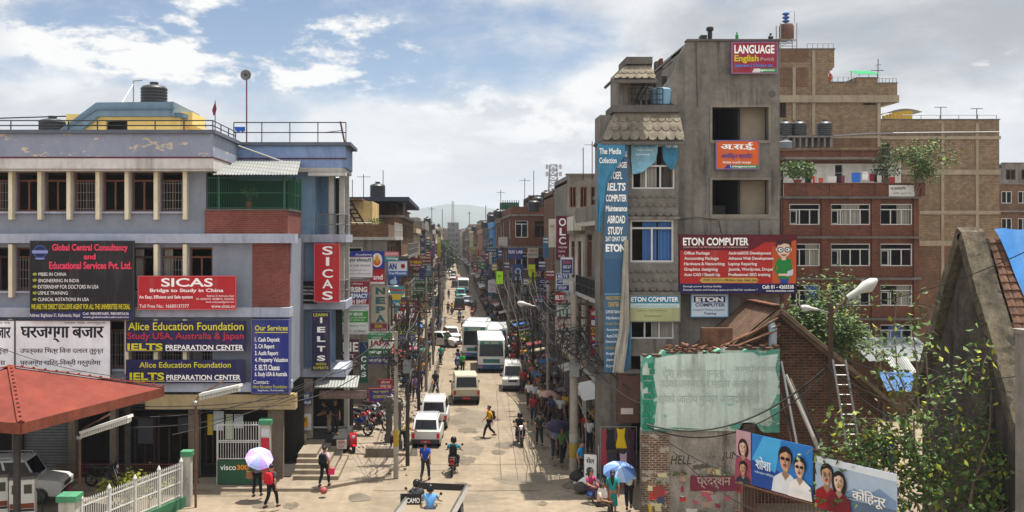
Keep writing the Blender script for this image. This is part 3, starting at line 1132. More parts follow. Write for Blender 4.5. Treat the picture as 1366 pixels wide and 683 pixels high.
def potted(loc,h,label,m=LEAF,r=.16,seed=1,n=120,name='potted_plant',group=None,spread=.3,ls=.11):
 t = thing(name,label,'plant',loc,0,group)
 MB().lathe([(r*.7,0),(r,r*1.7),(r*1.1,r*1.7),(r*1.1,r*1.9),(r*.9,r*1.9),(r*.85,r*1.6)],n=12).build('pot',mat('terracotta',rgb(140,78,56),.9,.2,3),t)
 rnd = random.Random(seed)
 s_ = MB()
 tips =[]
 for i in range(5):
  a = i*1.3
  p = Vector((math.cos(a)*spread*.7,math.sin(a)*spread*.7,r*1.8+h*rnd.uniform(.5,.95)))
  s_.tube([(0,0,r*1.5),(p.x*.4,p.y*.4,r*1.8+h*.4),p],[.015,.012,.006],5)
  tips.append(p)
 s_.build('stem',BARK,t)
 l = MB()
 for p in tips:leafy(l,p,spread*.75,n//5,ls,rnd)
 l.build('foliage',m,t,fix=False)
 return t
potted((x_(330),D1+.35,zc0+.02),.7,'green potted plant behind the bars of the caged balcony',LEAF,seed=4)
#the grey concrete computer-school building
D3 = 42.0
et = thing('concrete_building','tall grey concrete building with unglazed openings and scalloped tile awnings','building',(X(920,D3),D3,0))
EO = et.location
x_ = lambda u:X(u,D3)
z_ = lambda v:Z(v,D3)
w = MB()
UP =[(950,1025,143,187),(950,1025,240,286)]
hl =[(x_(a),x_(b),z_(d),z_(c))for a,b,c,d in UP]
w.holes(x_(884),x_(1040),0,z_(122),D3,D3+.3,hl)
w.prism([(x_(884),z_(122)),(x_(884),z_(116)),(x_(896),z_(103)),(x_(903),z_(86)),(x_(908),z_(70)),(x_(917),z_(55)),(x_(1040),z_(55)),(x_(1040),z_(122))],D3,D3+.3)
w.box(x_(1040)-.3,x_(1040),D3+.301,D3+12,0,z_(55))
w.box(x_(917),x_(917)+.25,D3+.301,D3+12,z_(122),z_(56))
w.box(x_(917),x_(1040),D3+.301,D3+12,z_(62),z_(58))
w.build('concrete_wall',CONC,et,EO)
m = MB()
m.box(x_(916),x_(1041),D3-.1,D3+.4,z_(55)+.002,z_(52.5))
m.box(x_(1034),x_(1041),D3+.41,D3+12,z_(55)+.002,z_(52.5))
m.build('roof_coping',CONC_D,et,EO)
m = MB()
for(a,b,v,t)in((884,1039,290,2.2),):
 m.box(x_(a),x_(b),D3-.03,D3-.002,z_(v+t),z_(v))
for(a,b,c,d)in UP:
 m.box(x_(a)-.1,x_(b)+.1,D3-.05,D3-.002,z_(d)-.14,z_(d)-.002)
 m.box(x_(a)-.1,x_(a)-.002,D3-.04,D3-.002,z_(d),z_(c)+.1)
 m.box(x_(b)+.002,x_(b)+.1,D3-.04,D3-.002,z_(d),z_(c)+.1)
 m.box(x_(a),x_(b),D3-.04,D3-.002,z_(c)+.002,z_(c)+.1)
m.build('opening_surround',mat('rough_cement',rgb(132,124,112),.95,.2,1.2,stain=.7),et,EO)
for(a,b,c,d)in UP:
 m = MB()
 mid = x_(a+42)
 m.box(x_(a)-.3,mid,D3+4,D3+4.1,z_(d)-.2,z_(c)+.2)
 m.box(mid-.1,mid,D3+.5,D3+4,z_(d)-.2,z_(c)+.2)
 m.box(x_(a)-.3,x_(b)+.2,D3+.31,D3+4,z_(d)-.3,z_(d)-.1)
 m.box(x_(a)-.3,x_(b)+.2,D3+.31,D3+4,z_(c)+.1,z_(c)+.3)
 m.box(x_(a)-.35,x_(a)-.05,D3+.31,D3+4,z_(d),z_(c))
 m.build('dark_room',ROOM,et,EO)
 m = MB()
 m.box(mid+.001,x_(b)+.1,D3+.75,D3+.85,z_(d)-.1,z_(c)+.1)
 m.build('partition_wall',ROOM_G,et,EO)
m = MB()
for(u,v,r)in((866,90,0),(962,93,.13),(1030,125,.13),(905,150,0),(977,96,.13),(940,96,.10)):
 if r:m.lathe([(r,D3-.02),(r*1.15,D3-.02),(r*1.15,D3+.1),(r,D3+.1)],(x_(u),0,z_(v)),14,axis='Y')
m.build('form_hole_rings',CONC_D,et,EO)
m = MB()
for pts in([(905,292),(930,290),(956,293)],[(958,294),(962,312)],[(928,58),(930,143)],[(1012,294),(1013,313)]):
 MB().tube([(x_(u),D3-.05,z_(v))for u,v in pts],.022,5).build('wall_conduit',mat('conduit_dark',rgb(80,76,72),.8,.2,2),et,EO)
#the tower with scalloped awnings
DT = 41.4
xt = lambda u:X(u,DT)
zt_ = lambda v:Z(v,DT)
SCAL = mat('scalloped_cement_tile',rgb(116,108,94),.92,.4,2.2,stain=.8)
SCAL2 = mat('scalloped_wall_tile',rgb(110,105,97),.92,.3,1.6,stain=.5)
def scallops(mb,u0b,u1b,vb,u0t,u1t,vt,rows,cols,out,dbase,thick=.045):
 """rows of round-ended tiles on a slope; bottom edge stands out by out metres"""
 for r_ in range(rows):
  f0,f1 = r_/rows,(r_+1.25)/rows
  f1 = min(f1,1.0)
  for c in range(cols+(r_%2)):
   s0 =(c-.5*(r_%2))/cols
   s1 = s0+1/cols
   s0,s1 = max(s0,0),min(s1,1)
   if s1-s0<.2/cols:continue
   def q(s,f,lift):
    a = u0b+(u0t-u0b)*f
    b = u1b+(u1t-u1b)*f
    v = vb+(vt-vb)*f
    return Vector((xt(a+(b-a)*s),dbase-out*(1-f)-lift,zt_(v)))
   g =(f1-f0)*.36
   mid =(s0+s1)/2
   h_ =(s1-s0)/2
   pts =[q(s0,f1,0)]
   pts+=[q(mid-h_*.98*math.cos(R(180*i/6)),f0+g-g*math.sin(R(180*i/6)),thick)for i in range(7)]
   pts+=[q(s1,f1,0)]
   mb.slab(pts,thick)
tw = MB()
tw.holes(xt(835),xt(905),0,zt_(107),DT,DT+.25,[(xt(843),xt(905)-.15,zt_(252),zt_(193)),(xt(841),xt(899),zt_(350),zt_(293)),(xt(841),xt(899),zt_(452),zt_(428)),(xt(838),xt(905),zt_(147),zt_(105)),(xt(842),xt(900),zt_(640),zt_(475))])
tw.box(xt(802),xt(835)-.001,DT+.35,DT+.6,0,zt_(152))
tw.box(xt(802),xt(802)+.25,DT+.601,DT+1.8,0,zt_(152))
tw.box(xt(835),xt(835)+.25,DT+.251,DT+4,zt_(152),zt_(84))
tw.box(xt(905)-.25,xt(905),DT+.251,D3-.002,0,zt_(120))
tw.build('tower_wall',CONC,et,EO)
m = MB()
m.box(xt(836),xt(905),DT+2.2,DT+2.3,1,zt_(90))
for v in(452,350,252):m.box(xt(836),xt(905)-.3,DT+.3,DT+2.2,zt_(v)-.25,zt_(v)-.1)
m.build('tower_rooms',mat('tower_room',rgb(78,70,62),.95,.2,1),et,EO)
for(vt,vb,u0t,u1t,u0b,u1b,rows,cols,out)in((86,107,838,868,814,872,3,6,.55),(150,189,820,906,799,908,3,9,.75)):
 m = MB()
 scallops(m,u0b,u1b,vb,u0t,u1t,vt,rows,cols,out,DT)
 m.build('awning_tiles',SCAL,et,EO)
 m = MB()
 m.slab([(xt(u0b),DT-out+.06,zt_(vb)-.02),(xt(u1b),DT-out+.06,zt_(vb)-.02),(xt(u1t),DT+.1,zt_(vt)-.02),(xt(u0t),DT+.1,zt_(vt)-.02)],.12)
 m.slab([(xt(u0b),DT-out+.06,zt_(vb)-.02),(xt(u0t),DT+.1,zt_(vt)-.02),(xt(u0t),DT+1.8,zt_(vt)-.02),(xt(u0b),DT+1.8,zt_(vb)-.02)],.12)
 m.box(xt(u0t)-.1,xt(u1t)+.05,DT-.15,DT+1.8,zt_(vt)+.003,zt_(vt)+.30)
 m.box(xt(u0b)-.04,xt(u1b)+.04,DT-out-.02,DT-out+.12,zt_(vb)-.20,zt_(vb)-.06)
 m.build('awning_slab',CONC_D,et,EO)
for(vt,vb,cols)in((252.5,288,9),(352,388,9)):
 m = MB()
 scallops(m,838,904,vb,838,904,vt,3,7,.06,DT-.01,.06)
 m.build('scalloped_wall',SCAL2,et,EO)
for v in(191,290.5,391):
 MB().box(xt(836),xt(906),DT-.16,DT-.003,zt_(v+2),zt_(v-1.5)).build('tower_ledge',CONC,et,EO)
CB =(CURT_B,((.30,.62),(.66,1.0)))
window(et,xt(841),xt(899),zt_(350),zt_(293),DT,WHITEF,2,transom=.36,curtain=CB,deep=.06,fw=.08)
window(et,xt(841),xt(899),zt_(452),zt_(428),DT,WHITEF,3,curtain=(CURT_G,((.5,1.0),)),deep=.06,fw=.06)
window(et,xt(843),xt(905)-.15,zt_(252),zt_(193),DT,WHITEF,3,transom=.9,curtain=(CURT_G,((.22,.6),)),deep=.06,fw=.07)
m = MB()
m.holes(xt(836),xt(884),zt_(150),zt_(107),DT+1.6,DT+1.75,[(xt(858),xt(872),zt_(146),zt_(125)),(xt(874),xt(882),zt_(140),zt_(124))])
m.box(xt(836),xt(884),DT+2.0,DT+2.1,zt_(150),zt_(107),1)
m.build('balcony_back_wall',[mat('balcony_plaster',rgb(150,140,126),.9,.15,1,stain=.4),ROOM],et,EO)
m = MB()
m.box(xt(836)-.12,xt(836)+.12,DT-.05,DT+.2,zt_(150),zt_(107))
m.build('balcony_post',mat('ornate_post',rgb(92,84,76),.9,.2,2),et,EO)
window(et,xt(858),xt(872),zt_(146),zt_(125),DT+1.55,WHITEF,2,deep=.02,fw=.05)
railing(et,(xt(838),DT-.05,zt_(150)+.28),(xt(884),DT-.05,zt_(150)+.28),.75,'balcony_railing',IRON,6,3,True,r=.02)
m = MB()
m.tube([P(845,147,DT+.1),P(852,125,DT+.1),P(868,100,DT+.2),P(895,78,D3+.1)],.05,6)
m.tube([P(849,147,DT+.1),P(856,129,DT+.1),P(871,104,DT+.2),P(897,82,D3+.1)],.03,6)
m.build('stair_rail',IRON,et,EO)
m = MB()
m.box(xt(862),xt(872),DT+.3,DT+1.0,zt_(107)+.3,zt_(78))
m.box(xt(885)-.2,xt(887),DT+.6,DT+1.0,zt_(118),zt_(78))
m.box(xt(884),xt(888),DT+.5,DT+.9,zt_(90),zt_(75),1)
m.build('roof_posts',[CONC_D,BRICKO],et,EO)
bt = thing('plastic_tub','pale blue water drum on the open balcony of the tower','water tank',P(881,149.5,DT+.5))
MB().lathe([(.42,.3),(.46,.5),(.46,.95),(.40,1.0),(.36,.95)],n=20).build('drum',paint(118,156,182),bt,smooth=True)
MB().box(-.5,.5,-.4,.4,.02,.3).build('stand',IRON,bt)
m = MB()
m.lathe([(.10,0),(.10,.35),(.16,.37),(.16,.5),(.06,.55)],tuple(P(947,52.3,D3+.2)),12)
m.box(x_(936),x_(944),D3+.1,D3+.5,z_(52.3),z_(46))
solo(m,'roof_vent',IRON,'squat dark vent pipe on the roof of the grey concrete building','vent')
m = MB()
m.lathe([(.06,0),(.07,.18),(.03,.2),(.03,.3)],tuple(P(983,52.3,D3+.2)),10)
solo(m,'roof_bottle',paint(20,120,60),'small green bottle standing on the concrete roof edge','bottle')
m = MB()
m.lathe([(.10,0),(.12,.1),(.05,.16),(.05,.25)],tuple(P(1028,52.3,D3+.2)),10)
solo(m,'roof_cowl',IRON,'small dark cap on the far corner of the concrete roof','vent')
#orange-red brick block with white windows
D4 = 72.0
rb = thing('brick_block','red brick block of four storeys with white framed open windows and terrace','building',(X(1130,D4),D4,0))
RO = rb.location
x4 = lambda u:X(u,D4)
z4 = lambda v:Z(v,D4)
rowsw =((272,300),(325,355),(380,408),(433,460),(486,512))
colsw =((1053,1094),(1108,1161),(1174,1217))
hl =[(x4(a),x4(b),z4(d),z4(c))for a,b in colsw for c,d in rowsw]
m = MB()
m.holes(x4(1043),x4(1224),0,z4(263),D4,D4+.3,hl)
m.box(x4(1224)-.3,x4(1224),D4+.301,D4+10,0,z4(263))
m.build('brick_wall',BRICKO,rb,RO)
m = MB()
for a,b in((1044.5,1052),(1095,1107.5),(1162,1173.5),(1218,1224.5)):
 m.box(x4(a),x4(b),D4-.14,D4-.002,0,z4(264))
m.build('brick_pier',BRICKO,rb,RO)
for v in(263.5,316.5,371.5,425,478,530):
 MB().box(x4(1043),x4(1226),D4-.45,D4-.15,z4(v+1.6),z4(v-1.2)).build('floor_band',CONC_D,rb,RO)
m = MB()
m.box(x4(1043),x4(1224)-.35,D4+2.6,D4+2.7,0,z4(264))
for v in(316.5,371.5,425,478):m.box(x4(1043),x4(1224)-.35,D4+.31,D4+2.6,z4(v+1.5),z4(v-1.5))
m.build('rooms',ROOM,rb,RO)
rr = random.Random(11)
for ci,(a,b)in enumerate(colsw):
 for ri,(c,d)in enumerate(rowsw):
  lv = 3 if ci!=1 else 4
  ops =[]
  if rr.random()<.75:ops.append((x4(a)+.03,1))
  if rr.random()<.75:ops.append((x4(b)-.03,-1))
  cu =((CURT_G if rr.random()<.7 else CURT_B),((.3,.75),)if rr.random()<.5 else((.55,.95),))if rr.random()<.75 else None
  window(rb,x4(a),x4(b),z4(d),z4(c),D4,WHITEF,lv,transom=.42,curtain=cu,deep=.04,fw=.07,open_leaf=ops,glass=rr.random()<.6)
m = MB()
for(u0,u1,v0,v1,y)in((1046,1228,246,262,D4-.35),(1042,1205,196,213,D4+3.6)):
 m.box(x4(u0),x4(u1),y,y+.25,z4(v1),z4(v0))
 n = 6
 for i in range(n+1):
  xx = x4(u0+(u1-u0)*i/n)
  m.box(xx-.16,xx+.16,y-.05,y-.002,z4(v1),z4(v0)+.02)
 m.box(x4(u0)-.06,x4(u1)+.06,y-.1,y+.35,z4(v0)+.021,z4(v0)+.1)
m.build('brick_parapet',BRICKO,rb,RO)
m = MB()
m.box(x4(1043),x4(1228),D4-.3,D4+8,z4(263.4),z4(262.2))
m.build('terrace_floor',CONC_L,rb,RO)
DW = D4+3.8
m = MB()
m.holes(X(1046,DW),X(1202,DW),z4(262),Z(214,DW),DW,DW+.2,[(X(1074,DW),X(1083,DW),z4(262),Z(222,DW)),(X(1114,DW),X(1124,DW),z4(262),Z(220,DW)),(X(1165,DW),X(1186,DW),Z(244,DW),Z(224,DW))])
m.box(X(1046,DW),X(1202,DW),DW+.6,DW+.7,z4(262),Z(214,DW),1)
m.build('terrace_wall',[mat('white_terrace_wall',rgb(206,204,196),.85,.1,.7,stain=.4),ROOM],rb,RO)
window(rb,X(1165,DW),X(1186,DW),Z(244,DW),Z(224,DW),DW,WHITEF,3,transom=.3,deep=.02,fw=.06)
m = MB()
m.box(X(1040,DW),X(1206,DW),DW-1.4,DW+5,Z(214,DW),Z(211.5,DW))
m.build('upper_slab',CONC,rb,RO)
DKT = D4+4.5
m = MB()
for i in range(9):
 u = 1042+i*8.2
 m.box(X(u,DKT),X(u+2.4,DKT),DKT,DKT+1.2,Z(196,DKT),Z(183.5,DKT))
m.box(X(1040,DKT),X(1112,DKT),DKT-.1,DKT+1.5,Z(183.4,DKT),Z(181,DKT))
m.build('tank_stand',CONC,rb,RO)
for(u,r,lb)in((1047,.58,'black ribbed tank on the concrete stand, beside the grey concrete wall'),(1066,.58,'black ribbed tank on the concrete stand, middle one of the three'),(1100,.60,'black ribbed tank on the concrete stand, standing apart from the other two')):
 tank('water_tank',lb,P(u,181,DKT+.6),r,1.12,group='tanks on the brick block')
tank('water_tank','squat grey cistern below the tank stand on the brick terrace',P(1048,198,D4+4),.5,.6,paint(120,126,132))
#stepped tan brick building behind
D5 = 84.0
tb = thing('tan_brick_building','stepped tan brick building with a concrete frame, higher than all others','building',(X(1180,D5),D5,0))
TO = tb.location
x5 = lambda u:X(u,D5)
z5 = lambda v:Z(v,D5)
BACK = D5+14
m = MB()
m.holes(x5(1036),x5(1105),z5(250),z5(66),D5,D5+.4,[(x5(1040),x5(1049),z5(157),z5(131))])
m.prism([(x5(1105),z5(110)),(x5(1105),z5(100)),(x5(1108),z5(92)),(x5(1113),z5(90)),(x5(1113),z5(66)),(x5(1105),z5(66))],D5,D5+.4)
m.box(x5(1113)-.4,x5(1113),D5+.401,BACK,z5(92),z5(66))
m.holes(x5(1105),x5(1175),z5(330),z5(110),D5+.001,D5+.401,[(x5(1122),x5(1129),z5(137),z5(133)),(x5(1152),x5(1168),z5(140),z5(134))])
m.box(x5(1143),x5(1171),D5+.01,D5+3,z5(110),z5(104))
m.box(x5(1171),x5(1197),D5+.002,D5+.402,z5(128),z5(111))
m.box(x5(1197)-.4,x5(1197),D5+.402,BACK,z5(128),z5(111))
m.box(x5(1175),x5(1333),D5+.002,D5+.4,0,z5(160))
m.box(x5(1333)-.4,x5(1333),D5+.401,BACK,0,z5(160))
m.box(x5(1036),x5(1175),D5+.003,D5+.39,0,z5(250))
m.box(x5(1036),x5(1175),D5+2,D5+2.1,z5(200),z5(112),1)
m.build('brick_wall',[BRICKT,ROOM],tb,TO)
for(u0,u1,v0,v1,e)in((1041,1078,90,116,.04),(1112,1174,181.5,196,.04),(1042,1078,67,82,.042),(1226,1330,328,640,.03)):
 MB().box(x5(u0),x5(u1),D5-e,D5-.003,z5(v1),z5(v0)).build('brick_infill',BRICKB,tb,TO)
FR = mat('frame_concrete',rgb(152,138,116),.92,.15,.7,stain=.5)
m = MB()
for(u0,u1,v0,v1,e)in((1036,1198,127.5,137,.22),(1036,1175,181,184.5,.12),(1175,1334,181.5,186,.14),(1175,1334,226.5,233,.10),(1226,1334,281,286,.10),(1226,1334,321,328,.10)):
 m.box(x5(u0),x5(u1),D5-e,D5-.004,z5(v1),z5(v0))
for(u,v0,v1)in((1059,90,160),(1085,67,180),(1172,137.5,196),(1257,165,400),(1303,165,330)):
 m.box(x5(u-2),x5(u+2),D5-.09,D5-.003,z5(v1),z5(v0))
m.box(x5(1175),x5(1198),D5-.2,D5+3,z5(137),z5(128.2))
m.build('concrete_frame',FR,tb,TO)
m = MB()
m.box(x5(1175),x5(1334),D5-.05,D5+.5,z5(160)+.002,z5(158.6))
m.box(x5(1036),x5(1114),D5-.05,D5+.5,z5(66)+.002,z5(64.4))
m.box(x5(1105),x5(1142),D5-.05,D5+.5,z5(110)+.002,z5(108.8))
m.box(x5(1142.5),x5(1172),D5-.05,D5+3,z5(104)+.002,z5(103))
m.box(x5(1172.5),x5(1198),D5-.05,D5+.5,z5(111)+.002,z5(110))
m.build('coping',CONC_D,tb,TO)
m = MB()
m.box(x5(1175),x5(1333),D5+.4,BACK,z5(172),z5(170))
m.box(x5(1036),x5(1113),D5+.4,BACK,z5(72),z5(70))
m.box(x5(1105),x5(1197),D5+.4,BACK,z5(118),z5(116))
m.box(x5(1036),x5(1333),BACK,BACK+.3,0,z5(160))
m.build('roof_slab',CONC,tb,TO)
for(u0,u1,v,h)in((1078,1113,64.4,.45),(1105,1140,108.8,.45),(1174,1197,110,.4),(1205,1331,158.6,.35)):
 railing(tb,(x5(u0),D5+.2,z5(v)),(x5(u1),D5+.2,z5(v)),h,'roof_railing',PIPE,5,1,r=.03)
window(tb,x5(1040),x5(1049),z5(157),z5(131),D5,WOOD_D,2,deep=.02)
m = MB()
m.tube([P(1112,181,D5-.2),P(1160,178,D5-.25),P(1240,177,D5-.25),P(1333,176,D5-.2)],.06,6)
m.build('wall_pipe',PIPE,tb,TO)
t = thing('tank_tower','high steel stand with a water drum and small blue tanks on the tallest roof','water tower',P(1052,64.4,D5+1.2))
m = MB()
kx = D5/F
for sx in(-11,11):
 for sy in(0,1.1):
  m.tube([(sx*kx,sy,0),(sx*kx,sy,34*kx)],.045,6)
for h_ in(3,10,12):
 for sy in(0,1.1):m.tube([(-11*kx,sy,h_*kx),(11*kx,sy,h_*kx)],.035,6)
m.tube([(8*kx,0,34*kx),(8*kx,0,50*kx),(-2*kx,0,50*kx)],.03,6)
m.tube([(11*kx,0,12*kx),(-11*kx,0,3*kx)],.03,6)
m.build('steel_stand',PIPE,t)
MB().lathe([(.60,12.5*kx),(.63,14*kx),(.63,31*kx),(.55,34*kx),(.2,35*kx)],(0,.55,0),20).build('drum',RUSTPIPE,t,smooth=True)
for i in range(3):
 MB().lathe([(.10,(36+i*5)*kx),(.30,(37.5+i*5)*kx),(.30,(39+i*5)*kx),(.10,(40.5+i*5)*kx)],(-1*kx,.5,0),14).build('blue_tank',paint(46,92,160),t,smooth=True)
t = thing('green_awning','green corrugated awning over a roof hatch of the tan brick building','awning',P(1155,103,D5+.6))
m = MB()
for i in range(20):
 a,b =(-14.5+i*1.45)*kx,(-14.5+(i+1)*1.45)*kx
 m.slab([(a,-.8,.12+.05*(i%2)),(b,-.8,.12+.05*((i+1)%2)),(b,1.3,.75+.05*((i+1)%2)),(a,1.3,.75+.05*(i%2))],.02)
m.build('sheet',mat('green_sheet',rgb(40,150,96),.5,.12,1.5),t)
m = MB()
for sx in(-12,12):
 m.tube([(sx*kx,1.2,.0),(sx*kx,1.2,.72)],.03);m.tube([(sx*kx,-.5,.0),(sx*kx,-.5,.2)],.03)
m.build('post',PIPE,t)
t = thing('barrel_canopy','curved yellow and white canopy on the lower tan brick roof','awning',P(1202,160,D5+1.5))
m = MB()
arc =[(-27+54*i/10,3+12*math.sin(R(20+120*i/10)))for i in range(11)]
for(a,b)in zip(arc,arc[1:]):
 m.slab([(a[0]*kx,-.3,a[1]*kx),(b[0]*kx,-.3,b[1]*kx),(b[0]*kx,2.6,b[1]*kx),(a[0]*kx,2.6,a[1]*kx)],.03)
m.build('cover',mat('canopy_cover',rgb(206,200,184),.7,.15,1),t)
m = MB()
for i in range(9):
 u = -27+i*4.6
 m.box(u*kx,(u+4.2)*kx,-.2,-.16,-.02,(3.5+10*math.sin(R(20+110*min(1,(u+27)/54))))*kx-.1)
m.build('yellow_panel',mat('yellow_panel',rgb(204,162,40),.6,.15,2),t)
for(u,v0,lb)in((1255,143,'T shaped aerial on the lower tan roof, nearer the yellow canopy'),(1303,145,'T shaped aerial at the far end of the lower tan roof')):
 m = MB()
 m.tube([P(u,158.6,D5+.2),P(u,v0,D5+.2)],.035,6)
 m.tube([P(u-8,v0,D5+.2),P(u+8,v0,D5+.2)],.03,6)
 for q in(-6,-2,2,6):m.tube([P(u+q,v0,D5-.1),P(u+q,v0,D5+.5)],.012,4)
 solo(m,'aerial',IRON,lb,'antenna',group='aerials on the tan roof')
m = MB()
m.tube([P(1171,103,D5+.4),P(1171.5,79,D5+.4)],.035,6)
m.tube([P(1162,94,D5+.4),P(1179,94,D5+.4)],.03,6)
m.tube([P(1168,87,D5+.4),P(1175,86,D5+.4)],.02,6)
solo(m,'aerial',IRON,'tall crossed aerial behind the green corrugated awning','antenna')
m = MB()
m.slab([P(1107,96,D5+.9),P(1111,101,D5+.7),P(1109,109,D5+.8),P(1104,109.5,D5+.9)],.05)
solo(m,'orange_cloth',paint(220,92,30),'orange cloth hanging at the broken roof corner of the tan brick building','laundry')
def far_block(name,lb,u0,u1,vt,d,m_,depth=9,wins=(3,3),seed=0):
 t = thing(name,lb,'building',(X((u0+u1)/2,d),d,0))
 b = MB()
 rnd = random.Random(seed)
 H_ = Z(vt,d)
 x0,x1 = X(u0,d),X(u1,d)
 hs =[]
 fl = 3.0
 nz = int(H_/fl)
 for j in range(nz):
  zb_ = H_-(j+1)*fl+.9
  if zb_<.5:break
  for i in range(wins[0]):
   cx = x0+(x1-x0)*(i+.5)/wins[0]
   ww =(x1-x0)/wins[0]*.32
   hs.append((cx-ww,cx+ww,zb_,zb_+1.35))
 b.holes(x0,x1,0,H_,d,d+.25,hs)
 b.box(x0,x0+.25,d+.251,d+depth,0,H_)
 b.box(x1-.25,x1,d+.251,d+depth,0,H_)
 b.box(x0,x1,d+.26,d+depth,H_-.5,H_-.3)
 b.box(x0+.26,x1-.26,d+1.4,d+1.5,0,H_-.51,1)
 b.build('wall',[m_,ROOM],t,t.location)
 s = MB()
 for j in range(nz):s.box(x0-.15,x1+.15,d-.35,d-.002,H_-(j+1)*fl-.08,H_-(j+1)*fl+.1)
 s.box(x0-.1,x1+.1,d-.12,d+.3,H_+.001,H_+.12)
 s.build('floor_band',CONC,t,t.location)
 for(a,c,e,f)in hs[:8]:window(t,a,c,e,f,d,WOOD if rnd.random()<.6 else WHITEF,2,deep=.05,fw=.08)
 return t
far_block('far_house','dark red brick house beyond the tan building, at the picture edge',1332,1420,246,108,BRICKB,wins=(4,3),seed=2)
far_block('far_house','grey rough house with rooftop clutter at the far picture edge',1338,1400,218,124,CONC,wins=(3,3),seed=3)
#near right corner: turquoise wall, gabled brick house, old tiled house
D6 = 37.0
x6 = lambda u:X(u,D6)
z6 = lambda v:Z(v,D6)
TURQ = mat('flaking_turquoise_paint',rgb(92,156,138),.88,.28,1.2,stain=.8,stain_col=rgb(60,70,62),peel=.58,peel_col=rgb(186,200,188))
WASH = mat('whitewashed_plaster',rgb(196,212,202),.9,.14,.8,stain=.9,stain_col=rgb(120,120,106),peel=.18,peel_col=rgb(130,186,168))
GRIME = mat('grimy_poster_wall',rgb(150,142,132),.95,.35,1.6,stain=1.0,stain_col=(.04,.036,.03),peel=.30,peel_col=rgb(96,92,84))
tq = thing('turquoise_wall','crumbling wall with turquoise edges and a whitewashed field of faded writing','wall',(x6(950),D6,0))
TQ = tq.location
rr = random.Random(8)
m = MB()
top =[]
n = 26
for i in range(n+1):
 u = 857+(1040-857)*i/n
 top.append((x6(u),z6((476 if u<880 else 470 if u<960 else 466)+rr.uniform(-2.2,2.2))))
bot =[(x6(1040),z6(577)),(x6(1018),z6(577)),(x6(1008),z6(565)),(x6(992),z6(563)),(x6(984),z6(575)),(x6(857),z6(575))]
m.prism(top+bot,D6,D6+.38)
m.build('turquoise_plaster',TURQ,tq,TQ)
m = MB()
m.prism([(x6(874),z6(478)),(x6(900),z6(473)),(x6(1004),z6(470)),(x6(1012),z6(475)),(x6(1038),z6(472)),(x6(1034),z6(492)),(x6(1039),z6(510)),(x6(1035),z6(530)),(x6(1026),z6(546)),(x6(1030),z6(562)),(x6(985),z6(564)),(x6(950),z6(573)),(x6(900),z6(570)),(x6(872),z6(573)),(x6(877),z6(530)),(x6(871),z6(500))],D6-.014,D6-.002)
m.build('whitewash',WASH,tq,TQ)
m = MB()
for i in range(30):
 u = 858+182*i/30
 if rr.random()<.82:
  hgt = rr.choice([1,1,2])
  for j in range(hgt):
   m.box(x6(u)+rr.uniform(-.02,.02),x6(u+5.6),D6-.02+rr.uniform(-.02,.05),D6+.36,z6(473 if u<880 else 469 if u<960 else 464)+j*.085-.08,z6(473 if u<880 else 469 if u<960 else 464)+j*.085)
m.build('broken_top_bricks',BRICKD,tq,TQ)
m = MB()
for j in range(11):
 for i in range(2):
  if rr.random()<.8:
   m.box(x6(857+i*7.5+(j%2)*2),x6(863.6+i*7.5+(j%2)*2),D6-.03-rr.uniform(0,.03),D6-.001,z6(484+j*8.2+6.6),z6(484+j*8.2))
m.build('green_painted_bricks',mat('green_painted_brick',rgb(40,128,100),.9,.35,2.0,stain=.4),tq,TQ)
fade =(168,182,172)
for(s_,a,b,c,e)in(('आन्दोलन-मा',978,1034,486,499),('देश बचाउने जनता',884,966,490,504),('उठेको जनजाती र महिला अल्मिलएत',880,1020,504,520),('रहेको जातीय मुिक्त आन्दोलन हो',878,1013,524,541),('राष्ट्र',1003,1022,545,557)):
 TEXTS.append((tq,paint(*fade),s_,(x6(a)-TQ.x,x6(b)-TQ.x,z6(e),z6(c)),-.020,.012,0))
m = MB()
m.box(x6(857),x6(1002),D6+.06,D6+.5,0,z6(575)-.002)
m.build('poster_wall',GRIME,tq,TQ)
MB().box(x6(855),x6(892),D6-.06,D6+.059,0,z6(579)).build('brick_corner',mat('flaking_brick',rgb(112,76,60),.95,.4,1.6,brick=(rgb(84,60,48),rgb(150,138,122),.24,.085,.016),stain=1.0,peel=.50,peel_col=rgb(168,158,146)),tq,TQ)
m = MB()
m.box(x6(992),x6(1008),D6-.05,D6+.4,0,z6(566))
m.build('brick_end',BRICKD,tq,TQ)
pp = random.Random(21)
pc =[(196,60,56),(206,176,60),(212,206,196),(190,90,110),(180,150,130),(70,80,110),(208,196,150),(150,60,80)]
for i in range(46):
 u,v = pp.uniform(862,986),pp.uniform(622,690)
 w_,h_ = pp.uniform(4,15),pp.uniform(3,12)
 yy =(D6-.062 if u+w_<891 else D6+.058 if u>893 else None)
 if yy is None:continue
 m = MB()
 k_ =[(x6(u+w_*a+pp.uniform(-1,1)),z6(v+h_*b+pp.uniform(-1,1)))for a,b in((0,0),(.5,.08),(1,0),(.93,.5),(1,1),(.4,.9),(0,1))]
 m.prism(k_,yy-.004-.0016*(i%9),yy-.0034-.0016*(i%9))
 m.build('torn_poster',paint(*pp.choice(pc),rough=.9),tq,TQ)
for(u0,u1,v0,v1,c)in((921,987,635,655,(122,52,70)),(870,886,648,662,(150,70,64))):
 m = MB();yy = D6+.02 if u0>893 else D6-.08
 m.box(x6(u0),x6(u1),yy,yy+.003,z6(v1),z6(v0))
 m.build('torn_poster',paint(*c,rough=.9),tq,TQ)
TEXTS.append((tq,paint(176,160,150,.9),'प्रदर्शन',(x6(930)-TQ.x,x6(975)-TQ.x,z6(652),z6(637)),.017,.02,0))
TEXTS.append((tq,paint(40,40,40,.9),'HELL',(x6(895)-TQ.x,x6(922)-TQ.x,z6(620),z6(608)),.056,0,.15))
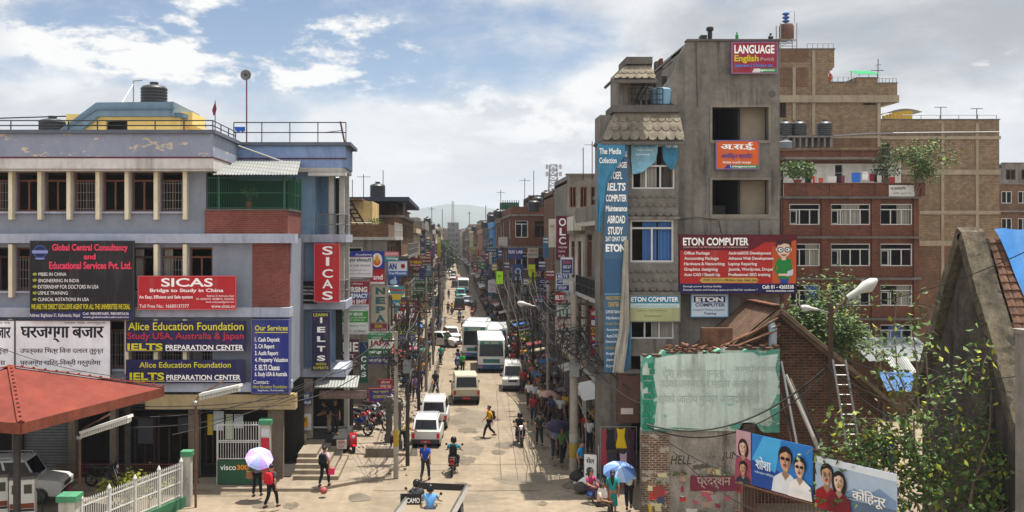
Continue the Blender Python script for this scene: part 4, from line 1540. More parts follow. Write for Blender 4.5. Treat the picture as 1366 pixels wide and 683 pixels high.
TEXTS.append((tq,paint(40,40,40,.9),'JUM',(x6(963)-TQ.x,x6(984)-TQ.x,z6(615),z6(603)),.056,0,.15))
m = MB()
leafy(m,(x6(905),D6+.0,z6(632)),.35,60,.10,pp,0,.25)
leafy(m,(x6(950),D6+.0,z6(629)),.8,120,.10,pp,0,.16)
leafy(m,(x6(880),D6-.1,z6(640)),.3,40,.09,pp,0,.4)
solo(m,'moss_tuft',LEAF,'green weeds growing from a ledge of the torn poster wall','weeds')
#gabled brick house with a rusty tin roof
D7 = 38.6
x7 = lambda u:X(u,D7)
z7 = lambda v:Z(v,D7)
gh = thing('gabled_house','old brick house with a rusty tin gable roof behind the turquoise wall','house',(x7(1035),D7,0))
GO = gh.location
apx,apz = x7(1034),z7(411)
ex,ez = x7(1188),z7(541)
lx_,lz_ = 2*apx-ex,ez
LEN = 4.2
m = MB()
m.prism([(lx_+.3,0),(ex-.5,0),(ex-.5,ez+.15),(apx,apz-.10),(lx_+.3,lz_+.0)],D7,D7+.35)
m.box(ex-.85,ex-.5,D7+.351,D7+LEN,0,ez)
m.build('brick_wall',mat('gable_brick',rgb(100,66,48),.92,.4,.9,brick=(rgb(72,46,36),rgb(108,92,76),.30,.11,.016),stain=.8),gh,GO)
m = MB()
def slope(mb,x0,z0,x1,z1,y0,y1,n,lift=.05,k=0):
 for i in range(n):
  t0,t1 = i/n,(i+1)/n
  ya,yb = y0+(y1-y0)*t0,y0+(y1-y0)*t1
  o0,o1 = lift*(i%2),lift*((i+1)%2)
  mb.slab([(x0,ya,z0+o0),(x1,ya,z1+o0),(x1,yb,z1+o1),(x0,yb,z0+o1)],.03,k)
slope(m,apx,apz+.08,ex+.1,ez+.02,D7-.55,D7+LEN,30)
slope(m,apx,apz+.08,lx_-.3,lz_-.1,D7-.55,D7+LEN,30)
m.build('tin_roof',TINR,gh,GO)
m = MB()
for s_,ee in((1,ex),(-1,lx_)):
 for off,yy in((0,-.62),(.13,-.30),(.05,.05)):
  m.beam((apx,D7+yy,apz-.05-off),(ee+.12*s_,D7+yy,ez-.08-off),.09,.13)
m.build('bargeboards',mat('weathered_board',rgb(110,92,74),.9,.35,2.0,stain=.6),gh,GO)
m = MB()
for i in range(5):
 t_ = .12+i*.19
 m.beam((apx+(ex-apx)*t_,D7-.5,apz+(ez-apz)*t_-.02),(apx+(ex-apx)*t_,D7+.3,apz+(ez-apz)*t_-.02),.07)
m.build('purlins',WOOD_D,gh,GO)
m = MB()
m.beam((apx-.15,D7-.64,apz+.16),(apx-.15,D7+LEN,apz+.16),.35,.05)
m.build('ridge_sheet',mat('rust_ridge',rgb(104,68,50),.85,.4,1.5),gh,GO)
m = MB()
rr = random.Random(31)
for(u0,v0,u1,v1,w_)in((880,468,1000,462,.25),(960,462,1026,433,.3),(975,465,1036,440,.22),(1010,466,1038,446,.25),(920,466,975,452,.2),(990,452,1038,424,.16),(1000,458,1040,432,.2)):
 a,b = P(u0,v0,D6+.5+rr.uniform(0,.5)),P(u1,v1,D6+.7+rr.uniform(0,.6))
 m.beam(a,b,w_,.05)
for i in range(26):
 p = P(rr.uniform(885,1036),rr.uniform(459,467),D6+.2+rr.uniform(0,.5))
 m.box(-.12,.12,-.06,.06,-.04,.04,0,Matrix.Translation(p)@Euler((rr.uniform(-.3,.3),rr.uniform(-.3,.3),rr.uniform(0,3))).to_matrix().to_4x4())
m.box(x6(943),x6(985),D6+.75,D6+1.0,z6(470),z6(440),0)
tag(solo(m,'roof_rubble',mat('rubble_planks',rgb(104,74,56),.92,.5,2.5),'broken planks and bricks heaped along the top of the turquoise wall','rubble'))
m = MB()
m.tube([P(1031,438,D7-.8),P(1030,462,D7-.8)],.16,10)
m.tube([P(1031,438,D7-.8),P(1027,430,D7-.7)],.16,10)
solo(m,'rain_pipe',paint(150,160,166),'thick pale rain pipe under the gable tip of the rusty roof','pipe')
for i,(u0,v0,u1,v1,r)in enumerate(((1042,482,1068,620,.05),(1048,500,1092,600,.07),(1054,505,1098,612,.05),(1040,520,1060,610,.04),(1060,515,1104,610,.035))):
 m = MB()
 m.tube([P(u0,v0,D6+.6),P(u1,v1,D6-.8)],r,7)
 solo(m,'leaning_pole',[PIPE,paint(150,146,138),paint(96,92,86),WOOD_D,IRON][i],['thin galvanised pole leaning nearest the turquoise wall','thick pale pole leaning in the bundle beside the turquoise wall','grey pole in the middle of the leaning bundle','short brown stick leaning low by the turquoise wall','thin black bar, outermost of the leaning bundle'][i],'pole',group='poles leaning by the wall')
lp = thing('street_lamp','brown two armed street lamp pole with white heads in front of the gabled house','street lamp',P(1108,600,36.6))
kl_ = 36.6/F
m = MB()
m.tube([(0,0,-2),(0,0,196*kl_)],.10,8)
m.build('pole',mat('rusty_lamp_pole',rgb(74,56,46),.8,.3,2),lp)
m = MB()
m.tube([(0,0,178*kl_),(26*kl_,0,207*kl_)],.05,8)
m.build('arm',RUSTPIPE,lp)
m = MB()
m.tube([(0,0,182*kl_),(-14*kl_,-.2,186*kl_),(-24*kl_,-.3,189*kl_)],.03,8)
m.build('arm',PIPE,lp)
def lamp_head(par,a,b,r,name='lamp_head'):
 a,b = Vector(a),Vector(b)
 m_ = MB()
 pts =[a.lerp(b,t)for t in(0,.12,.35,.62,.85,1.0)]
 m_.tube(pts,[r*.35,r*.5,r*.55,r,r*.85,r*.3],12)
 h_ = m_.build(name,LAMPW,par,smooth=True)
 g_ = MB()
 g_.tube([a.lerp(b,.5)+Vector((0,0,-r*.5)),a.lerp(b,.75)+Vector((0,0,-r*.75)),a.lerp(b,.95)+Vector((0,0,-r*.4))],[r*.3,r*.7,r*.3],10)
 g_.build('lens',flat('lamp_lens',rgb(186,190,186),.2),h_,smooth=True)
lamp_head(lp,(22*kl_,0,203*kl_),(62*kl_,0,227*kl_),.22)
lamp_head(lp,(-20*kl_,-.25,187.5*kl_),(-46*kl_,-.5,192*kl_),.11)
ld = thing('ladder','grey metal ladder leaning on the lamp pole by the brick gable','ladder',P(1130,600,35.6))
kd = 35.6/F
m = MB()
for o in(0,17):m.beam(((-12+o+8)*kd,-.3,0),((-12+o)*kd,.5,118*kd),.05,.07)
m.build('rail',PIPE,ld)
for i in range(9):
 t_ =(i+.7)/9.3
 m = MB();m.tube([((-4-8*t_)*kd,-.3+.8*t_,118*kd*t_),((13-8*t_)*kd,-.3+.8*t_,118*kd*t_)],.022,6)
 m.build('rung',PIPE,ld)
#film posters on an iron fence
pa,pb_ = P(1000,613,31.0),P(1077,632,29.1)
fdir =(pb_-pa);fdir.z = 0
flen = fdir.length
fdir.normalize()
fang = math.atan2(fdir.y,fdir.x)
fz = P(1000,645,31.0).z
fe = thing('iron_fence','brown iron railing fence with pointed bars carrying film posters','fence',(pa.x,pa.y,0),fang)
m = MB()
for i in range(42):
 xx = -.5+i*.14
 m.tube([(xx,0,fz-1.2),(xx,0,fz+.1),(xx,0,fz+.22)],[.014,.014,.002],5)
m.build('bars',RUSTPIPE,fe)
m = MB()
for zq in(fz-1.0,fz-.1):m.beam((-.6,0,zq),(5.4,0,zq),.04)
m.build('rail',RUSTPIPE,fe)
m = MB();m.box(-.7,5.6,-.12,.16,0,fz-1.15);m.build('low_wall',BRICKD,fe)
def film_poster(name,label,off,w_,h_,zb_,bgc,title,fields,figs,org):
 t = thing(name,label,'poster',(org.x+fdir.x*off,org.y+fdir.y*off,zb_),fang)
 t.location+=Vector((math.sin(fang),-math.cos(fang),0))*.06
 m_ = MB();m_.box(0,w_,0,.02,0,h_);m_.build('board',paint(*bgc),t)
 y = 0
 for(pl,c)in fields:
  y+=1
  q_ = MB();q_.prism([(a*w_,b*h_)for a,b in pl],-.003*y,-.003*(y-1)-.0004);q_.build('printed_field',paint(*c),t)
 for(cx,cz,s_,skin,hair,top_)in figs:
  y+=1
  y0_ = y
  def lay(poly,k_):
   nonlocal y
   y+=1
   q_.prism(poly,-.003*y,-.003*(y-1)-.0004,'Y',k_)
  E_ = lambda ex,ez,rx,rz,a0 = 0,n_ = 16:[(cx+(ex+rx*math.cos(a0+i*6.2832/n_))*s_,cz+(ez+rz*math.sin(a0+i*6.2832/n_))*s_)for i in range(n_)]
  q_ = MB()
  male = s_>.6 or skin==skin1
  if not male:lay(E_(0,-.12,.44,.62),1)
  lay([(cx-.72*s_,0),(cx+.72*s_,0),(cx+.62*s_,cz-.82*s_),(cx+.22*s_,cz-.56*s_),(cx-.22*s_,cz-.56*s_),(cx-.62*s_,cz-.82*s_)],0)
  lay([(cx-.22*s_,cz-.58*s_),(cx,cz-.86*s_),(cx+.22*s_,cz-.58*s_)],4)
  lay([(cx-.13*s_,cz-.66*s_),(cx+.13*s_,cz-.66*s_),(cx+.15*s_,cz-.3*s_),(cx-.15*s_,cz-.3*s_)],4)
  lay(E_(0,.13,.37,.43),1)
  lay([(cx+px*s_,cz+pz*s_)for px,pz in((-.29,.14),(-.27,-.14),(-.17,-.38),(-.06,-.47),(.06,-.47),(.17,-.38),(.27,-.14),(.29,.14),(.22,.34),(0,.38),(-.22,.34))],2)
  lay([(cx+px*s_,cz+pz*s_)for px,pz in((.29,.14),(.22,.34),(.10,.36),(.14,.05),(.10,-.2),(.12,-.42),(.17,-.38),(.27,-.14))],4)
  lay([(cx+px*s_,cz+pz*s_)for px,pz in((-.31,.10),(-.30,.36),(-.10,.46),(.16,.46),(.32,.34),(.31,.08),(.24,.26),(.02,.34),(-.22,.22))],1)
  for e_ in(-.13,.13):
   if male and cx>1:lay(E_(e_,.04,.115,.075),1)
   else:
    lay(E_(e_,.03,.06,.022),1);lay([(cx+(e_-.08)*s_,cz+.09*s_),(cx+(e_+.08)*s_,cz+.09*s_),(cx+(e_+.07)*s_,cz+.115*s_),(cx+(e_-.07)*s_,cz+.115*s_)],1)
  lay([(cx-.045*s_,cz-.14*s_),(cx+.055*s_,cz-.14*s_),(cx+.03*s_,cz+.04*s_)],4)
  if male:lay(E_(0,-.20,.11,.02),1)
  lay(E_(0,-.27,.09,.032),3)
  q_.build('printed_figure',[paint(*top_),paint(*hair),paint(*skin),paint(150,70,70),paint(*[int(c_*.74)for c_ in skin])],t)
 for(s_,a,b,c,e,cl)in title:
  TEXTS.append((t,paint(*cl),s_,(a*w_,b*w_,c*h_,e*h_),-.003*(y+1),.02,0))
 return t
zp = P(1000,645,31.0).z
skin1,skin2 =(206,160,128),(226,186,164)
film_poster('film_poster','bright blue film poster with a man in dark glasses and a woman',0.15,2.3,1.62,zp,(40,120,196),[('शोशा',.10,.36,.36,.60,(226,236,244)),('मनोरञ्जन फिल्म्स',.08,.40,.26,.32,(200,220,240)),('असोज ५',.72,.96,.08,.17,(230,236,240))],[([(0,0),(1,0),(1,.28),(0,.5)],(28,70,150)),([(0,.5),(.4,.35),(.5,1),(.2,1)],(70,170,226))],[(1.32,1.05,.74,skin1,(24,20,22),(220,224,230)),(1.88,.92,.62,skin2,(30,22,24),(236,232,230))],pa)
film_poster('film_poster','narrow dark poster with small portraits, hung left of the blue film poster',-.50,.60,1.62,zp+.02,(80,60,110),[],[([(0,.5),(1,.45),(1,1),(0,1)],(190,150,160)),([(0,0),(1,0),(1,.3),(0,.34)],(60,60,80))],[(.30,1.1,.5,skin2,(50,26,26),(150,70,90)),(.34,.45,.42,skin1,(24,20,22),(40,44,60))],pa)
film_poster('film_poster','film poster of a couple in red before a pale mountain lake',2.55,2.65,1.50,zp-.12,(168,186,206),[('कोिहनूर',.50,.90,.30,.58,(238,234,226))],[([(0,0),(1,0),(1,.34),(0,.30)],(90,110,136)),([(.3,.34),(.5,.55),(.62,.44),(.8,.66),(1,.5),(1,.34)],(122,146,176)),([(0,.88),(1,.86),(1,1),(0,1)],(214,222,230))],[(.42,1.02,.62,skin1,(28,22,22),(150,24,34)),(.86,.92,.56,skin2,(30,22,24),(110,24,34))],pa)
#old steep house at the right: gable wall facing the street, tiled slope, blue tarpaulin
oh = thing('old_house','steep old house with weathered gable wall, clay tiles and a blue tarpaulin','house',(16.2,30.0,0))
OO = oh.location
GX = 15.95
yA,zA = 30.0,Z(316,30.0)-.0
yN,zN = 27.0,4.9
yF,zF = 33.0,4.9
OLDW = mat('weathered_plank_plaster',rgb(72,66,60),.95,.55,1.2,stain=1.6,stain_col=(.02,.019,.018),peel=.12,peel_col=rgb(150,140,128),bump=.6)
m = MB()
m.prism([(yN+.1,0),(yF-.1,0),(yF-.1,zF-.1),(yA,zA-.2),(yN+.1,zN-.1)],GX,GX+.35,'X')
m.box(GX+.351,GX+9,yN+.1,yN+.4,0,zN-.1)
m.build('gable_wall',OLDW,oh,OO)
m = MB()
rk = MB()
CO = mat('mossy_concrete',rgb(92,84,70),.95,.6,3.2,stain=1.0,stain_col=(.03,.03,.026),peel=.40,peel_col=(.04,.037,.03),bump=.9)
def rake(y0,z0,y1,z1):
 n_ = 9
 pr = random.Random(int(y0*10))
 for i in range(n_):
  t0,t1 = i/n_,(i+1)/n_
  a = Vector((0,y0+(y1-y0)*t0,z0+(z1-z0)*t0))
  b = Vector((0,y0+(y1-y0)*t1,z0+(z1-z0)*t1))
  e = pr.uniform(-.03,.03)
  rk.slab([(GX-.22+e,a.y,a.z+.16),(GX+.52+e,a.y,a.z+.16),(GX+.52+e,b.y,b.z+.16),(GX-.22+e,b.y,b.z+.16)],-.30)
rake(yA,zA,yN-.2,zN-.35)
rake(yA,zA,yF+.2,zF-.35)
rk.build('rake_coping',CO,oh,OO)
sl = MB()
sl.slab([(GX+.35,yA,zA-.05),(GX+.35,yN-.2,zN-.4),(GX+9,yN-.2,zN-.4),(GX+9,yA,zA-.05)],.12)
sl.slab([(GX+.35,yA+.1,zA-.05),(GX+.35,yF+.2,zF-.4),(GX+9,yF+.2,zF-.4),(GX+9,yA+.1,zA-.05)],.12)
sl.build('roof_deck',WOOD_D,oh,OO)
tl = MB()
rows_ = 26
dv = Vector((0,yN-.2-yA,zN-.4-zA))
nrm = Vector((0,-dv.z,dv.y)).normalized()
if nrm.z<0:nrm = -nrm
tr_ = random.Random(5)
for r_ in range(rows_):
 for c in range(14):
  xx0 = GX+.53+c*.24+tr_.uniform(-.012,.012)
  a = Vector((xx0,yA,zA))+dv*(r_/rows_)+nrm*(.09+.03)
  b = Vector((xx0,yA,zA))+dv*((r_+1.15)/rows_)+nrm*(.15+tr_.uniform(0,.03))
  w_ = .235
  up_ = nrm*.05
  tl.add([a,a+Vector((w_*.5,0,0))+up_,a+Vector((w_,0,0)),b,b+Vector((w_*.5,0,0))+up_,b+Vector((w_,0,0)),b-nrm*.05,b+Vector((w_*.5,0,0))+up_-nrm*.05,b+Vector((w_,0,0))-nrm*.05],[(0,1,4,3),(1,2,5,4),(3,4,7,6),(4,5,8,7)])
tl.build('clay_tiles',mat('clay_tile',rgb(98,72,58),.92,.5,3.0,stain=.7),oh,OO,fix=False)
tp = MB()
nu,nv = 16,30
grid =[]
for j in range(nv+1):
 row =[]
 for i in range(nu+1):
  s_ = i/nu
  left = .72+.62*(j/nv)
  xx0 = GX+left+s_*4.2
  f = -.02+.62*j/nv
  p = Vector((xx0,yA,zA))+dv*f+nrm*(.26+.05*math.sin(i*1.7+j*.35)+.035*mnoise.noise(Vector((i*.6,j*.22,3))))
  row.append(p)
 grid.append(row)
vs =[p for r_ in grid for p in r_]
fs =[(j*(nu+1)+i,j*(nu+1)+i+1,(j+1)*(nu+1)+i+1,(j+1)*(nu+1)+i)for j in range(nv)for i in range(nu)]
tp.add(vs,fs)
o = tp.build('tarpaulin',mat('blue_tarpaulin',rgb(44,112,176),.5,.12,1.2,spec=.5,stain=.2,stain_col=rgb(150,190,220)),None,None,smooth=True)
tag(o,'bright blue tarpaulin spread over the clay tiles of the steep old house','tarpaulin')
m = MB()
m.box(X(1366,26),X(1392,26),26,26.4,0,Z(446,26))
m.box(X(1363,26),X(1396,26),25.9,26.5,Z(446,26),Z(440,26))
solo(m,'gate_post',mat('post_cement',rgb(128,122,116),.9,.2,1.2,stain=.6),'square grey concrete post with a capstone beside the old house','post')
#things in the alley between the two houses
def shed(name,lb,u0,u1,v0,v1,d,m_,dep=3.0):
 """a lean-to: sheet roof on posts"""
 t = thing(name,lb,'shed',(X((u0+u1)/2,d),d,0))
 w_ = X(u1,d)-X(u0,d)
 za,zb_ = Z(v1,d),Z(v0,d)
 q_ = MB()
 nn_ = 18
 for i in range(nn_):
  a,b = -w_/2+w_*i/nn_,-w_/2+w_*(i+1)/nn_
  q_.slab([(a,0,za+.04*(i%2)),(b,0,za+.04*((i+1)%2)),(b,dep,zb_+.5+.04*((i+1)%2)),(a,dep,zb_+.5+.04*(i%2))],.03)
 q_.build('roof_sheet',m_,t)
 for sx in(-.46,.46):
  for sy in(.2,dep-.2):MB().box(sx*w_-.06,sx*w_+.06,sy-.06,sy+.06,0,za).build('post',WOOD_D,t)
 q_ = MB();q_.box(-w_/2,w_/2,dep,dep+.15,0,zb_+.4);q_.build('back_wall',BRICKB,t)
 return t
shed('lean_to','pale tin lean-to at the end of the alley',1196,1226,492,500,60,TIN,1.6)
shed('lean_to','blue sheeted lean-to in the alley, in front of the pale one',1184,1228,512,522,56,paint(44,96,150),1.2)
shed('lean_to','grey roofed shed beneath the brick block windows',1160,1260,468,482,66,mat('grey_sheet_roof',rgb(110,116,118),.8,.2,1),4)
sg = sign('alley_notice','small dark blue notice board at the alley mouth',(1177,592,1192,622),37.5,(30,50,110),[('सूचना',1179,1190,596,601,(220,220,220)),('कार्यालय',1179,1190,605,610,(220,220,220))],frame=(120,120,120))
m = MB()
for i in range(3):m.box(X(1150,39),X(1290,39),38.9+i*.2,39.0+i*.2,1.0+i*.35,1.06+i*.35)
solo(m,'alley_rail',RUSTPIPE,'low iron rail crossing the alley below the climbing plant','railing')
#trees and climbers
def branch(mb,p,d,L_,r,rnd,depth,tips,droop=.0,spread=.6,kids=(2,3),k=0):
 n_ = 4
 pts,rs =[p],[r]
 q = p.copy();dd = d.copy()
 for i in range(n_):
  dd =(dd+Vector((rnd.gauss(0,.12),rnd.gauss(0,.12),rnd.gauss(0,.08)-droop))).normalized()
  q = q+dd*(L_/n_)
  pts.append(q.copy());rs.append(r*(1-.55*(i+1)/n_))
  if depth<=1:tips.append((q.copy(),dd.copy()))
 mb.tube(pts,rs,6 if r>.03 else 4,k)
 if depth>0:
  for _ in range(rnd.randint(*kids)):
   i = rnd.randint(2,n_)
   nd =(dd+Vector((rnd.gauss(0,spread),rnd.gauss(0,spread),rnd.gauss(0,spread*.6)))).normalized()
   branch(mb,pts[i],nd,L_*rnd.uniform(.55,.8),rs[i]*.75,rnd,depth-1,tips,droop,spread,kids,k)
def leaf_at(mb,p,s,rnd,k=0,hang=.4):
 d = Vector((rnd.gauss(0,1),rnd.gauss(0,1),rnd.gauss(0,.5)-hang)).normalized()
 nrm_ = Vector((rnd.gauss(0,.6),rnd.gauss(0,.6),1)).normalized()
 w_ = d.cross(nrm_)
 if w_.length<.05:w_ = d.orthogonal()
 w_.normalize()
 up_ = w_.cross(d).normalized()*s*.10
 mb.add([p,p+d*s*.45+w_*s*.28-up_,p+d*s,p+d*s*.45-w_*s*.28-up_,p+d*s*.5],[(0,1,4),(1,2,4),(2,3,4),(3,0,4)],k)
def tree(name,label,base,trunks,leaf_m,leaf_s,per_tip,seed,spread=.6,kids=(2,3),depth=3,jitter=.25,cat='tree',group=None,bark=None):
 t = thing(name,label,cat,base,0,group)
 rnd = random.Random(seed)
 w_,l_ = MB(),MB()
 for(off,d,L_,r)in trunks:
  tips =[]
  branch(w_,Vector(off),Vector(d).normalized(),L_,r,rnd,depth,tips,0,spread,kids)
  for(p,dd)in tips:
   for _ in range(per_tip):
    leaf_at(l_,p+Vector((rnd.gauss(0,jitter),rnd.gauss(0,jitter),rnd.gauss(0,jitter))),leaf_s*rnd.uniform(.6,1.25),rnd,0 if rnd.random()<.8 else(1 if rnd.random()<.7 else 2))
 w_.build('trunk',bark or BARK,t,smooth=True)
 l_.build('crown',leaf_m,t,fix=False)
 return t
LM =[LEAF,LEAF_D,LEAF_Y]
DV = 28.0
def stalk(mb,pts,r0,r1,k=0):
 n_ = len(pts)
 mb.tube(pts,[r0+(r1-r0)*i/(n_-1)for i in range(n_)],6,k)
ct = thing('leggy_tree','leggy young tree with thin bent stems and sparse leaves before the alley','tree',P(1230,700,DV))
co = ct.location
rv = random.Random(77)
wm,lm = MB(),MB()
stems =[[(1262,740),(1240,660),(1222,600),(1205,540),(1196,470),(1192,390)],[(1262,740),(1228,640),(1212,600),(1170,560),(1120,560)],[(1268,740),(1250,640),(1236,560),(1238,490),(1240,412)],[(1275,740),(1300,640),(1316,590),(1322,520),(1312,450)],[(1262,740),(1220,670),(1180,640),(1140,615)],[(1276,740),(1330,660),(1352,610),(1366,570)],[(1240,560),(1260,520),(1290,500),(1300,480)],[(1212,600),(1225,540),(1221,470),(1215,430)],[(1250,640),(1275,600),(1298,560),(1332,548)],[(1205,540),(1180,500),(1172,470)],[(1222,600),(1190,585),(1160,585),(1090,600)],[(1330,660),(1300,660),(1260,690),(1210,690)],[(1262,740),(1200,690),(1150,670),(1110,660)],[(1276,740),(1290,690),(1340,680),(1380,640)],[(1250,640),(1210,640),(1180,610),(1150,600)],[(1300,640),(1345,620),(1370,590)],[(1236,560),(1205,525),(1190,500)],[(1316,590),(1350,560),(1362,520)],[(1228,640),(1190,660),(1140,690)]]
tip =[]
for i,s_ in enumerate(stems):
 dd = DV+rv.uniform(-.5,.5)*(i%3)
 ctl =[P(u,v,dd+j*.12)-co for j,(u,v)in enumerate(s_)]
 pts =[]
 for a,b in zip(ctl,ctl[1:]):
  for t_ in(0,.33,.66):
   pts.append(a.lerp(b,t_)+Vector((rv.gauss(0,.03),rv.gauss(0,.05),rv.gauss(0,.03))))
 pts.append(ctl[-1])
 stalk(wm,pts,.06 if i<4 else .035,.010)
 for j,p in enumerate(pts):
  if j<3 and i not in(6,7,8):continue
  tip.append(p)
  for _ in range(2):
   q = p+Vector((rv.gauss(0,.28),rv.gauss(0,.22),rv.gauss(0,.22)))
   wm.tube([p,(p+q)/2+Vector((0,0,.05)),q],[.010,.008,.004],4)
   tip.append(q)
for p in tip:
 hi =(p+co).z>5.2
 if rv.random()<(.42 if hi else .12):continue
 for _ in range(rv.randint(3,8)if hi else rv.randint(11,20)):
  x_r = rv.random()
  leaf_at(lm,p+Vector((rv.gauss(0,.24),rv.gauss(0,.22),rv.gauss(0,.22))),rv.uniform(.14,.27),rv,0 if x_r<.72 else 1 if x_r<.86 else 2,.6)
wm.build('trunk',BARK,ct,smooth=True)
lm.build('crown',LM,ct,fix=False)
b0 = P(1086,500,56)
tree('leafy_tree','dense green tree behind the street lamp and the big red billboard',(b0.x,56,0),[((0,0,0),(.02,0,1),4.3,.22),((0,0,3.4),(-.5,-.2,.9),1.5,.10),((0,0,3.4),(.45,-.2,.8),1.5,.10),((0,0,3.6),(.1,-.4,1),1.7,.10)],LM,.28,8,3,.6,(3,4),3,.35)
potted(P(1064,250,D4+.4),.9,'bushy green plant at the left end of the brick terrace',LEAF,.3,5,700,spread=.95,ls=.26)
b0 = P(1182,246,D4+1.6)
pn = thing('pine_tree','small dark potted conifer on the brick terrace','tree',b0)
m = MB();m.tube([(0,0,0),(0,0,3.1)],[.06,.015],6);m.lathe([(.22,0),(.3,.5),(.25,.5)],n=12);m.build('trunk',BARK,pn)
m = MB();rp = random.Random(4)
for i in range(8):
 z_r = .6+i*.32
 L_ = 1.15*(1-i/9.5)
 for a in range(8):
  an_ = a*.785+i*.4
  for t_ in(.3,.5,.7,.85,1.0):
   p = Vector((math.cos(an_)*L_*t_,math.sin(an_)*L_*t_,z_r+.25*t_))
   for _ in range(3):leaf_at(m,p+Vector((rp.gauss(0,.05),rp.gauss(0,.05),rp.gauss(0,.04))),.20,rp,0,.1)
m.build('crown',LEAF_D,pn,fix=False)
b0 = P(1222,262,D4-.9)
tree('terrace_tree','slender leafy tree leaning out from the corner of the brick terrace',b0,[((0,0,0),(-.05,0,1),2.0,.07),((0,0,.3),(.1,-.2,1),1.7,.05),((0,0,0),(.4,0,.9),1.2,.04)],LM,.24,4,9,.4,(2,4),3,.30)
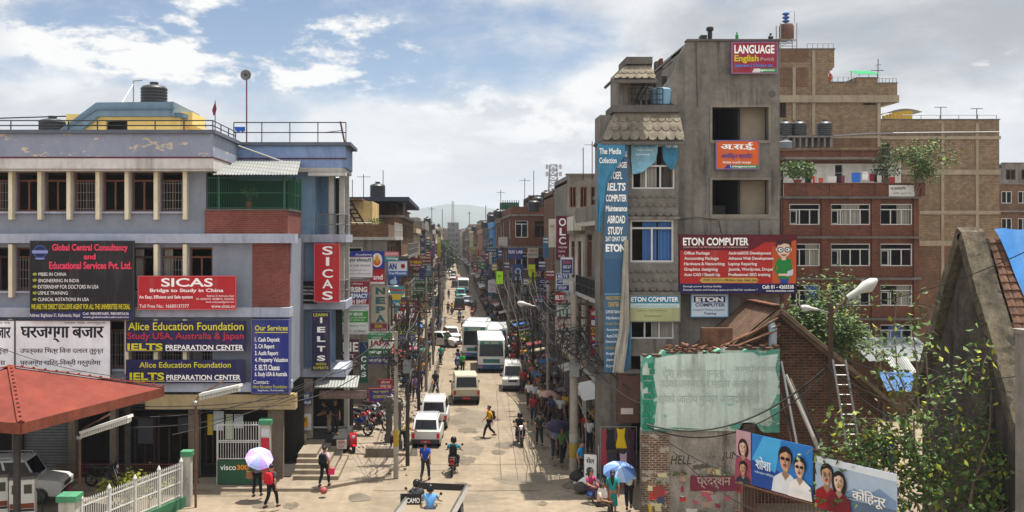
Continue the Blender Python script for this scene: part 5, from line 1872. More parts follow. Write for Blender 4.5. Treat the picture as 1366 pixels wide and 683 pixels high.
#the two rows of houses down the street
PLAST ={'grey':CONC,'dark':CONC_D,'brick':BRICKB,'orange':BRICKO,'old':BRICKD,'cream':mat('row_cream_plaster',rgb(196,178,140),.9,.15,.6,stain=.7),'white':mat('row_white_plaster',rgb(196,192,182),.9,.12,.6,stain=.7),'blue':mat('row_blue_paint',rgb(66,146,206),.85,.15,.6,stain=.4),'pink':mat('row_pink_plaster',rgb(176,128,108),.9,.15,.6,stain=.6),'green':mat('row_green_plaster',rgb(130,150,120),.9,.15,.6,stain=.6),'ochre':mat('row_ochre_plaster',rgb(190,160,100),.9,.15,.6,stain=.6),}
SHUTC =[paint(60,84,100,.6),paint(96,92,88,.6),paint(70,90,72,.6),paint(110,70,56,.6),SHUT]
def rowhouse(label,side,y0,y1,xf,zr,m_,seed,depth=9.0,fl=3.05,balcony=(),bays=None,end_windows=2,detail=2,roof=None,parapet=.9,pm=None,name='row_house',group=None,shutters=True):
 """a house in a row: one face to the street (x = xf), one end towards the viewer (y = y0)"""
 rnd = random.Random(seed)
 t = thing(name,label,'building',(xf+side*depth/2,y0,0),0,group)
 o = t.location
 n = max(1,int(zr/fl))
 fl = zr/n
 bays = bays or max(2,int((y1-y0)/2.6))
 xb = xf+side*depth
 hs,he =[],[]
 for j in range(1,n):
  for i in range(bays):
   a = y0+(y1-y0)*(i+.5)/bays
   ww =(y1-y0)/bays*rnd.uniform(.26,.36)
   hs.append((a-ww,a+ww,j*fl+.85,j*fl+fl-.55))
  for i in range(end_windows):
   a = xf+side*depth*(i+.5)/max(1,end_windows)*.8
   if rnd.random()<.8:he.append((a-.65,a+.65,j*fl+.9,j*fl+fl-.6))
 gs =[]
 for i in range(bays):
  a = y0+(y1-y0)*(i+.5)/bays
  ww =(y1-y0)/bays*.40
  gs.append((a-ww,a+ww,.2,fl-.55))
 w = MB()
 w.holes(y0,y1,0,zr,xf,xf+side*.25,hs+gs,0,axis='X')
 w.holes(min(xf+side*.251,xb),max(xf+side*.251,xb),0,zr,y0,y0+.25,he,0)
 w.box(xf+side*.251,xb,y1-.25,y1,0,zr)
 w.box(xb-side*.25,xb,y0+.251,y1-.251,0,zr)
 w.box(xf+side*.252,xb-side*.252,y0+.252,y1-.252,zr-.35,zr-.12)
 w.build('wall',m_,t,o)
 r_ = MB()
 r_.box(xf+side*1.4,xf+side*1.5,y0+.26,y1-.26,.1,zr-.4)
 r_.box(xf+side*1.501,xb-side*.3,y0+1.3,y0+1.4,.1,zr-.4)
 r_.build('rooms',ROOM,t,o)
 s_ = MB()
 for j in range(1,n+1):
  e = .55 if j in balcony else .22
  z = j*fl
  s_.box(xf-side*e,xf-side*.002,y0-.12,y1+.02,z-.16,z+.04)
  s_.box(min(xf-side*.0,xb),max(xf,xb),y0-.12,y0-.002,z-.15,z+.03)
 s_.build('floor_band',CONC if m_ is not CONC else CONC_L,t,o)
 if parapet:
  p = MB()
  p.box(xf-side*.10,xf+side*.08,y0-.1,y1,zr+.041,zr+parapet)
  p.box(xf+side*.081,xb,y0-.1,y0+.08,zr+.041,zr+parapet)
  p.build('parapet',pm or m_,t,o)
 if detail:
  k = 0
  for(a,b,c,e)in hs:
   if detail<2 and rnd.random()<.3:continue
   window(t,a,b,c,e,xf,rnd.choice([WOOD,WOOD,WHITEF,WOOD_D]),2 if b-a<1.6 else 3,transom=.4,axis='X',sgn=-side,deep=.06,fw=.09,curtain=(rnd.choice([CURT_G,CURT_B,CURT_G]),((.1,.5),))if rnd.random()<.35 else None,glass=detail>1)
  for(a,b,c,e)in he:
   window(t,a,b,c,e,y0,rnd.choice([WOOD,WHITEF,WOOD_D]),2,transom=.35,deep=.06,fw=.08,curtain=(CURT_G,((.4,.9),))if rnd.random()<.4 else None,glass=detail>1)
  for(a,b,c,e)in gs:
   if not shutters:continue
   if rnd.random()<.45:
    q = MB()
    for i in range(14):
     z0_ = c+(e-c)*i/14
     q.box(xf+side*(.10+.015*(i%2)),xf+side*.15,a,b,z0_,z0_+(e-c)/14-.004)
    q.build('shutter',rnd.choice(SHUTC),t,o)
   aw = rnd.random()
   if aw<.6:
    q = MB()
    zz_ = e+.30
    q.slab([(xf,a-.2,zz_),(xf-side*1.1,a-.2,zz_-.35),(xf-side*1.1,b+.2,zz_-.35),(xf,b+.2,zz_)],.03)
    q.build('awning',rnd.choice([TIN,paint(60,110,170),paint(150,60,50),paint(196,190,176),TINR]),t,o)
  for j in balcony:
   z = j*fl+.04
   if rnd.random()<.5:
    railing(t,(xf-side*.5,y0,z),(xf-side*.5,y1,z),.9,'balcony_railing',rnd.choice([IRON,GRILLE,CONC_L]),max(2,int((y1-y0)/1.6)),2,detail>1)
   else:
    q = MB();q.box(xf-side*.55,xf-side*.47,y0,y1,z,z+.8);q.build('balcony_wall',m_,t,o)
 if roof=='pent':
  q = MB()
  xa,xc = xf+side*depth*.35,xf+side*depth*.95
  q.box(xa,xc,y0+(y1-y0)*.3,y1-.3,zr+.05,zr+2.5)
  q.box(min(xa,xc)-.3,max(xa,xc)+.3,y0+(y1-y0)*.3-.4,y1,zr+2.501,zr+2.65)
  q.build('penthouse',rnd.choice([PLAST['brick'],PLAST['cream'],CONC,m_]),t,o)
 if roof in('rods','pent'):
  q = MB()
  for _ in range(5):
   xx,yy = xf+side*rnd.uniform(.3,depth-.5),y0+rnd.uniform(.2,y1-y0-.4)
   for a in(-.1,.1):
    for b in(-.1,.1):q.tube([(xx+a,yy+b,zr),(xx+a*1.3,yy+b,zr+rnd.uniform(1.0,1.8))],.02,4)
  q.build('rebar',IRON,t,o)
 return t
#west row
L1 = rowhouse('long brown house beside the blue block, with a planted brick terrace',-1,62,72,-4.0,10.55,PLAST['grey'],1,11,balcony=(3,),end_windows=2,parapet=.85,pm=BRICKB)
o = L1.location
m = MB()
m.holes(-13.0,-5.2,10.55,13.0,65.5,65.7,[(-12.2,-10.9,11.3,12.6),(-9.9,-9.0,10.6,12.6),(-8.0,-6.6,11.2,12.5)])
m.box(-5.4,-5.2,65.71,71.5,10.55,13.0)
m.build('yellow_penthouse',mat('faded_yellow_plaster',rgb(206,176,120),.9,.15,.8,stain=.7),L1,o)
m = MB();m.box(-13,-5.5,66.5,66.6,10.55,13.0);m.build('penthouse_room',ROOM,L1,o)
m = MB();m.box(-13.4,-5.8,64.2,71,13.01,13.15);m.box(-13,-7.4,65.6,65.8,13.16,13.8);m.build('penthouse_slab',BRICKB,L1,o)
m = MB()
for i in range(2):m.beam((-7.3+i*.5,64.6,13.4),(-5.6+i*.5,64.0,10.6),.05,.12)
for i in range(10):
 t_ =(i+.5)/10
 m.beam((-7.3+1.7*t_,64.6-.6*t_,13.4-2.8*t_),(-6.8+1.7*t_,64.6-.6*t_,13.4-2.8*t_),.04,.1)
m.build('roof_ladder',IRON,L1,o)
for i,(x,y,h_,s_,lb)in enumerate(((-12.4,64.4,1.5,.6,'bushy green plant on the brown brick terrace, furthest from the street'),(-11.2,64.6,1.2,.6,'yellow green plant among the pots of the brown brick terrace'),(-9.6,64.6,1.6,.7,'tall green shrub in a pot on the terrace by the black tank'),(-8.3,64.5,1.3,.6,'leafy shrub on the terrace above the roof ladder'))):
 potted((x,y,13.15),h_,lb,LEAF_Y if i==1 else LEAF,.2,40+i,330,group='terrace plants on the brown house',spread=s_)
potted((-4.9,63.5,10.6),.9,'small green plant at the street end of the brown brick terrace',LEAF,.18,47,200,spread=.4)
m = MB()
for i,c in enumerate(((-8.7,0),(-8.4,1),(-6.9,0))):
 m.slab([(c[0],62.4,11.5),(c[0]+.45,62.4,11.5),(c[0]+.5,62.5,10.7),(c[0]+.02,62.45,10.65)],.03,c[1])
m.tube([(-9.5,62.4,11.55),(-5,62.4,11.5)],.012,4,0)
solo(m,'laundry_line',[paint(214,214,210),paint(176,60,66)],'white and red washing on a line of the brown brick terrace','laundry')
L2 = rowhouse('brick house with a dark overhanging roof slab behind the brown terrace',-1,72.3,96,-3.6,12.2,PLAST['brick'],2,11,balcony=(2,3),end_windows=3,parapet=0)
m = MB();m.box(-15.4,-3.0,71.6,96,13.25,13.55);m.build('overhanging_slab',mat('dark_blue_slab',rgb(54,60,78),.8,.15,.8),L2,L2.location)
m = MB();m.box(-10.2,-4.2,76.5,95,12.2,13.24);m.build('attic_wall',BRICKB,L2,L2.location)
m = MB()
for x in(-14.8,-11,-3.4):m.box(x-.1,x+.1,72.6,72.8,12.2,13.24)
m.build('slab_post',CONC_D,L2,L2.location)
tank('water_tank','black water tank on the dark roof slab of the brick house',(X(501,71),71+2,13.55),.58,1.05)
LW =[(96.3,112,-3.4,11.0,'cream',(2,),'pent','cream house with a stepped penthouse after the dark roof slab'),(112.3,130,-3.3,11.6,'dark',(2,3),'rods','soot dark house with bare reinforcing rods, left side of the street'),(130.3,150,-3.2,10.2,'pink',(),'rods','low pinkish house with roof rods on the left row'),(150.4,176,-3.1,12.4,'grey',(2,),'pent','grey house with a roof cabin halfway along the left row'),(176.4,205,-3.0,10.8,'orange',(),'rods','orange brick house with flat roof far along the left row'),(205.4,240,-3.0,12.5,'white',(2,3),'pent','whitish house standing before the street tree on the left row'),(262.4,310,-2.8,12.2,'brick',(),'pent','brown brick house just past the street tree, left row'),(310.4,370,-2.8,13.5,'cream',(),'rods','pale house with rods, second past the street tree'),(370.4,440,-2.8,12.8,'grey',(),'pent','grey house third past the street tree, left row'),(440.4,520,-2.6,14.5,'brick',(),'rods','last brick house of the left row at the street end'),]
for i,(a,b,xf,zr,pl,bal,rf,lb)in enumerate(LW):
 rowhouse(lb,-1,a,b,xf,zr,PLAST[pl],100+i,12,balcony=bal,detail=2 if a<140 else 1,roof=rf,parapet=.8 if i%2 else .5,end_windows=2)
#east row
R1 = rowhouse('grey balconied house squeezed beside the torn blue banner',1,44.5,54,7.5,11.3,PLAST['grey'],11,7,balcony=(1,2,3),end_windows=2,parapet=.7)
R2 = rowhouse('pale narrow house carrying the tall maroon language sign',1,54.2,63,7.4,10.9,PLAST['white'],12,8,balcony=(1,2,3),end_windows=2,parapet=.7)
R3 = rowhouse('brick house with grey upper block behind the maroon language sign',1,63.3,72,9.6,13.2,PLAST['brick'],13,10,balcony=(2,3),end_windows=3,parapet=.6)
m = MB();m.box(11.5,18,64,71,13.2,15.2);m.build('upper_block',CONC,R3,R3.location)
R4 = rowhouse('brick house with a tall tin sheet front and rooftop pipes',1,72.3,82,9.7,12.4,PLAST['old'],14,10,balcony=(2,),end_windows=3,roof='pent',parapet=.5)
RW =[(82.3,98,9.7,12.9,'brick',(1,2),'rods','brown brick house with wide recessed storeys, right row'),(98.4,116,6.3,12.9,'orange',(2,3),None,'orange brick house below the green rooftop shelter'),(116.4,132,6.2,12.6,'brick',(2,),'rods','brick house next to the bright blue wall'),(132.4,150,6.0,12.0,'blue',(),'rods','house with a bright blue painted end wall, right row'),(150.4,176,5.9,12.6,'dark',(2,),'pent','dark house just beyond the blue painted wall'),(176.4,205,5.9,11.4,'pink',(),'rods','pink plastered house far along the right row'),(205.4,240,5.8,12.8,'brick',(2,),'pent','brick house with roof cabin far along the right row'),(240.4,290,5.8,11.8,'cream',(),'rods','cream house with roof rods towards the street end'),(290.4,350,5.6,13.6,'grey',(),'pent','grey house with cabin towards the street end, right row'),(350.4,430,5.6,12.6,'orange',(),'rods','orange brick house, last but one of the right row'),(430.4,520,5.4,14.5,'white',(),'pent','whitish last house of the right row'),]
for i,(a,b,xf,zr,pl,bal,rf,lb)in enumerate(RW):
 rowhouse(lb,1,a,b,xf,zr,PLAST[pl],200+i,12,balcony=bal,detail=2 if a<140 else 1,roof=rf,parapet=.8 if i%2 else .5,end_windows=3 if i!=1 else 5)
for i,(u0,u1,vt,d,pl,lb)in enumerate(((560,584,309,560,'grey','pale grey block closing the street, furthest left'),(584,597,305,545,'brick','brick block closing the street, second from the left'),(597,612,297,570,'dark','dark tall block at the street end beneath the mast'),(612,626,306,548,'orange','orange block closing the street, right of the dark one'),(626,648,302,580,'cream','cream block closing the street, furthest right'))):
 far_block('far_house',lb,u0,u1,vt,d,PLAST[pl],12,(3,3),60+i)
for i,(u0,u1,vt,d,pl,lb)in enumerate(((652,700,284,150,'brick','brick block rising behind the right row below the green shelter'),(706,740,262,100,'old','dark brick block behind the right row, near the lattice mast'),(757,800,234,64,'grey','bare concrete block rising behind the maroon sign house'),(738,772,254,80,'brick','brown brick block between the mast and the concrete block'))):
 far_block('back_block',lb,u0,u1,vt,d,PLAST[pl],8,(3,3),80+i)
def mast(name,lb,base,h_,w_,seg,r,dishes=False,cat='mast'):
 t = thing(name,lb,cat,base)
 q = MB()
 for j in range(seg):
  z0,z1 = h_*j/seg,h_*(j+1)/seg
  a,b = w_*(1-.3*j/seg),w_*(1-.3*(j+1)/seg)
  for(sx,sy)in((-1,-1),(1,-1),(1,1),(-1,1)):
   q.beam((sx*a/2,sy*a/2,z0),(sx*b/2,sy*b/2,z1),r)
  for(p0,p1)in(((-1,-1),(1,-1)),((1,-1),(1,1)),((1,1),(-1,1)),((-1,1),(-1,-1))):
   q.beam((p0[0]*a/2,p0[1]*a/2,z0),(p1[0]*b/2,p1[1]*b/2,z1),r*.6)
   q.beam((p0[0]*b/2,p0[1]*b/2,z1),(p1[0]*b/2,p1[1]*b/2,z1),r*.6)
 q.build('lattice',PIPE,t)
 if dishes:
  for(sx,zq)in((-1,.95),(1,.95),(-1,.72),(1,.72),(0,.85)):
   q = MB();q.box(sx*w_*.7-w_*.13,sx*w_*.7+w_*.13,-w_*.6,-w_*.4,h_*zq-h_*.09,h_*zq+h_*.05)
   q.beam((sx*w_*.7,-w_*.4,h_*zq),(sx*w_*.2,0,h_*zq),r*.6)
   q.build('aerial_panel',paint(190,190,192),t)
 return t
mast('lattice_mast','steel lattice phone mast with panels above the brick roofs',P(738,262,102),3.3,1.0,6,.09,True)
mast('lattice_mast','faint thin radio mast standing far beyond the street end',P(604,300,700),17,1.6,9,.35)
t = thing('roof_shelter','green net shelter on the roof above the orange brick house','shelter',P(680,284,118))
ks = 118/F
m = MB()
m.box(-12*ks,12*ks,0,2.5,5*ks,14*ks)
m.build('green_net',mat('green_net',rgb(60,110,84),.9,.3,2),t)
m = MB()
for i in range(9):
 xx =(-12+i*3)*ks
 m.tube([(xx,-.05,0),(xx,-.05,17*ks)],.04,4)
m.build('posts',IRON,t)
tk =[(690,290,100),(664,291,112),(717,276,90),(712,282,84),(646,304,140),(576,306,150),(570,300,128),(584,312,215),(632,308,180),(655,296,126),(728,268,99),(585,303,300)]
far_t = None
for i,(u,v,d)in enumerate(tk):
 lbs = 'small water tank on a distant roof of the street'
 b = P(u,v,d)
 if far_t is None:
  far_t = tank('water_tank',lbs,b,.5,.95,group='tanks on distant roofs')
 else:
  c = copy_tree(far_t);c.location = b
for i,(u,v,d,h_)in enumerate(((470,268,73,1.6),(485,268,73,2.0),(511,266,73,2.2),(700,268,86,2.0),(712,268,84,2.6),(668,286,120,3),(648,300,150,3),(576,305,152,3.4),(590,302,220,4),(626,304,300,5),(778,234,63,1.8),(790,234,63,2.2))):
 m = MB();b = P(u,v,d)
 m.tube([(0,0,-.3),(0,0,h_)],.03*max(1,d/90),5)
 if i%2:m.tube([(-.5,0,h_*.9),(.5,0,h_*.9)],.02*max(1,d/90),4)
 o = solo(m,'roof_aerial',IRON,'thin aerial pole on a roof of the street rows','antenna','aerial poles on the row roofs')
 o.location = b
tree('street_tree','dark rounded street tree filling the far end of the street',(-3.4,250,0),[((0,0,0),(0,0,1),4,.4),((0,0,2.5),(-.7,.3,1),3.2,.25),((0,0,2.5),(.6,-.3,1),3.2,.25),((0,0,3),(.1,.6,1),3.2,.2)],[mat('deep_green_leaf',(.022,.038,.014),.7,.35,1.0),LEAF_D,LEAF_D],.9,7,14,.8,(3,4),3,1.0)
#signboards
W_ =(248,246,243)
DS_ = 41.5
NAVY,REDS,BLK =(30,28,74),(176,24,36),(24,22,28)
YEL =(214,206,40)
PNK =(226,66,96)
globe =[(ell(53.5,336,9,9),(60,80,150)),(ell(53.5,336,7.5,7.5),(30,34,80)),([(43,334),(64,334),(64,338),(43,338)],(140,150,200)),(ell(53.5,345,7,1.3),(120,130,180))]
arrows =[([(44,v-1.5),(48,v-2.5),(50,v),(47,v+2),(44,v+1)],(150,160,60))for v in(366,374,382.5,391,399.5)]
sign('signboard','black consultancy signboard with pink heading and a round blue emblem',(41,322,178,426),DS_-.2,BLK,[('Global Central Consultancy',70,171,325.5,337,PNK,.03),('and',112,128,338.5,346,PNK,.03),('Educational Services Pvt. Ltd.',66,176,349,359,PNK,.03),('MBBS IN CHINA',52,89,363.5,368,W_),('ENGINEERING IN INDIA',52,106,372,376.5,W_),('EXTERNSHIP FOR DOCTORS IN USA',51,132,380,385,W_),('USMLE TRAINING',51,91,388.5,393,W_),('CLINICAL ROTATIONS IN USA',51,119,397,401.5,W_),('WE ARE THE DIRECT EXCLUSIVE AGENT FOR ALL THE UNIVERSITIES WE DEAL',42,174,405.5,412.5,YEL,.02),('Address: Baghbazar-31, Kathmandu, Nepal',40,107,418,424,W_),('Call: 9803893689, 9803893636',111,172,416.5,420.5,W_),('www.globalmedicoabroad.com',111,172,421.5,425,W_)],extra=globe+arrows,bands=[(41,178,416,426,(40,42,92))],frame=(60,60,62))
sign('signboard','red signboard with white capitals about study in China',(185,369,314,412),DS_-.15,REDS,[('SICAS',215,284,371,382.5,W_,.02),('Bridge to Study in China',200,298,385,391,W_,.02),('An Easy, Efficient and Safe system',185.5,257,394,399.5,W_,.02),('Toll Free No.: 16600137377',186,252,406,410.5,W_),('Baghbazar-31, Kathmandu, Nepal',276,312,393.5,396.5,W_),('01-4244419, 4238813, 4232201',262,312,397.5,400.5,W_),('Email: sicasnepal@gmail.com',275,312,401.5,404.5,W_),('www.sicas.cn',282,313,406.5,410.5,W_)],frame=(206,90,96))
dv =(20,20,40)
dr_ =(60,20,40)
sign('signboard','white Nepali signboard with big dark letters above the red petrol station roof',(21,428,147,505),DS_,(236,240,242),[('घरजग्गा बजार',28,138,436,457,dv,.035),('उपत्यका िभत्र िवना दलाल तुरुन्त',27,138,463,473,dr_,.02),('घरजग्गा खिरद-िवक्री गर्नुपरेमा',27,134,479,489,dr_,.02),('सम्पर्क: मोबाईल नं. ९८५१०७९५४०, ९८४१०२६८१८',28,115,493.5,497.5,dv),('नक्सा पास, लालपुर्जा',85,141,429.5,433,dv)],frame=(60,60,64))
sign('signboard','white Nepali signboard cut off by the picture edge, next to its wider twin',(-60,428,19,505),DS_,(236,240,242),[('घरजग्गा बजार',-58,14,437,457,dv,.035),('उपत्यका िभत्र तुरुन्त',-54,11,463,473,dr_,.02),('गर्नुपरेमा',-30,7,479,489,dr_,.02),('नक्सा पास',-10,14,429.5,433,dv)],frame=(60,60,64))
sign('signboard','navy signboard in yellow, red and white about study abroad, upper of two',(168,428,328,469),DS_,NAVY,[('Alice Education Foundation',171,325,430,440.5,YEL,.01),('Study USA, Australia & Japan',170,325,443.5,455,(190,44,58),.01),('IELTS',170,217,458,467,YEL,.03),('PREPARATION CENTER',221,325,460,467,W_,.02)],bands=[(170,217,467.4,468,YEL),(221,325,467.4,468,W_)])
sign('signboard','navy signboard in yellow and white, lower of two of the same school',(168,480,327,511),DS_,NAVY,[('Alice Education Foundation',186,308,483,490.5,YEL,.01),('IELTS',173,219,497,507,YEL,.03),('PREPARATION CENTER',222,321,500,507,W_,.02)],bands=[(171,220,508,508.8,YEL),(222,321,508,508.8,W_)])
bl =(28,40,120)
sign('signboard','tall blue signboard listing numbered services at the building corner',(336,427,385,524),DS_+.05,bl,[('Our Services',340,384,434,441,YEL,.02)]+[(s,340,b,v,v+7.5,W_,.02)for s,b,v in(('1. Cash Deposit',373,450),('2. CA Report',366,459),('3. Audit Report',371,468),('4. Property Valuation',384,477),('5. IELTS Classes',373,486.5),('6. Study USA & Australia',383,496))]+[('Contact:',338,359,507,512,W_),('Alice Education Foundation',337,383,513.5,518,YEL),('Baghbazar, Kathmandu',344,378,519.5,522.5,W_)],bands=[(340,384,443,444,YEL)],frame=(96,100,140),thick=.5)
sign('signboard','small black signboard with round emblem beneath the balcony corner',(390,376,422,404),46.0,BLK,[('Consultancy',404,421,381,384,(200,190,190)),('MBBS IN CHINA',404,420,386,388.5,W_),('USMLE TRAINING',404,419,390.5,393,W_),('www.globalmedico.com',396,421,399,402,W_)],extra=[(ell(396,390,4.5,4.5),(70,90,160)),(ell(396,390,3,3),(30,34,80))],rz=R(-18),frame=(50,50,54))
sign('vertical_sign','tall red vertical sign with white capitals on the blue building corner',(420,326,452,402),45.6,REDS,[(c,430,444,v,v+11.5,W_,.02)for c,v in(('S',328.5),('I',343),('C',359),('A',373),('S',388.5))],cat='vertical sign',frame=(206,90,96),thick=.14)
TEXTS[-4] = TEXTS[-4][:3]+((TEXTS[-4][3][0]+.17,TEXTS[-4][3][1]-.17)+TEXTS[-4][3][2:],)+TEXTS[-4][4:]
sign('vertical_sign','dark purple vertical sign of spaced white letters under the red one',(416,416,440,494),45.7,(38,36,72),[('LEARN',418,437,418,422,YEL,.02)]+[(c,423+(4 if c=='I' else 0),434-(4 if c=='I' else 0),v,v+7.5,W_,.04)for c,v in(('I',423.5),('E',436),('L',448.5),('T',461.5),('S',474))]+[('WITH',421,435,484,487.5,YEL,.02),('EXPERTS',418,438,489,492.5,YEL,.02)],cat='vertical sign',thick=.14,frame=(90,90,110))
sign('signboard','small blue Nepali signboard over the poster wall',(386,523,416,541),46.1,(52,84,124),[('पी.जी. आत्म्यो',391,412,525,532,W_,.01),('शेती मास लोर्ली',388,415,534.5,540,W_,.01)])
sign('advert_poster','red and white crisps style advert on the poster wall by the steps',(386,552,415,574),46.2,(206,204,206),[('८ लाख',399,409,558,563,(40,30,20),.02)],bands=[(388,404,553,561,(200,40,52)),(388,404,564,572,(200,40,52)),(398,411,556,570,(214,160,30))],cat='poster')
sign('advert_poster','yellowish text poster low on the poster wall by the steps',(391,579,409,602),46.2,(196,178,140),[('सूचना',394,406,581,585,dr_,.02),('सम्पर्क',393,407,587,591,dv),('कोठा भाडामा',393,407,593,597,dv)],cat='poster')
def ws(label,rect,d,bg,texts=(),name='signboard',**kw):
 return sign(name,label,rect,d,bg,texts,**kw)
ws('white Nepali society signboard with purple edge, top of the west signs',(454.5,343,497,370),50.6,(224,222,222),[('रेडक्रस सोसाइटी',456,495,344.5,350.5,(40,40,50),.03),('मी िजल्ला शाखा कार्यालय',455.5,494,352,357,(70,60,90)),('भृकुटीमण्डप, काठमाडौं, फोन नं.',456,492,359,362,(110,80,80)),('रक्तदान जीवनदान',458,494,364,367,(130,80,90))],frame=(120,60,110))
ws('blue signboard with a round flame emblem, partly hidden by a white one',(468,336,512,357.5),52.5,(36,56,150),[('Academy',474,496,338,342,W_)],extra=[(ell(503,347,7,9.5),(226,224,220)),(ell(503,350,4.5,4.5),(206,90,40)),([(503,339),(506,346),(503,352),(500,346)],(226,160,40))],frame=(40,60,140))
ws('red strip sign ending in white letters under the blue emblem board',(494,358,513,379),52.6,(186,30,44),[('and',498,510.5,366,373,W_,.03)],bands=[(494,513,376,379,(224,224,222))])
ws('small pink and teal board behind the flame emblem sign',(513,336,532,348),56.6,(206,120,124),[('INSTITUTE',515,530,337.5,340,W_),('Technology',515,531,343,347,W_,.02)],bands=[(513,532,342,348,(40,140,136))])
ws('white board with blue letters and a red disc, materials shop',(518,348.5,543,367),58,(226,228,230),[('AN',518.5,529,351,359.5,(30,60,150),.04),('Free Materials',519,542,362.5,366,W_,.02)],extra=[(ell(537.5,355,2.9,3.2),(150,24,36))],bands=[(518,543,361.5,367,(40,110,190))],frame=(60,110,170))
ws('blue square board with a pale swan shaped emblem',(517,368,534,380.5),56.9,(40,70,130),extra=[(ell(525,376,5,3.5),(170,190,210)),(ell(527,372,1.5,3),(170,190,210))])
ws('narrow dark red board with yellow letters on the brown house front',(545,346.5,564,356),66,(120,40,36),[('IT VISION',547,562,348,351.5,YEL,.02),('training centre',547,562,352.5,355,W_)])
ws('red and blue nursing pharmacy board with white capitals',(455,376,492,412),50.8,(150,36,52),[('प्रवेश परीक्षा',456,484,377,380.5,W_),('NURSING',457.5,490,382.5,390,W_,.04),('PHARMACY',456,491,391.5,397.5,W_,.04),('S 2PH BMIT',458,489,399.5,405,W_,.03),('ENTRANCE PREPARATION',458,490,407.5,410.5,(40,60,130))],bands=[(455,492,390.7,398.4,(40,100,180)),(455,492,406,412,(216,214,214))],frame=(150,90,90))
ws('white and green study abroad board under the nursing board',(451.5,412.8,491,445),50.4,(222,224,220),[('STUDY ABROAD',460,484,417,421,W_,.03),('USA, AUSTRALIA, NEW ZEALAND',455,488,422.5,425,W_),('CYPRUS, JAPAN, UK',458,486,426,428.5,W_),('A',451.8,456,431.5,437.5,(180,36,48),.04),('Alpha Educational Centre',457,489,433,436.5,(60,120,110)),('Tel.: 01-4228865',455,488,440,443.5,(60,60,60))],bands=[(453,491,415,430,(60,150,66))],frame=(180,180,180))
ws('tall beige vertical sign with grey letters, one above the other',(495.5,382,517,430),52,(176,170,150),[(c,501,514,v,v+9.5,(52,92,96),.06)for c,v in(('N',383.5),('E',396),('P',408.5),('A',420))],name='vertical_sign',cat='vertical sign',frame=(130,126,116))
ws('small red framed board below the beige vertical sign',(494.5,431.5,516,442),52.2,(130,30,60),[('SIR',500,510,433,437,YEL,.03),('LANGUAGE CENTRE',496,515,438.5,441,W_)])
ws('white and green language school board with maroon capitals',(491.5,443,523,475),51.4,(218,222,216),[('NEPAL JAPAN',494,514,444.5,447.5,W_),('LANGUAGE',496,512,449,451.5,W_),('JAPA',493,521,454,463.5,(150,36,48),.04),('nakago',492.5,510,467,472.5,W_,.03),('school',511,522,467,472,(200,230,210))],bands=[(491.5,523,443,452.5,(40,136,80)),(491.5,523,465,475,(36,110,60))])
ws('purple strip sign with white Nepali text under the language school board',(490,476,520,486),51.5,(70,66,120),[('भाषा प्रशिक्षण केन्द्र',492,518,478,484,W_,.02)])
ws('maroon institute board with big white capitals',(456,453,478.5,490),50.2,(90,38,54),[('NE',457.5,478,456.5,469,W_,.02),('TUTE',455.5+1,472,472.5,477.5,W_),('EDUCATION & VISA',457,477,481,483.5,W_),('SERVICE',458,474,485.5,488,W_)],frame=(90,86,86))
ws('dark green vertical sign with white letters beside the maroon institute board',(479,456,491,511),50.6,(34,92,70),[('C',481.5,488.5,475,483,W_,.04),('K',481.5,488.5,486,493,W_,.03),('S',481.5,488.5,496,503,W_,.03)],bands=[(480,490.5,457,471,(40,60,100))],name='vertical_sign',cat='vertical sign')
ws('red board with large white score figures',(527,401,560,429),57.5,(140,30,46),[('CLASSIC',534,552,402.5,405,YEL,.02),('BASIC',533,551,406.5,410,W_,.03),('TS',527.5,537,415,428,W_,.05),('6.5',539,553,411,424,W_,.05)],frame=(120,40,50))
ws('yellow green striped board under the red score board',(531,430,554,456),57.6,(146,158,60),[('VISA GUIDE',535,552,433,436.5,(60,60,40)),('TOEFL SAT',534,553,439,443,W_,.02),('COMPUTER',533,553,449,453,(226,226,240),.02)],bands=[(531,554,446,456,(110,100,160))])
ws('red framed blue course board at the foot of the west shops',(493,519,521,535),49.6,(60,60,130),[('भर्ना खुल्यो',497,518,520.5,524.5,YEL,.02),('COMPUTER',498,517,527,531,(226,200,60),.02)],frame=(150,60,60),rz=R(8))
ws('red shop sign with white Nepali words by the parked motorcycles',(505,506,524,520),55,(160,40,40),[('होटल',508,520,507.5,512,W_,.02),('फास्ट फुड',507,522,513.5,518,W_,.02)])
ws('small white notice pinned to the low wall of the shop',(449,587,462,599),46.1,(206,190,180),[('भाडामा',451,460,588.5,592,(170,40,50),.02),('९८४१',452,459,594,597.5,(60,30,30))],name='notice')
ws('long faded shop fascia over the dark raised shop',(426,521,489,532),46.0,(120,96,92),[('न्यू िमठाई पसल एण्ड कफी',430,484,523.5,530,(150,136,130))])
t = thing('pennant','triangular tapering teal and yellow banner hung point down','banner',P(529,418,54.5))
kk = 54.5/F
m = MB();m.prism([(-10.5*kk,36*kk),(10.5*kk,36*kk),(1*kk,0),(-1*kk,0)],0,.04);m.build('cloth',paint(50,140,150),t)
m = MB();m.prism([(-10*kk,35.5*kk),(10*kk,35.5*kk),(7.4*kk,27*kk),(-7.4*kk,27*kk)],-.006,-.001);m.build('printed_field',paint(60,150,160),t)
m = MB();m.prism([(-7.2*kk,26*kk),(7.2*kk,26*kk),(5.2*kk,18*kk),(-5.2*kk,18*kk)],-.006,-.001);m.build('printed_field',paint(206,176,60),t)
TEXTS.append((t,paint(190,40,50),'Nepa',(-9*kk,8*kk,28*kk,34*kk),-.012,.03,0))
TEXTS.append((t,paint(*W_),'Books',(-3*kk,3.5*kk,11*kk,15*kk),-.012,.02,0))
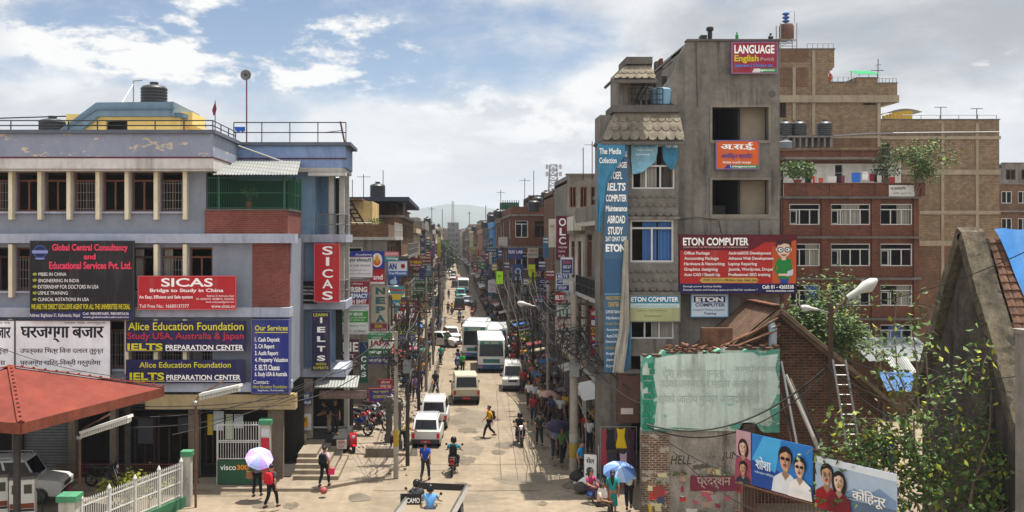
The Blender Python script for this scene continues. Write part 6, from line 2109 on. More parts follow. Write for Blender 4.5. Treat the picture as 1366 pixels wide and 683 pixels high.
fw =[((568,319,574.5,333),100,(30,90,66),'green vertical banner far down the west row, upper'),((568,334,575,343),101,(150,56,40),'orange red board below the far green banner'),((575.5,320,580,343),108,(120,84,130),'purple vertical banner far down the west row'),((583.5,315.5,588,343),118,(196,186,36),'yellow vertical banner far down the west row'),((569,353,575,374),96,(100,150,170),'pale blue vertical banner far down the west row'),((575,368,585,377),92,(120,60,76),'dull maroon board over the far west pavement'),((568,372,574,388),92,(40,96,92),'dark teal vertical banner over the far west pavement'),((560,350,567,372),84,(60,70,130),'indigo banner midway along the west row'),((584,344,588,358),120,(130,40,40),'small red board under the far yellow banner'),((556,384,566,396),80,(190,180,170),'white board midway along the west row'),((552,404,562,420),74,(50,110,90),'green board near the first lamp pole of the west row'),((563,396,572,410),84,(190,150,60),'amber board midway along the west row')]
for rc,d,c,lb in fw:
 c = tuple(int(q*.85)for q in c)
 vert = rc[3]-rc[1]>(rc[2]-rc[0])*1.3
 tx =([('I',(rc[0]+rc[2])/2-.5,(rc[0]+rc[2])/2+.5,rc[1]+1,rc[1]+4,W_)]if False else[('सेन्टर',rc[0]+.8,rc[2]-.8,rc[1]+1.5,rc[1]+4.2,W_,.02),('कक्षा',rc[0]+.8,rc[2]-.8,rc[1]+5.5,rc[1]+8,W_,.02)])
 sign('vertical_sign' if vert else 'signboard',lb,rc,d,c,tx,cat='vertical sign' if vert else 'signboard',rz=R(4))
#concrete building
DE = 41.75
sign('signboard','maroon language signboard at the top of the grey concrete wall',(977,57,1036,97),DE,(146,28,54),[('LANGUAGE',979.5,1033,60,71.5,W_,.03),('English',979.5,1012,73.5,84.5,(206,190,40),.03),('(Practical)',1014,1032,76.5,82,(196,190,190)),('Japanese | Chinese etc.',980,1032,85,90.5,(60,130,210),.02),('Linkagecs.com',1006,1033,92,95.5,W_,.02)],bands=[(1014,1036,91.3,96.6,(40,140,70))],extra=[([(1003,96.6),(1006,91.5),(1014,91.5),(1014,96.6)],(206,204,204))],frame=(150,110,150))
sign('signboard','orange signboard with white and blue Nepali letters between the openings',(956,188,1012,225),DE,(206,92,34),[('अ.स.ई.',962,1006,190,200.5,W_,.04),('अधिकृत क्याडेट',962,1004,204,213,(60,60,140),.03),('िवशेष तयारी कक्षा',964,1002,215,219,W_,.02),('Linkagecs.com',974,1008,220.5,224,W_,.02)],bands=[(970,1011.5,220,224.6,(40,130,76))],extra=[([(966,224.6),(970,220),(980,220),(976,224.6)],(40,56,140))],frame=(110,110,170))
ET =(152,30,38)
head =(176,54,40)
sk_ =(228,196,172)
fig =[([(1030,352),(1062,352),(1062,378),(1030,378)],(196,90,44)),([(1030,330),(1062,320),(1062,352),(1030,352)],(190,84,42)),([(1040,371),(1052,371),(1051,378),(1041,378)],(36,70,150)),([(1037,345),(1055,345),(1053,352),(1053,372),(1038,372),(1037,352)],(30,130,60)),([(1036,347),(1038,349),(1035,358),(1040,366),(1038,368),(1032,359)],(30,130,60)),([(1054,346),(1057,353),(1055,364),(1049,368),(1049,365),(1053,359)],(30,130,60)),([(1038,365),(1050,365),(1050,368),(1038,368)],sk_),([(1050,362),(1058,359),(1057,367),(1049,369)],(200,206,214)),([(1042,341),(1048,341),(1048,347),(1042,347)],sk_),(ell(1045,333,9,10.5),sk_),(ell(1035.8,333,1.4,2.2),sk_),(ell(1054.5,333,1.4,2.2),sk_),([(1035,331),(1034.5,324),(1038,319.5),(1044,318),(1051,318.5),(1055,322),(1055,331),(1053,326),(1046,324.5),(1040,327),(1037,326)],(70,30,34)),(ell(1040.5,333,4.2,3.8),(24,26,34)),(ell(1050,333,4.2,3.8),(24,26,34)),(ell(1040.5,333,3.0,2.6),(226,232,238)),(ell(1050,333,3.0,2.6),(226,232,238)),(ell(1041,333,1.2,1.2),(40,40,50)),(ell(1049.4,333,1.2,1.2),(40,40,50)),(ell(1045,339.4,4,1.8,10,0,180),(140,30,40))]
li =[('Office Package',912,946,335.5),('Accounting Package',912,958,342.5),('Hardware & Networking',912,966,349.8),('Graphics designing',912,957,357),('Auto CAD / Sketch Up',912,960,364.2)]
ri =[('Android/iOS Development',971,1028,335.5),('Advance Web Development',971,1031,342.5),('Laptop Repairing',971,1009,349.8),('Joomla, Wordpress, Drupal',971,1030,357),('Professional SEO training',971,1027,364.2)]
b_ = sign('billboard','big red and navy computer training billboard with a cartoon student in glasses',(907,314,1062,391),DE-.35,(178,38,34),[('ETON COMPUTER',910.5,998,317,327.5,W_,.03),('LEARN FROM THE PROFESSIONALS, BE THE PROFESSIONAL',911,997,328.8,331,(216,180,176))]+[(s,a,b,v,v+5.2,(230,224,220),.03)for s,a,b,v in li+ri]+[('PHP, C/C++, VB.Net, Asp .Net, Java',938,1010,371.8,376,(60,40,30),.01),('Enough power backup facility',911,962,380.5,383.8,W_),('Domain name and hosting space provided for students *',911,1010,385,388.4,W_),('Call: 01 - 4265538',1016,1058,380,385,W_,.03),('www.etoninc.com',1021,1058,386.2,389.2,W_,.01)],bands=[(907,1062,378.2,391,(28,30,84))],extra=[([(907,314),(1062,314),(1062,323),(1021,323),(1002,334),(907,334)],(96,22,34)),([(936,370.5),(1009,370.5),(1012,373.8),(1009,377.2),(936,377.2),(933,373.8)],(206,170,84))]+fig,frame=(70,30,36),thick=.12)
sign('signboard','small white and blue computer signboard under the big billboard',(922.5,393,970.5,422),DE,(206,218,226),[('ETON',928,965,396,402.5,W_,.06),('COMPUTER',927.5,967,404.5,409,(24,36,100),.03),('Computer Training Institution',923.5,966,411.5,415.5,(40,110,150),0,.2),('Training',938,955,416.5,420.5,(30,60,120),.02,.2)],bands=[(925.5,967.5,395,403.5,(24,36,110))],frame=(110,170,206))
sign('signboard','wide blue and pale green computer signboard under the scalloped wall',(841,394.5,906.5,428),DT-.12,(176,178,130),[('ETON COMPUTER',838+4,905,396,402.5,W_,.03),('Institution for Quality Computer Education',846,903,407.2,409.2,(60,120,140)),('Diploma, Tally, Multimedia',850,890,413,416,(120,130,80)),('Baghbazar',860,884,420,423,(120,130,80))],bands=[(841,906.5,394.5,404.5,(46,126,160)),(841,906.5,405,410.5,(190,210,210))],frame=(140,140,120))
sign('hanging_banner','tall faded blue vertical banner of courses on the tower corner',(806,192,838,497),DT-.55,(58,98,128),[('COMPUTERS',815,836,202,209,W_,.02),('LANGUAGES',812,836,216,224,W_,.02),('TOEFL',814,830,229,239,W_,.02),('IELTS',810,834,244,254.5,W_,.03,.1),('COMPUTER',803+5,836,259.5,269,W_,.03),('Maintenance',808,836.5,274,282,W_,.03),('ABROAD',810,834,287.5,298,W_,.03),('STUDY',811,831,302.5,313,W_,.03),('SAT GMAT GRE',808,836,315.5,322,W_,.02),('ETON',808,834,325.5,336,W_,.05),("WORLD'S COMPUTER",808,829,395,400,(196,166,60),.02),('CENTER',811,826,403,409,(196,166,60),.02),('COMPUTER TRAINING',808,828,414,418,W_),('Hardware',809,826,422,426,W_),('Graphic Design',808,828,430,434,(196,166,60)),('Accounting',809,826,438,442,W_),('AutoCAD',809,825,446,450,W_),('Networking',808,827,454,458,W_),('LANGUAGE',808,826,462,466,(196,166,60)),('English',809,823,470,474,W_),('Japanese',809,825,478,482,W_),('Korean',809,823,486,490,W_)],bands=[(806,838,345,391,(52,88,122)),(806,838,391.2,393,(90,140,170))],cat='banner',thick=.05)
def cloth(name,label,outline,d,m_,seed,amp=.10,cat='banner',nx_=10,nz_=14,texts=()):
 """a hanging cloth of uneven outline: outline = [(v, u_left, u_right)] from top to bottom, gently folded"""
 t_ = thing(name,label,cat,P((outline[0][1]+outline[0][2])/2,outline[-1][0],d))
 o_ = t_.location
 vs,n_ =[],0
 rows_ =[]
 for(v0,a0,b0),(v1,a1,b1)in zip(outline,outline[1:]):
  k_ = max(1,int((v1-v0)/8))
  for i in range(k_):rows_.append((v0+(v1-v0)*i/k_,a0+(a1-a0)*i/k_,b0+(b1-b0)*i/k_))
 rows_.append(outline[-1])
 for side_ in(0,1):
  for j,(v,a,b)in enumerate(rows_):
   for i in range(nx_+1):
    p = P(a+(b-a)*i/nx_,v,d)
    w_ = math.sin(i*1.1+j*.25+seed)*.5+mnoise.noise(Vector((i*.5,j*.35,seed)))
    p.y+=amp*w_*min(1,j/3)+side_*.012
    vs.append(p-o_)
 W1 = nx_+1
 h_ = len(rows_)*W1
 fs =[]
 for j in range(len(rows_)-1):
  for i in range(nx_):
   q_ =(j*W1+i,j*W1+i+1,(j+1)*W1+i+1,(j+1)*W1+i)
   fs.append(q_)
   fs.append(tuple(h_+x for x in reversed(q_)))
 m_b = MB();m_b.add(vs,fs);m_b.build('cloth',m_,t_,smooth=True,fix=False)
 for(s,a,b,c,e,col_)in texts:
  k_ = d/F
  TEXTS.append((t_,paint(*col_),s,((a-CU)*k_-o_.x,(b-CU)*k_-o_.x,Z(e,d)-o_.z,Z(c,d)-o_.z),-amp-.05,.015,0))
 return t_
BANB = mat('faded_blue_vinyl',rgb(62,128,162),.7,.2,1.0,stain=.4,stain_col=rgb(40,80,110))
cloth('torn_banner','loose flap of bright blue banner folded over the tall course banner',[(191,797,834),(206,797,834),(228,797,820),(250,797,808),(285,796,804),(310,797,802)],DT-.75,BANB,3,.06,texts=[('The Media',799,828,198,206,W_),('Collection',799,822,210.5,218,W_)])
cloth('torn_banner','pale torn strip of banner hanging behind the tall course banner',[(320,833,838),(360,830,838),(400,828,839),(440,826,840),(470,820,836),(497,817,832)],DT-.72,mat('banner_back',rgb(170,164,152),.85,.15,1.2,stain=.5),5,.08)
cloth('torn_banner','bright blue tail of banner dangling by the concrete tower',[(430,836,842),(460,833,842),(480,830,841),(490,828,840)],DT-.4,BANB,8,.06)
cloth('torn_banner','ragged pale blue poster cloth over the tower window, larger piece',[(192,842,878),(204,842,877),(216,842,874),(222,843,866),(229,843,858),(232,844,850)],DT-.12,mat('pale_blue_vinyl',rgb(128,178,200),.7,.25,1.0),11,.05,texts=[('GOLD NEW MEDIA',845,874,193,196.5,(60,70,130)),('Training Institute',848,870,199,202,W_),('Language',848,866,205,208,W_)])
cloth('torn_banner','ragged blue poster cloth over the tower window, smaller piece',[(192,884,905),(202,884,905),(212,885,904),(220,889,902),(226,894,898)],DT-.12,BANB,14,.05,texts=[('Your Life',886,903,193,197,W_)])
#east row signs
def es(label,rect,d,bg,texts=(),name='signboard',**kw):
 return sign(name,label,rect,d,bg,texts,**kw)
es('tall maroon vertical sign with big white capitals, east row',(743,289,758,346),57.0,(112,28,58),[('O',745.5,755,291,301.5,W_,.02),('L',746.5,755,304,314,W_,.02),('C',745.5,755,316,326,W_,.02),('Language',745,756.5,328,331.5,W_),('Centre',745,754,333.5,336.5,W_),('01-42',745,753,340,343,W_)],name='vertical_sign',cat='vertical sign',frame=(90,40,60))
es('blue sign with a white edge below the maroon vertical sign',(749,344,763.5,365),53,(36,74,130),[('TOEFL',750.5,762,348,352,(226,90,80),.02),('GRE SAT',751,762,354,358,W_,.02),('classes',751,760,360,363,W_)],bands=[(749,763.5,344,346,W_)],frame=(200,200,206))
es('blue and white striped sign, second below the maroon vertical sign',(743,364.5,759,388),54,(200,206,212),[('IELTS',744.5,757,366.5,370.5,W_,.03),('ABROAD',744.5,757,374,377,W_,.02),('STUDY',745,756,382,386,W_,.03)],bands=[(743,759,365,371.5,(40,80,150)),(743,751,373,379,(40,80,150)),(743,759,380.5,387.5,(40,80,150))])
es('red IELTS board in the sign stack over the east pavement',(740,391,753,404),53.5,(160,36,46),[('IELTS',741,752,394,400,W_,.04)])
es('white and green board with large score figures, east sign stack',(743,404,761,422),53.2,(190,200,188),[('TOEFL',745,758,405.5,409.5,(40,100,70),.02),('113',746,758,412,420,(40,110,80),.05)],frame=(150,150,150))
es('white board with red Nepali letters at the bottom of the east sign stack',(741,422.5,758,440),53.4,(196,186,180),[('रु ५५०',743,756,424.5,430,(170,40,50),.03),('मात्र',744,755,433,438,(170,40,50),.03)])
es('white framed board behind the blue sign of the east row',(757,388,762,404),54.5,(206,206,204),[('हल',758,761,391,396,(60,60,120))])
es('small blue tour sign with red edge over the east crowd',(712,396,726,408),66,(40,70,140),[('TOUR',714,724,399,404,W_,.04)],frame=(160,50,60))
es('lime yellow cloth banner hanging over the east pavement, nearer one',(705,353,714,377),68,(176,190,30),[('सेल',707,712,358,363,(110,120,20),.02)],name='cloth_banner',cat='banner')
es('lime yellow cloth banner hanging over the east pavement, farther one',(662,362,671,379),88,(168,226,20),[('सेल',664,669,366,370,(110,150,20),.02)],name='cloth_banner',cat='banner')
es('deep blue pair of banners on the brick front, east row',(677,331,698,346),92,(36,56,120),[('COLLEGE',678,686.5,334,338,W_,.02),('LAB',689,697,334,338,W_,.02)],bands=[(686.6,688,331,346,(150,60,60))])
es('tall navy poster with round emblem below the pair of banners',(684,352,698,375),86,(44,66,120),[('CIC',687,695,370,373.5,W_,.03)],extra=[(ell(691,362,4,4.5),(170,180,200)),(ell(691,362,2.4,2.8),(44,66,130))])
es('dull white board on the brick front of the recessed storeys',(704,331,718,344),76,(170,164,150),[('COMPUTER',705,717,333,336,(120,50,60),.02),('INSTITUTE',705,717,338.5,341.5,(60,60,90),.02)])
es('pale board hanging low over the east crowd',(651,374,661,390),90,(170,160,166),[('SALE',652.5,659.5,377,381,(90,80,120)),('50%',652.5,659.5,384,388,(90,80,120))])
es('white panel sign beside the maroon vertical sign',(732,292,742,330),58.5,(196,190,176),[('स्कूल',734,740,300,305,(120,90,60))],name='vertical_sign',cat='vertical sign')
es('red, yellow and purple course board by the tall blue banner',(788,411,801,475),48,(150,36,50),[('कोरिया',789,800.5,414,421,W_,.03),('IELTS',789,800,427,434,W_,.04),('CMAT',789,800,438,444,(50,40,40),.03),('SAT',790,799,449,454,W_,.03),('GRE',790,799,459,464,W_,.03)],bands=[(788,801,425,436,(70,60,130)),(788,801,436.2,447,(206,160,50)),(788,801,457,466,(90,60,130))])
fe_ =[((664,333,670,346),100,(60,90,150),'blue hanging sign on the orange brick house, east row'),((647,337,652,350),112,(150,60,60),'red hanging sign next to the blue painted wall'),((652.5,336,656,352),118,(206,200,190),'white narrow sign next to the blue painted wall'),((672,349,680,360),88,(90,60,110),'violet board under the recessed storeys, east row'),((656,352,663,361),100,(200,170,60),'yellow board far over the east pavement'),((641,350,646,360),128,(60,130,90),'green board far over the east pavement'),((698,372,708,384),76,(180,176,170),'white board tangled among wires of the east row'),((718,348,728,362),66,(60,60,110),'dark violet board above the tour sign'),((728,360,740,374),58,(140,50,60),'maroon board left of the blue striped sign'),((632,352,636,364),150,(190,60,60),'small red sign farthest down the east row'),((724,316,732,344),60,(60,116,150),'teal vertical sign left of the white panel sign')]
for rc,d,c,lb in fe_:
 c = tuple(int(q*.8)for q in c)
 vert = rc[3]-rc[1]>(rc[2]-rc[0])*1.5
 sign('vertical_sign' if vert else 'signboard',lb,rc,d,c,[('कक्षा',rc[0]+.8,rc[2]-.8,rc[1]+1.5,rc[1]+4.5,W_ if sum(c)<500 else(80,40,50),.02),('भर्ना',rc[0]+.8,rc[2]-.8,rc[1]+6,rc[1]+8.5,W_ if sum(c)<500 else(80,40,50),.02)],cat='vertical sign' if vert else 'signboard',rz=R(-5))
FC =[((150,40,44),'red'),((40,70,140),'blue'),((206,204,198),'white'),((196,160,50),'amber'),((40,110,80),'green'),((90,50,100),'purple'),((60,64,72),'slate'),((190,90,50),'orange')]
rf_ = random.Random(808)
WRD =['कक्षा','भर्ना','पसल','होटल','सेन्टर','IELTS','TOEFL','SAT','CAFE','GRE']
for i in range(64):
 east_ = i%5>1
 y = 66+170*(i/64)**1.4+rf_.uniform(-2,2)
 c,cn = FC[rf_.randrange(8)]
 c = tuple(int(q*rf_.uniform(.55,.8)+12)for q in c)
 vert = rf_.random()<.45
 w_,h_ =(rf_.uniform(.5,.8),rf_.uniform(1.6,3.0))if vert else(rf_.uniform(1.2,2.2),rf_.uniform(.7,1.4))
 fx =(9.5 if y<98 else 6.2)if east_ else-3.5
 x = fx-w_/2-.1 if east_ else fx+w_/2+.1
 z = rf_.uniform(3.0,8.2)
 k_ = F/y
 u0,u1 = CU+(x-w_/2)*k_,CU+(x+w_/2)*k_
 v0,v1 = CV+(H-z-h_)*k_,CV+(H-z)*k_
 tc_ =(200,196,190)if sum(c)<400 else(90,40,50)
 dv_ =(v1-v0)
 tx =[(rf_.choice(WRD),u0+(u1-u0)*.12,u1-(u1-u0)*.12,v0+dv_*(.10+.3*q),v0+dv_*(.30+.3*q),tc_,.02)for q in range(3 if rf_.random()<.6 else 2)]
 sign('vertical_sign' if vert else 'signboard','%s %s jutting out from the %s house fronts further down the street'%(cn,'vertical sign' if vert else 'board','east' if east_ else 'west'),(u0,v0,u1,v1),y,c,tx,cat='vertical sign' if vert else 'signboard',group='boards jutting out from the %s houses'%('east' if east_ else 'west'))
sign('signboard','white Nepali notice on the parapet of the brick block terrace',(1186,247,1220,262),D4-.42,(196,196,190),[('कृ प्लाष्टिक',1188,1208,249,254,(60,40,50),.03),('सेन्टर',1190,1216,256,260,(120,110,100))])
DLn = D4-.1
for i,(u0,u1,v0,v1,c,cn)in enumerate(((1084,1087,235,244,(200,70,40),'orange'),(1092,1098,237,245,(190,80,60),'brick red'),(1104,1116,235,244,(206,206,200),'white'),(1117,1121,234,245,(40,40,60),'navy'),(1122,1127,234,244,(120,60,80),'plum'),(1136,1148,230,243,(50,110,200),'bright blue'),(1150,1158,229,240,(226,226,226),'bright white'),(1160,1166,232,242,(130,30,50),'maroon'),(1170,1176,234,243,(190,190,186),'pale grey'),(1186,1194,236,245,(160,60,60),'faded red'))):
 cloth('hanging_cloth','%s cloth hung to dry on the brick terrace line'%cn,[(v0,u0,u1),((v0+v1)/2,u0,u1),(v1,u0+.5,u1-.3)],DLn,paint(*c,rough=.9),i,.05,cat='laundry',nx_=4)
solo(MB().tube([P(1080,233,DLn),P(1140,230,DLn),P(1200,234,DLn)],.015,4),'washing_line',IRON,'washing line strung along the brick terrace','washing line')
#people
SKIN =[paint(150,104,76,.6),paint(126,84,60,.6),paint(172,124,92,.6)]
HAIR = flat('black_hair',(0.012,0.011,0.011),.5)
SHOE = paint(36,32,30,.6)
def skin_mesh(nodes,edges,sub=1):
 """one continuous surface grown round a skeleton: nodes = [(co, rx, ry)], first node is the root"""
 me = bpy.data.meshes.new('figure')
 me.from_pydata([n[0]for n in nodes],edges,[])
 o = bpy.data.objects.new('figure',me)
 COL.objects.link(o)
 md = o.modifiers.new('skin','SKIN')
 md.use_smooth_shade = True
 if not me.skin_vertices:pass
 for i,n in enumerate(nodes):
  sv = me.skin_vertices[0].data[i]
  sv.radius =(n[1],n[2])
  sv.use_root =(i==0)
 if sub:
  ss = o.modifiers.new('sub','SUBSURF')
  ss.levels = ss.render_levels = sub
 bpy.context.view_layer.update()
 dg = bpy.context.evaluated_depsgraph_get()
 out = bpy.data.meshes.new_from_object(o.evaluated_get(dg))
 bpy.data.objects.remove(o)
 bpy.data.meshes.remove(me)
 return out
def make_figure(pose,skirt=False,long_hair=False):
 """meshes of one pose. Faces -Y. pose gives joints: hips, knees, ankles, shoulders, elbows, wrists (left -x, right +x)"""
 J = pose
 V = Vector
 pel,ch,nk = V(J['pelvis']),V(J['chest']),V(J['neck'])
 up =(nk-ch).normalized()
 hd = nk+up*.10+V((0,-.015,0))
 top = hd+V((0,.005,.14))
 n,e =[],[]
 def nd(p,rx,ry=None):
  n.append((tuple(p),rx,ry or rx));return len(n)-1
 def ed(a,b):e.append((a,b))
 p0 = nd(pel,.13,.10);p1 = nd(pel.lerp(ch,.5),.115,.09);p2 = nd(ch,.14,.105);p3 = nd(nk,.055);p4 = nd(hd+V((0,-.005,-.01)),.072,.08);p5 = nd(hd+V((0,.005,.075)),.080,.095);p6 = nd(top,.055,.06)
 for a,b in((p0,p1),(p1,p2),(p2,p3),(p3,p4),(p4,p5),(p5,p6)):ed(a,b)
 nose = nd(hd+V((0,-.105,.015)),.013);ed(p4,nose)
 for sx in(-1,1):
  er = nd(hd+V((sx*.088,.01,.03)),.014,.022);ed(p5,er)
 for s in(0,1):
  sx = -1 if s==0 else 1
  sh,el,wr = V(J['sh'][s]),V(J['el'][s]),V(J['wr'][s])
  a = nd(sh,.055);b = nd(el,.042);c = nd(wr,.030);ed(p2,a);ed(a,b);ed(b,c)
  d =(wr-el).normalized()
  side = d.cross(V((0,1,.2))).normalized()
  if side.length<.5:side = V((1,0,0))
  pm_ = nd(wr+d*.06,.036,.018);ed(c,pm_)
  nrm_ = side.cross(d).normalized()
  for f,(o,L_)in enumerate(((-.028,.070),(-.009,.080),(.010,.076),(.027,.058))):
   q0 = nd(wr+d*.10+side*o,.0095);q1 = nd(wr+d*(.10+L_*.6)+side*o*1.1+nrm_*.016,.0085);q2 = nd(wr+d*(.10+L_*.85)+side*o*1.1+nrm_*.04,.007)
   ed(pm_,q0);ed(q0,q1);ed(q1,q2)
  t0 = nd(wr+d*.05-side*.045+nrm_*.01,.011);t1 = nd(wr+d*.09-side*.055+nrm_*.035,.009);ed(pm_,t0);ed(t0,t1)
  hp,kn,an = V(J['hip'][s]),V(J['kn'][s]),V(J['an'][s])
  h_ = nd(hp,.085);k_ = nd(kn,.058);l_ = nd(an,.038);ed(p0,h_);ed(h_,k_);ed(k_,l_)
  f_ = J['toe'][s]if 'toe' in J else(0,-1,0)
  tt = nd(an+V(f_)*.15+V((0,0,-.045)),.035,.022);ed(l_,tt)
 body = skin_mesh(n,e)
 out ={'body':body,'head':hd}
 n,e =[],[]
 q0 = nd(pel+V((0,0,-.06)),.150,.118);q1 = nd(pel.lerp(ch,.45),.140,.112);q2 = nd(ch,.165,.125);q3 = nd(nk+V((0,0,-.05)),.085,.08)
 ed(q0,q1);ed(q1,q2);ed(q2,q3)
 for s in(0,1):
  sh,el = V(J['sh'][s]),V(J['el'][s])
  a = nd(sh,.072);b = nd(sh.lerp(el,.5),.062);c = nd(sh.lerp(el,J.get('sleeve',.75)),.060);ed(q2,a);ed(a,b);ed(b,c)
  if J.get('long'):
   w_ = nd(V(J['wr'][s]),.042);k_ = nd(el,.055);ed(c,k_);ed(k_,w_)
 out['shirt'] = skin_mesh(n,e)
 n,e =[],[]
 q0 = nd(pel+V((0,0,.04)),.145,.115)
 if skirt:
  a_ =(V(J['an'][0])+V(J['an'][1]))/2
  kq =(V(J['kn'][0])+V(J['kn'][1]))/2
  q1 = nd(pel.lerp(kq,.5),.19,.16);q2 = nd(kq+V((0,0,-.12)),.21,.19);q3 = nd(V((kq.x,kq.y,a_.z+.22)),.22,.20)
  ed(q0,q1);ed(q1,q2);ed(q2,q3)
 else:
  for s in(0,1):
   hp,kn,an = V(J['hip'][s]),V(J['kn'][s]),V(J['an'][s])
   a = nd(hp,.100);b = nd(kn,.076);c = nd(an+V((0,0,.03)),.062);ed(q0,a);ed(a,b);ed(b,c)
 out['trousers'] = skin_mesh(n,e)
 sh_ = MB()
 for s in(0,1):
  an = V(J['an'][s]);f_ = V(J['toe'][s]if 'toe' in J else(0,-1,0)).normalized()
  c = an+V((0,0,-.045))
  sd = f_.cross(V((0,0,1))).normalized()
  pts =[c-f_*.07-sd*.035,c+f_*.10-sd*.042,c+f_*.19-sd*.02,c+f_*.19+sd*.02,c+f_*.10+sd*.042,c-f_*.07+sd*.035]
  b_ =[p+V((0,0,-.035))for p in pts];t_ =[p+V((0,0,.035 if i in(0,5)else .015))for i,p in enumerate(pts)]
  sh_.add(b_+t_,[(5,4,3,2,1,0),(6,7,8,9,10,11)]+[(i,(i+1)%6,6+(i+1)%6,6+i)for i in range(6)])
 out['shoes_mb'] = sh_
 hm_ = MB()
 hc = hd+V((0,.012,.065))
 prof,fs,vs = 8,[],[]
 for i in range(prof+1):
  th = R(112)*i/prof
  for j in range(14):
   a = 2*math.pi*j/14
   y_ = math.cos(a)
   cut = 1.0
   th2 = th*(0.62 if y_<-.3 else 1.0 if y_>.2 else .82)
   vs.append(hc+V((.100*math.sin(th2)*math.sin(a),.118*math.sin(th2)*y_,.112*math.cos(th2))))
 for i in range(prof):
  for j in range(14):
   fs.append((i*14+j,i*14+(j+1)%14,(i+1)*14+(j+1)%14,(i+1)*14+j))
 hm_.add(vs,fs)
 if long_hair:
  hm_.tube([hc+V((0,.06,.0)),hc+V((0,.10,-.12)),hc+V((0,.11,-.30)),hc+V((0,.10,-.44))],[.085,.080,.06,.02],8)
 out['hair_mb'] = hm_
 ey = MB()
 for sx in(-1,1):
  ey.lathe([(.0,-.004),(.012,0),(.0,.004)],tuple(hd+V((sx*.032,-.086,.035))),8,axis='Y')
 ey.box(-.022,.022,hd.y-.090,hd.y-.078,hd.z-.036,hd.z-.028)
 out['face_mb'] = ey
 return out
def std(**kw):
 J = dict(pelvis=(0,0,.94),chest=(0,0,1.26),neck=(0,-.01,1.45),sh=((-.18,0,1.38),(.18,0,1.38)),el=((-.22,.03,1.10),(.22,.03,1.10)),wr=((-.22,-.04,.86),(.22,-.04,.86)),hip=((-.09,0,.90),(.09,0,.90)),kn=((-.10,-.01,.49),(.10,-.01,.49)),an=((-.10,.01,.085),(.10,.01,.085)))
 J.update(kw)
 return J
POSES ={'stand':std(),'walk':std(el=((-.23,.10,1.12),(.23,-.06,1.12)),wr=((-.22,.02,.88),(.22,-.22,.93)),kn=((-.10,-.20,.52),(.10,.04,.49)),an=((-.10,-.26,.10),(.10,.30,.17))),'stride':std(el=((-.23,-.06,1.12),(.23,.12,1.12)),wr=((-.22,-.24,.95),(.22,.10,.87)),kn=((-.10,.04,.49),(.10,-.24,.53)),an=((-.10,.34,.18),(.10,-.34,.095))),'umbrella':std(el=((-.23,.03,1.10),(.22,-.14,1.14)),wr=((-.22,-.04,.86),(.14,-.24,1.36)),kn=((-.10,-.10,.50),(.10,.04,.49)),an=((-.10,-.16,.09),(.10,.16,.12))),'ride':dict(pelvis=(0,.12,.80),chest=(0,.02,1.12),neck=(0,-.02,1.31),sh=((-.18,.01,1.24),(.18,.01,1.24)),el=((-.29,-.22,1.05),(.29,-.22,1.05)),wr=((-.27,-.44,1.02),(.27,-.44,1.02)),hip=((-.10,.10,.78),(.10,.10,.78)),kn=((-.20,-.28,.70),(.20,-.28,.70)),an=((-.19,-.06,.36),(.19,-.06,.36)),long=False),'sit':dict(pelvis=(0,.05,.46),chest=(0,.0,.78),neck=(0,-.04,.97),sh=((-.18,-.02,.90),(.18,-.02,.90)),el=((-.22,-.12,.66),(.22,-.12,.66)),wr=((-.14,-.34,.62),(.14,-.34,.62)),hip=((-.10,.0,.46),(.10,.0,.46)),kn=((-.13,-.40,.50),(.13,-.40,.50)),an=((-.13,-.38,.09),(.13,-.38,.09))),'lean':std(pelvis=(0,.08,.90),chest=(0,-.08,1.18),neck=(0,-.18,1.34),sh=((-.18,-.12,1.28),(.18,-.12,1.28)),el=((-.22,-.22,1.02),(.22,-.22,1.02)),wr=((-.15,-.42,.95),(.15,-.42,.95)),hip=((-.09,.08,.87),(.09,.08,.87)),kn=((-.10,.02,.48),(.10,.02,.48)),an=((-.10,.05,.085),(.10,.05,.085))),}
FIGS ={}
def mb_mesh(mb,mats_n=1):
 me = bpy.data.meshes.new('m')
 me.from_pydata([tuple(p)for p in mb.v],[],mb.f)
 bm = bmesh.new();bm.from_mesh(me);bmesh.ops.recalc_face_normals(bm,faces=bm.faces);bm.to_mesh(me);bm.free()
 me.polygons.foreach_set('use_smooth',[True]*len(me.polygons))
 me.update()
 return me
def figure(pose,skirt,long_hair):
 key =(pose,skirt,long_hair)
 if key not in FIGS:
  f = make_figure(POSES[pose],skirt,long_hair)
  FIGS[key] = dict(person=f['body'],shirt=f['shirt'],trousers=f['trousers'],shoes=mb_mesh(f['shoes_mb']),hair=mb_mesh(f['hair_mb']),face=mb_mesh(f['face_mb']),head=f['head'])
  for k in('person','shirt','trousers'):
   FIGS[key][k].polygons.foreach_set('use_smooth',[True]*len(FIGS[key][k].polygons))
  for k in('person','shirt','trousers','shoes','hair','face'):
   FIGS[key][k].materials.clear()
   FIGS[key][k].materials.append(None)
 return FIGS[key]
def colored(name,me,m,par):
 o = bpy.data.objects.new(name,me)
 COL.objects.link(o)
 o.material_slots[0].link = 'OBJECT'
 o.material_slots[0].material = m
 if par is not None:o.parent = par
 return o
HELM = MB()
HELM.lathe([(.0,.16),(.06,.155),(.11,.12),(.135,.05),(.138,-.02),(.128,-.09),(.118,-.10)],n=16)
HELM_ME = None
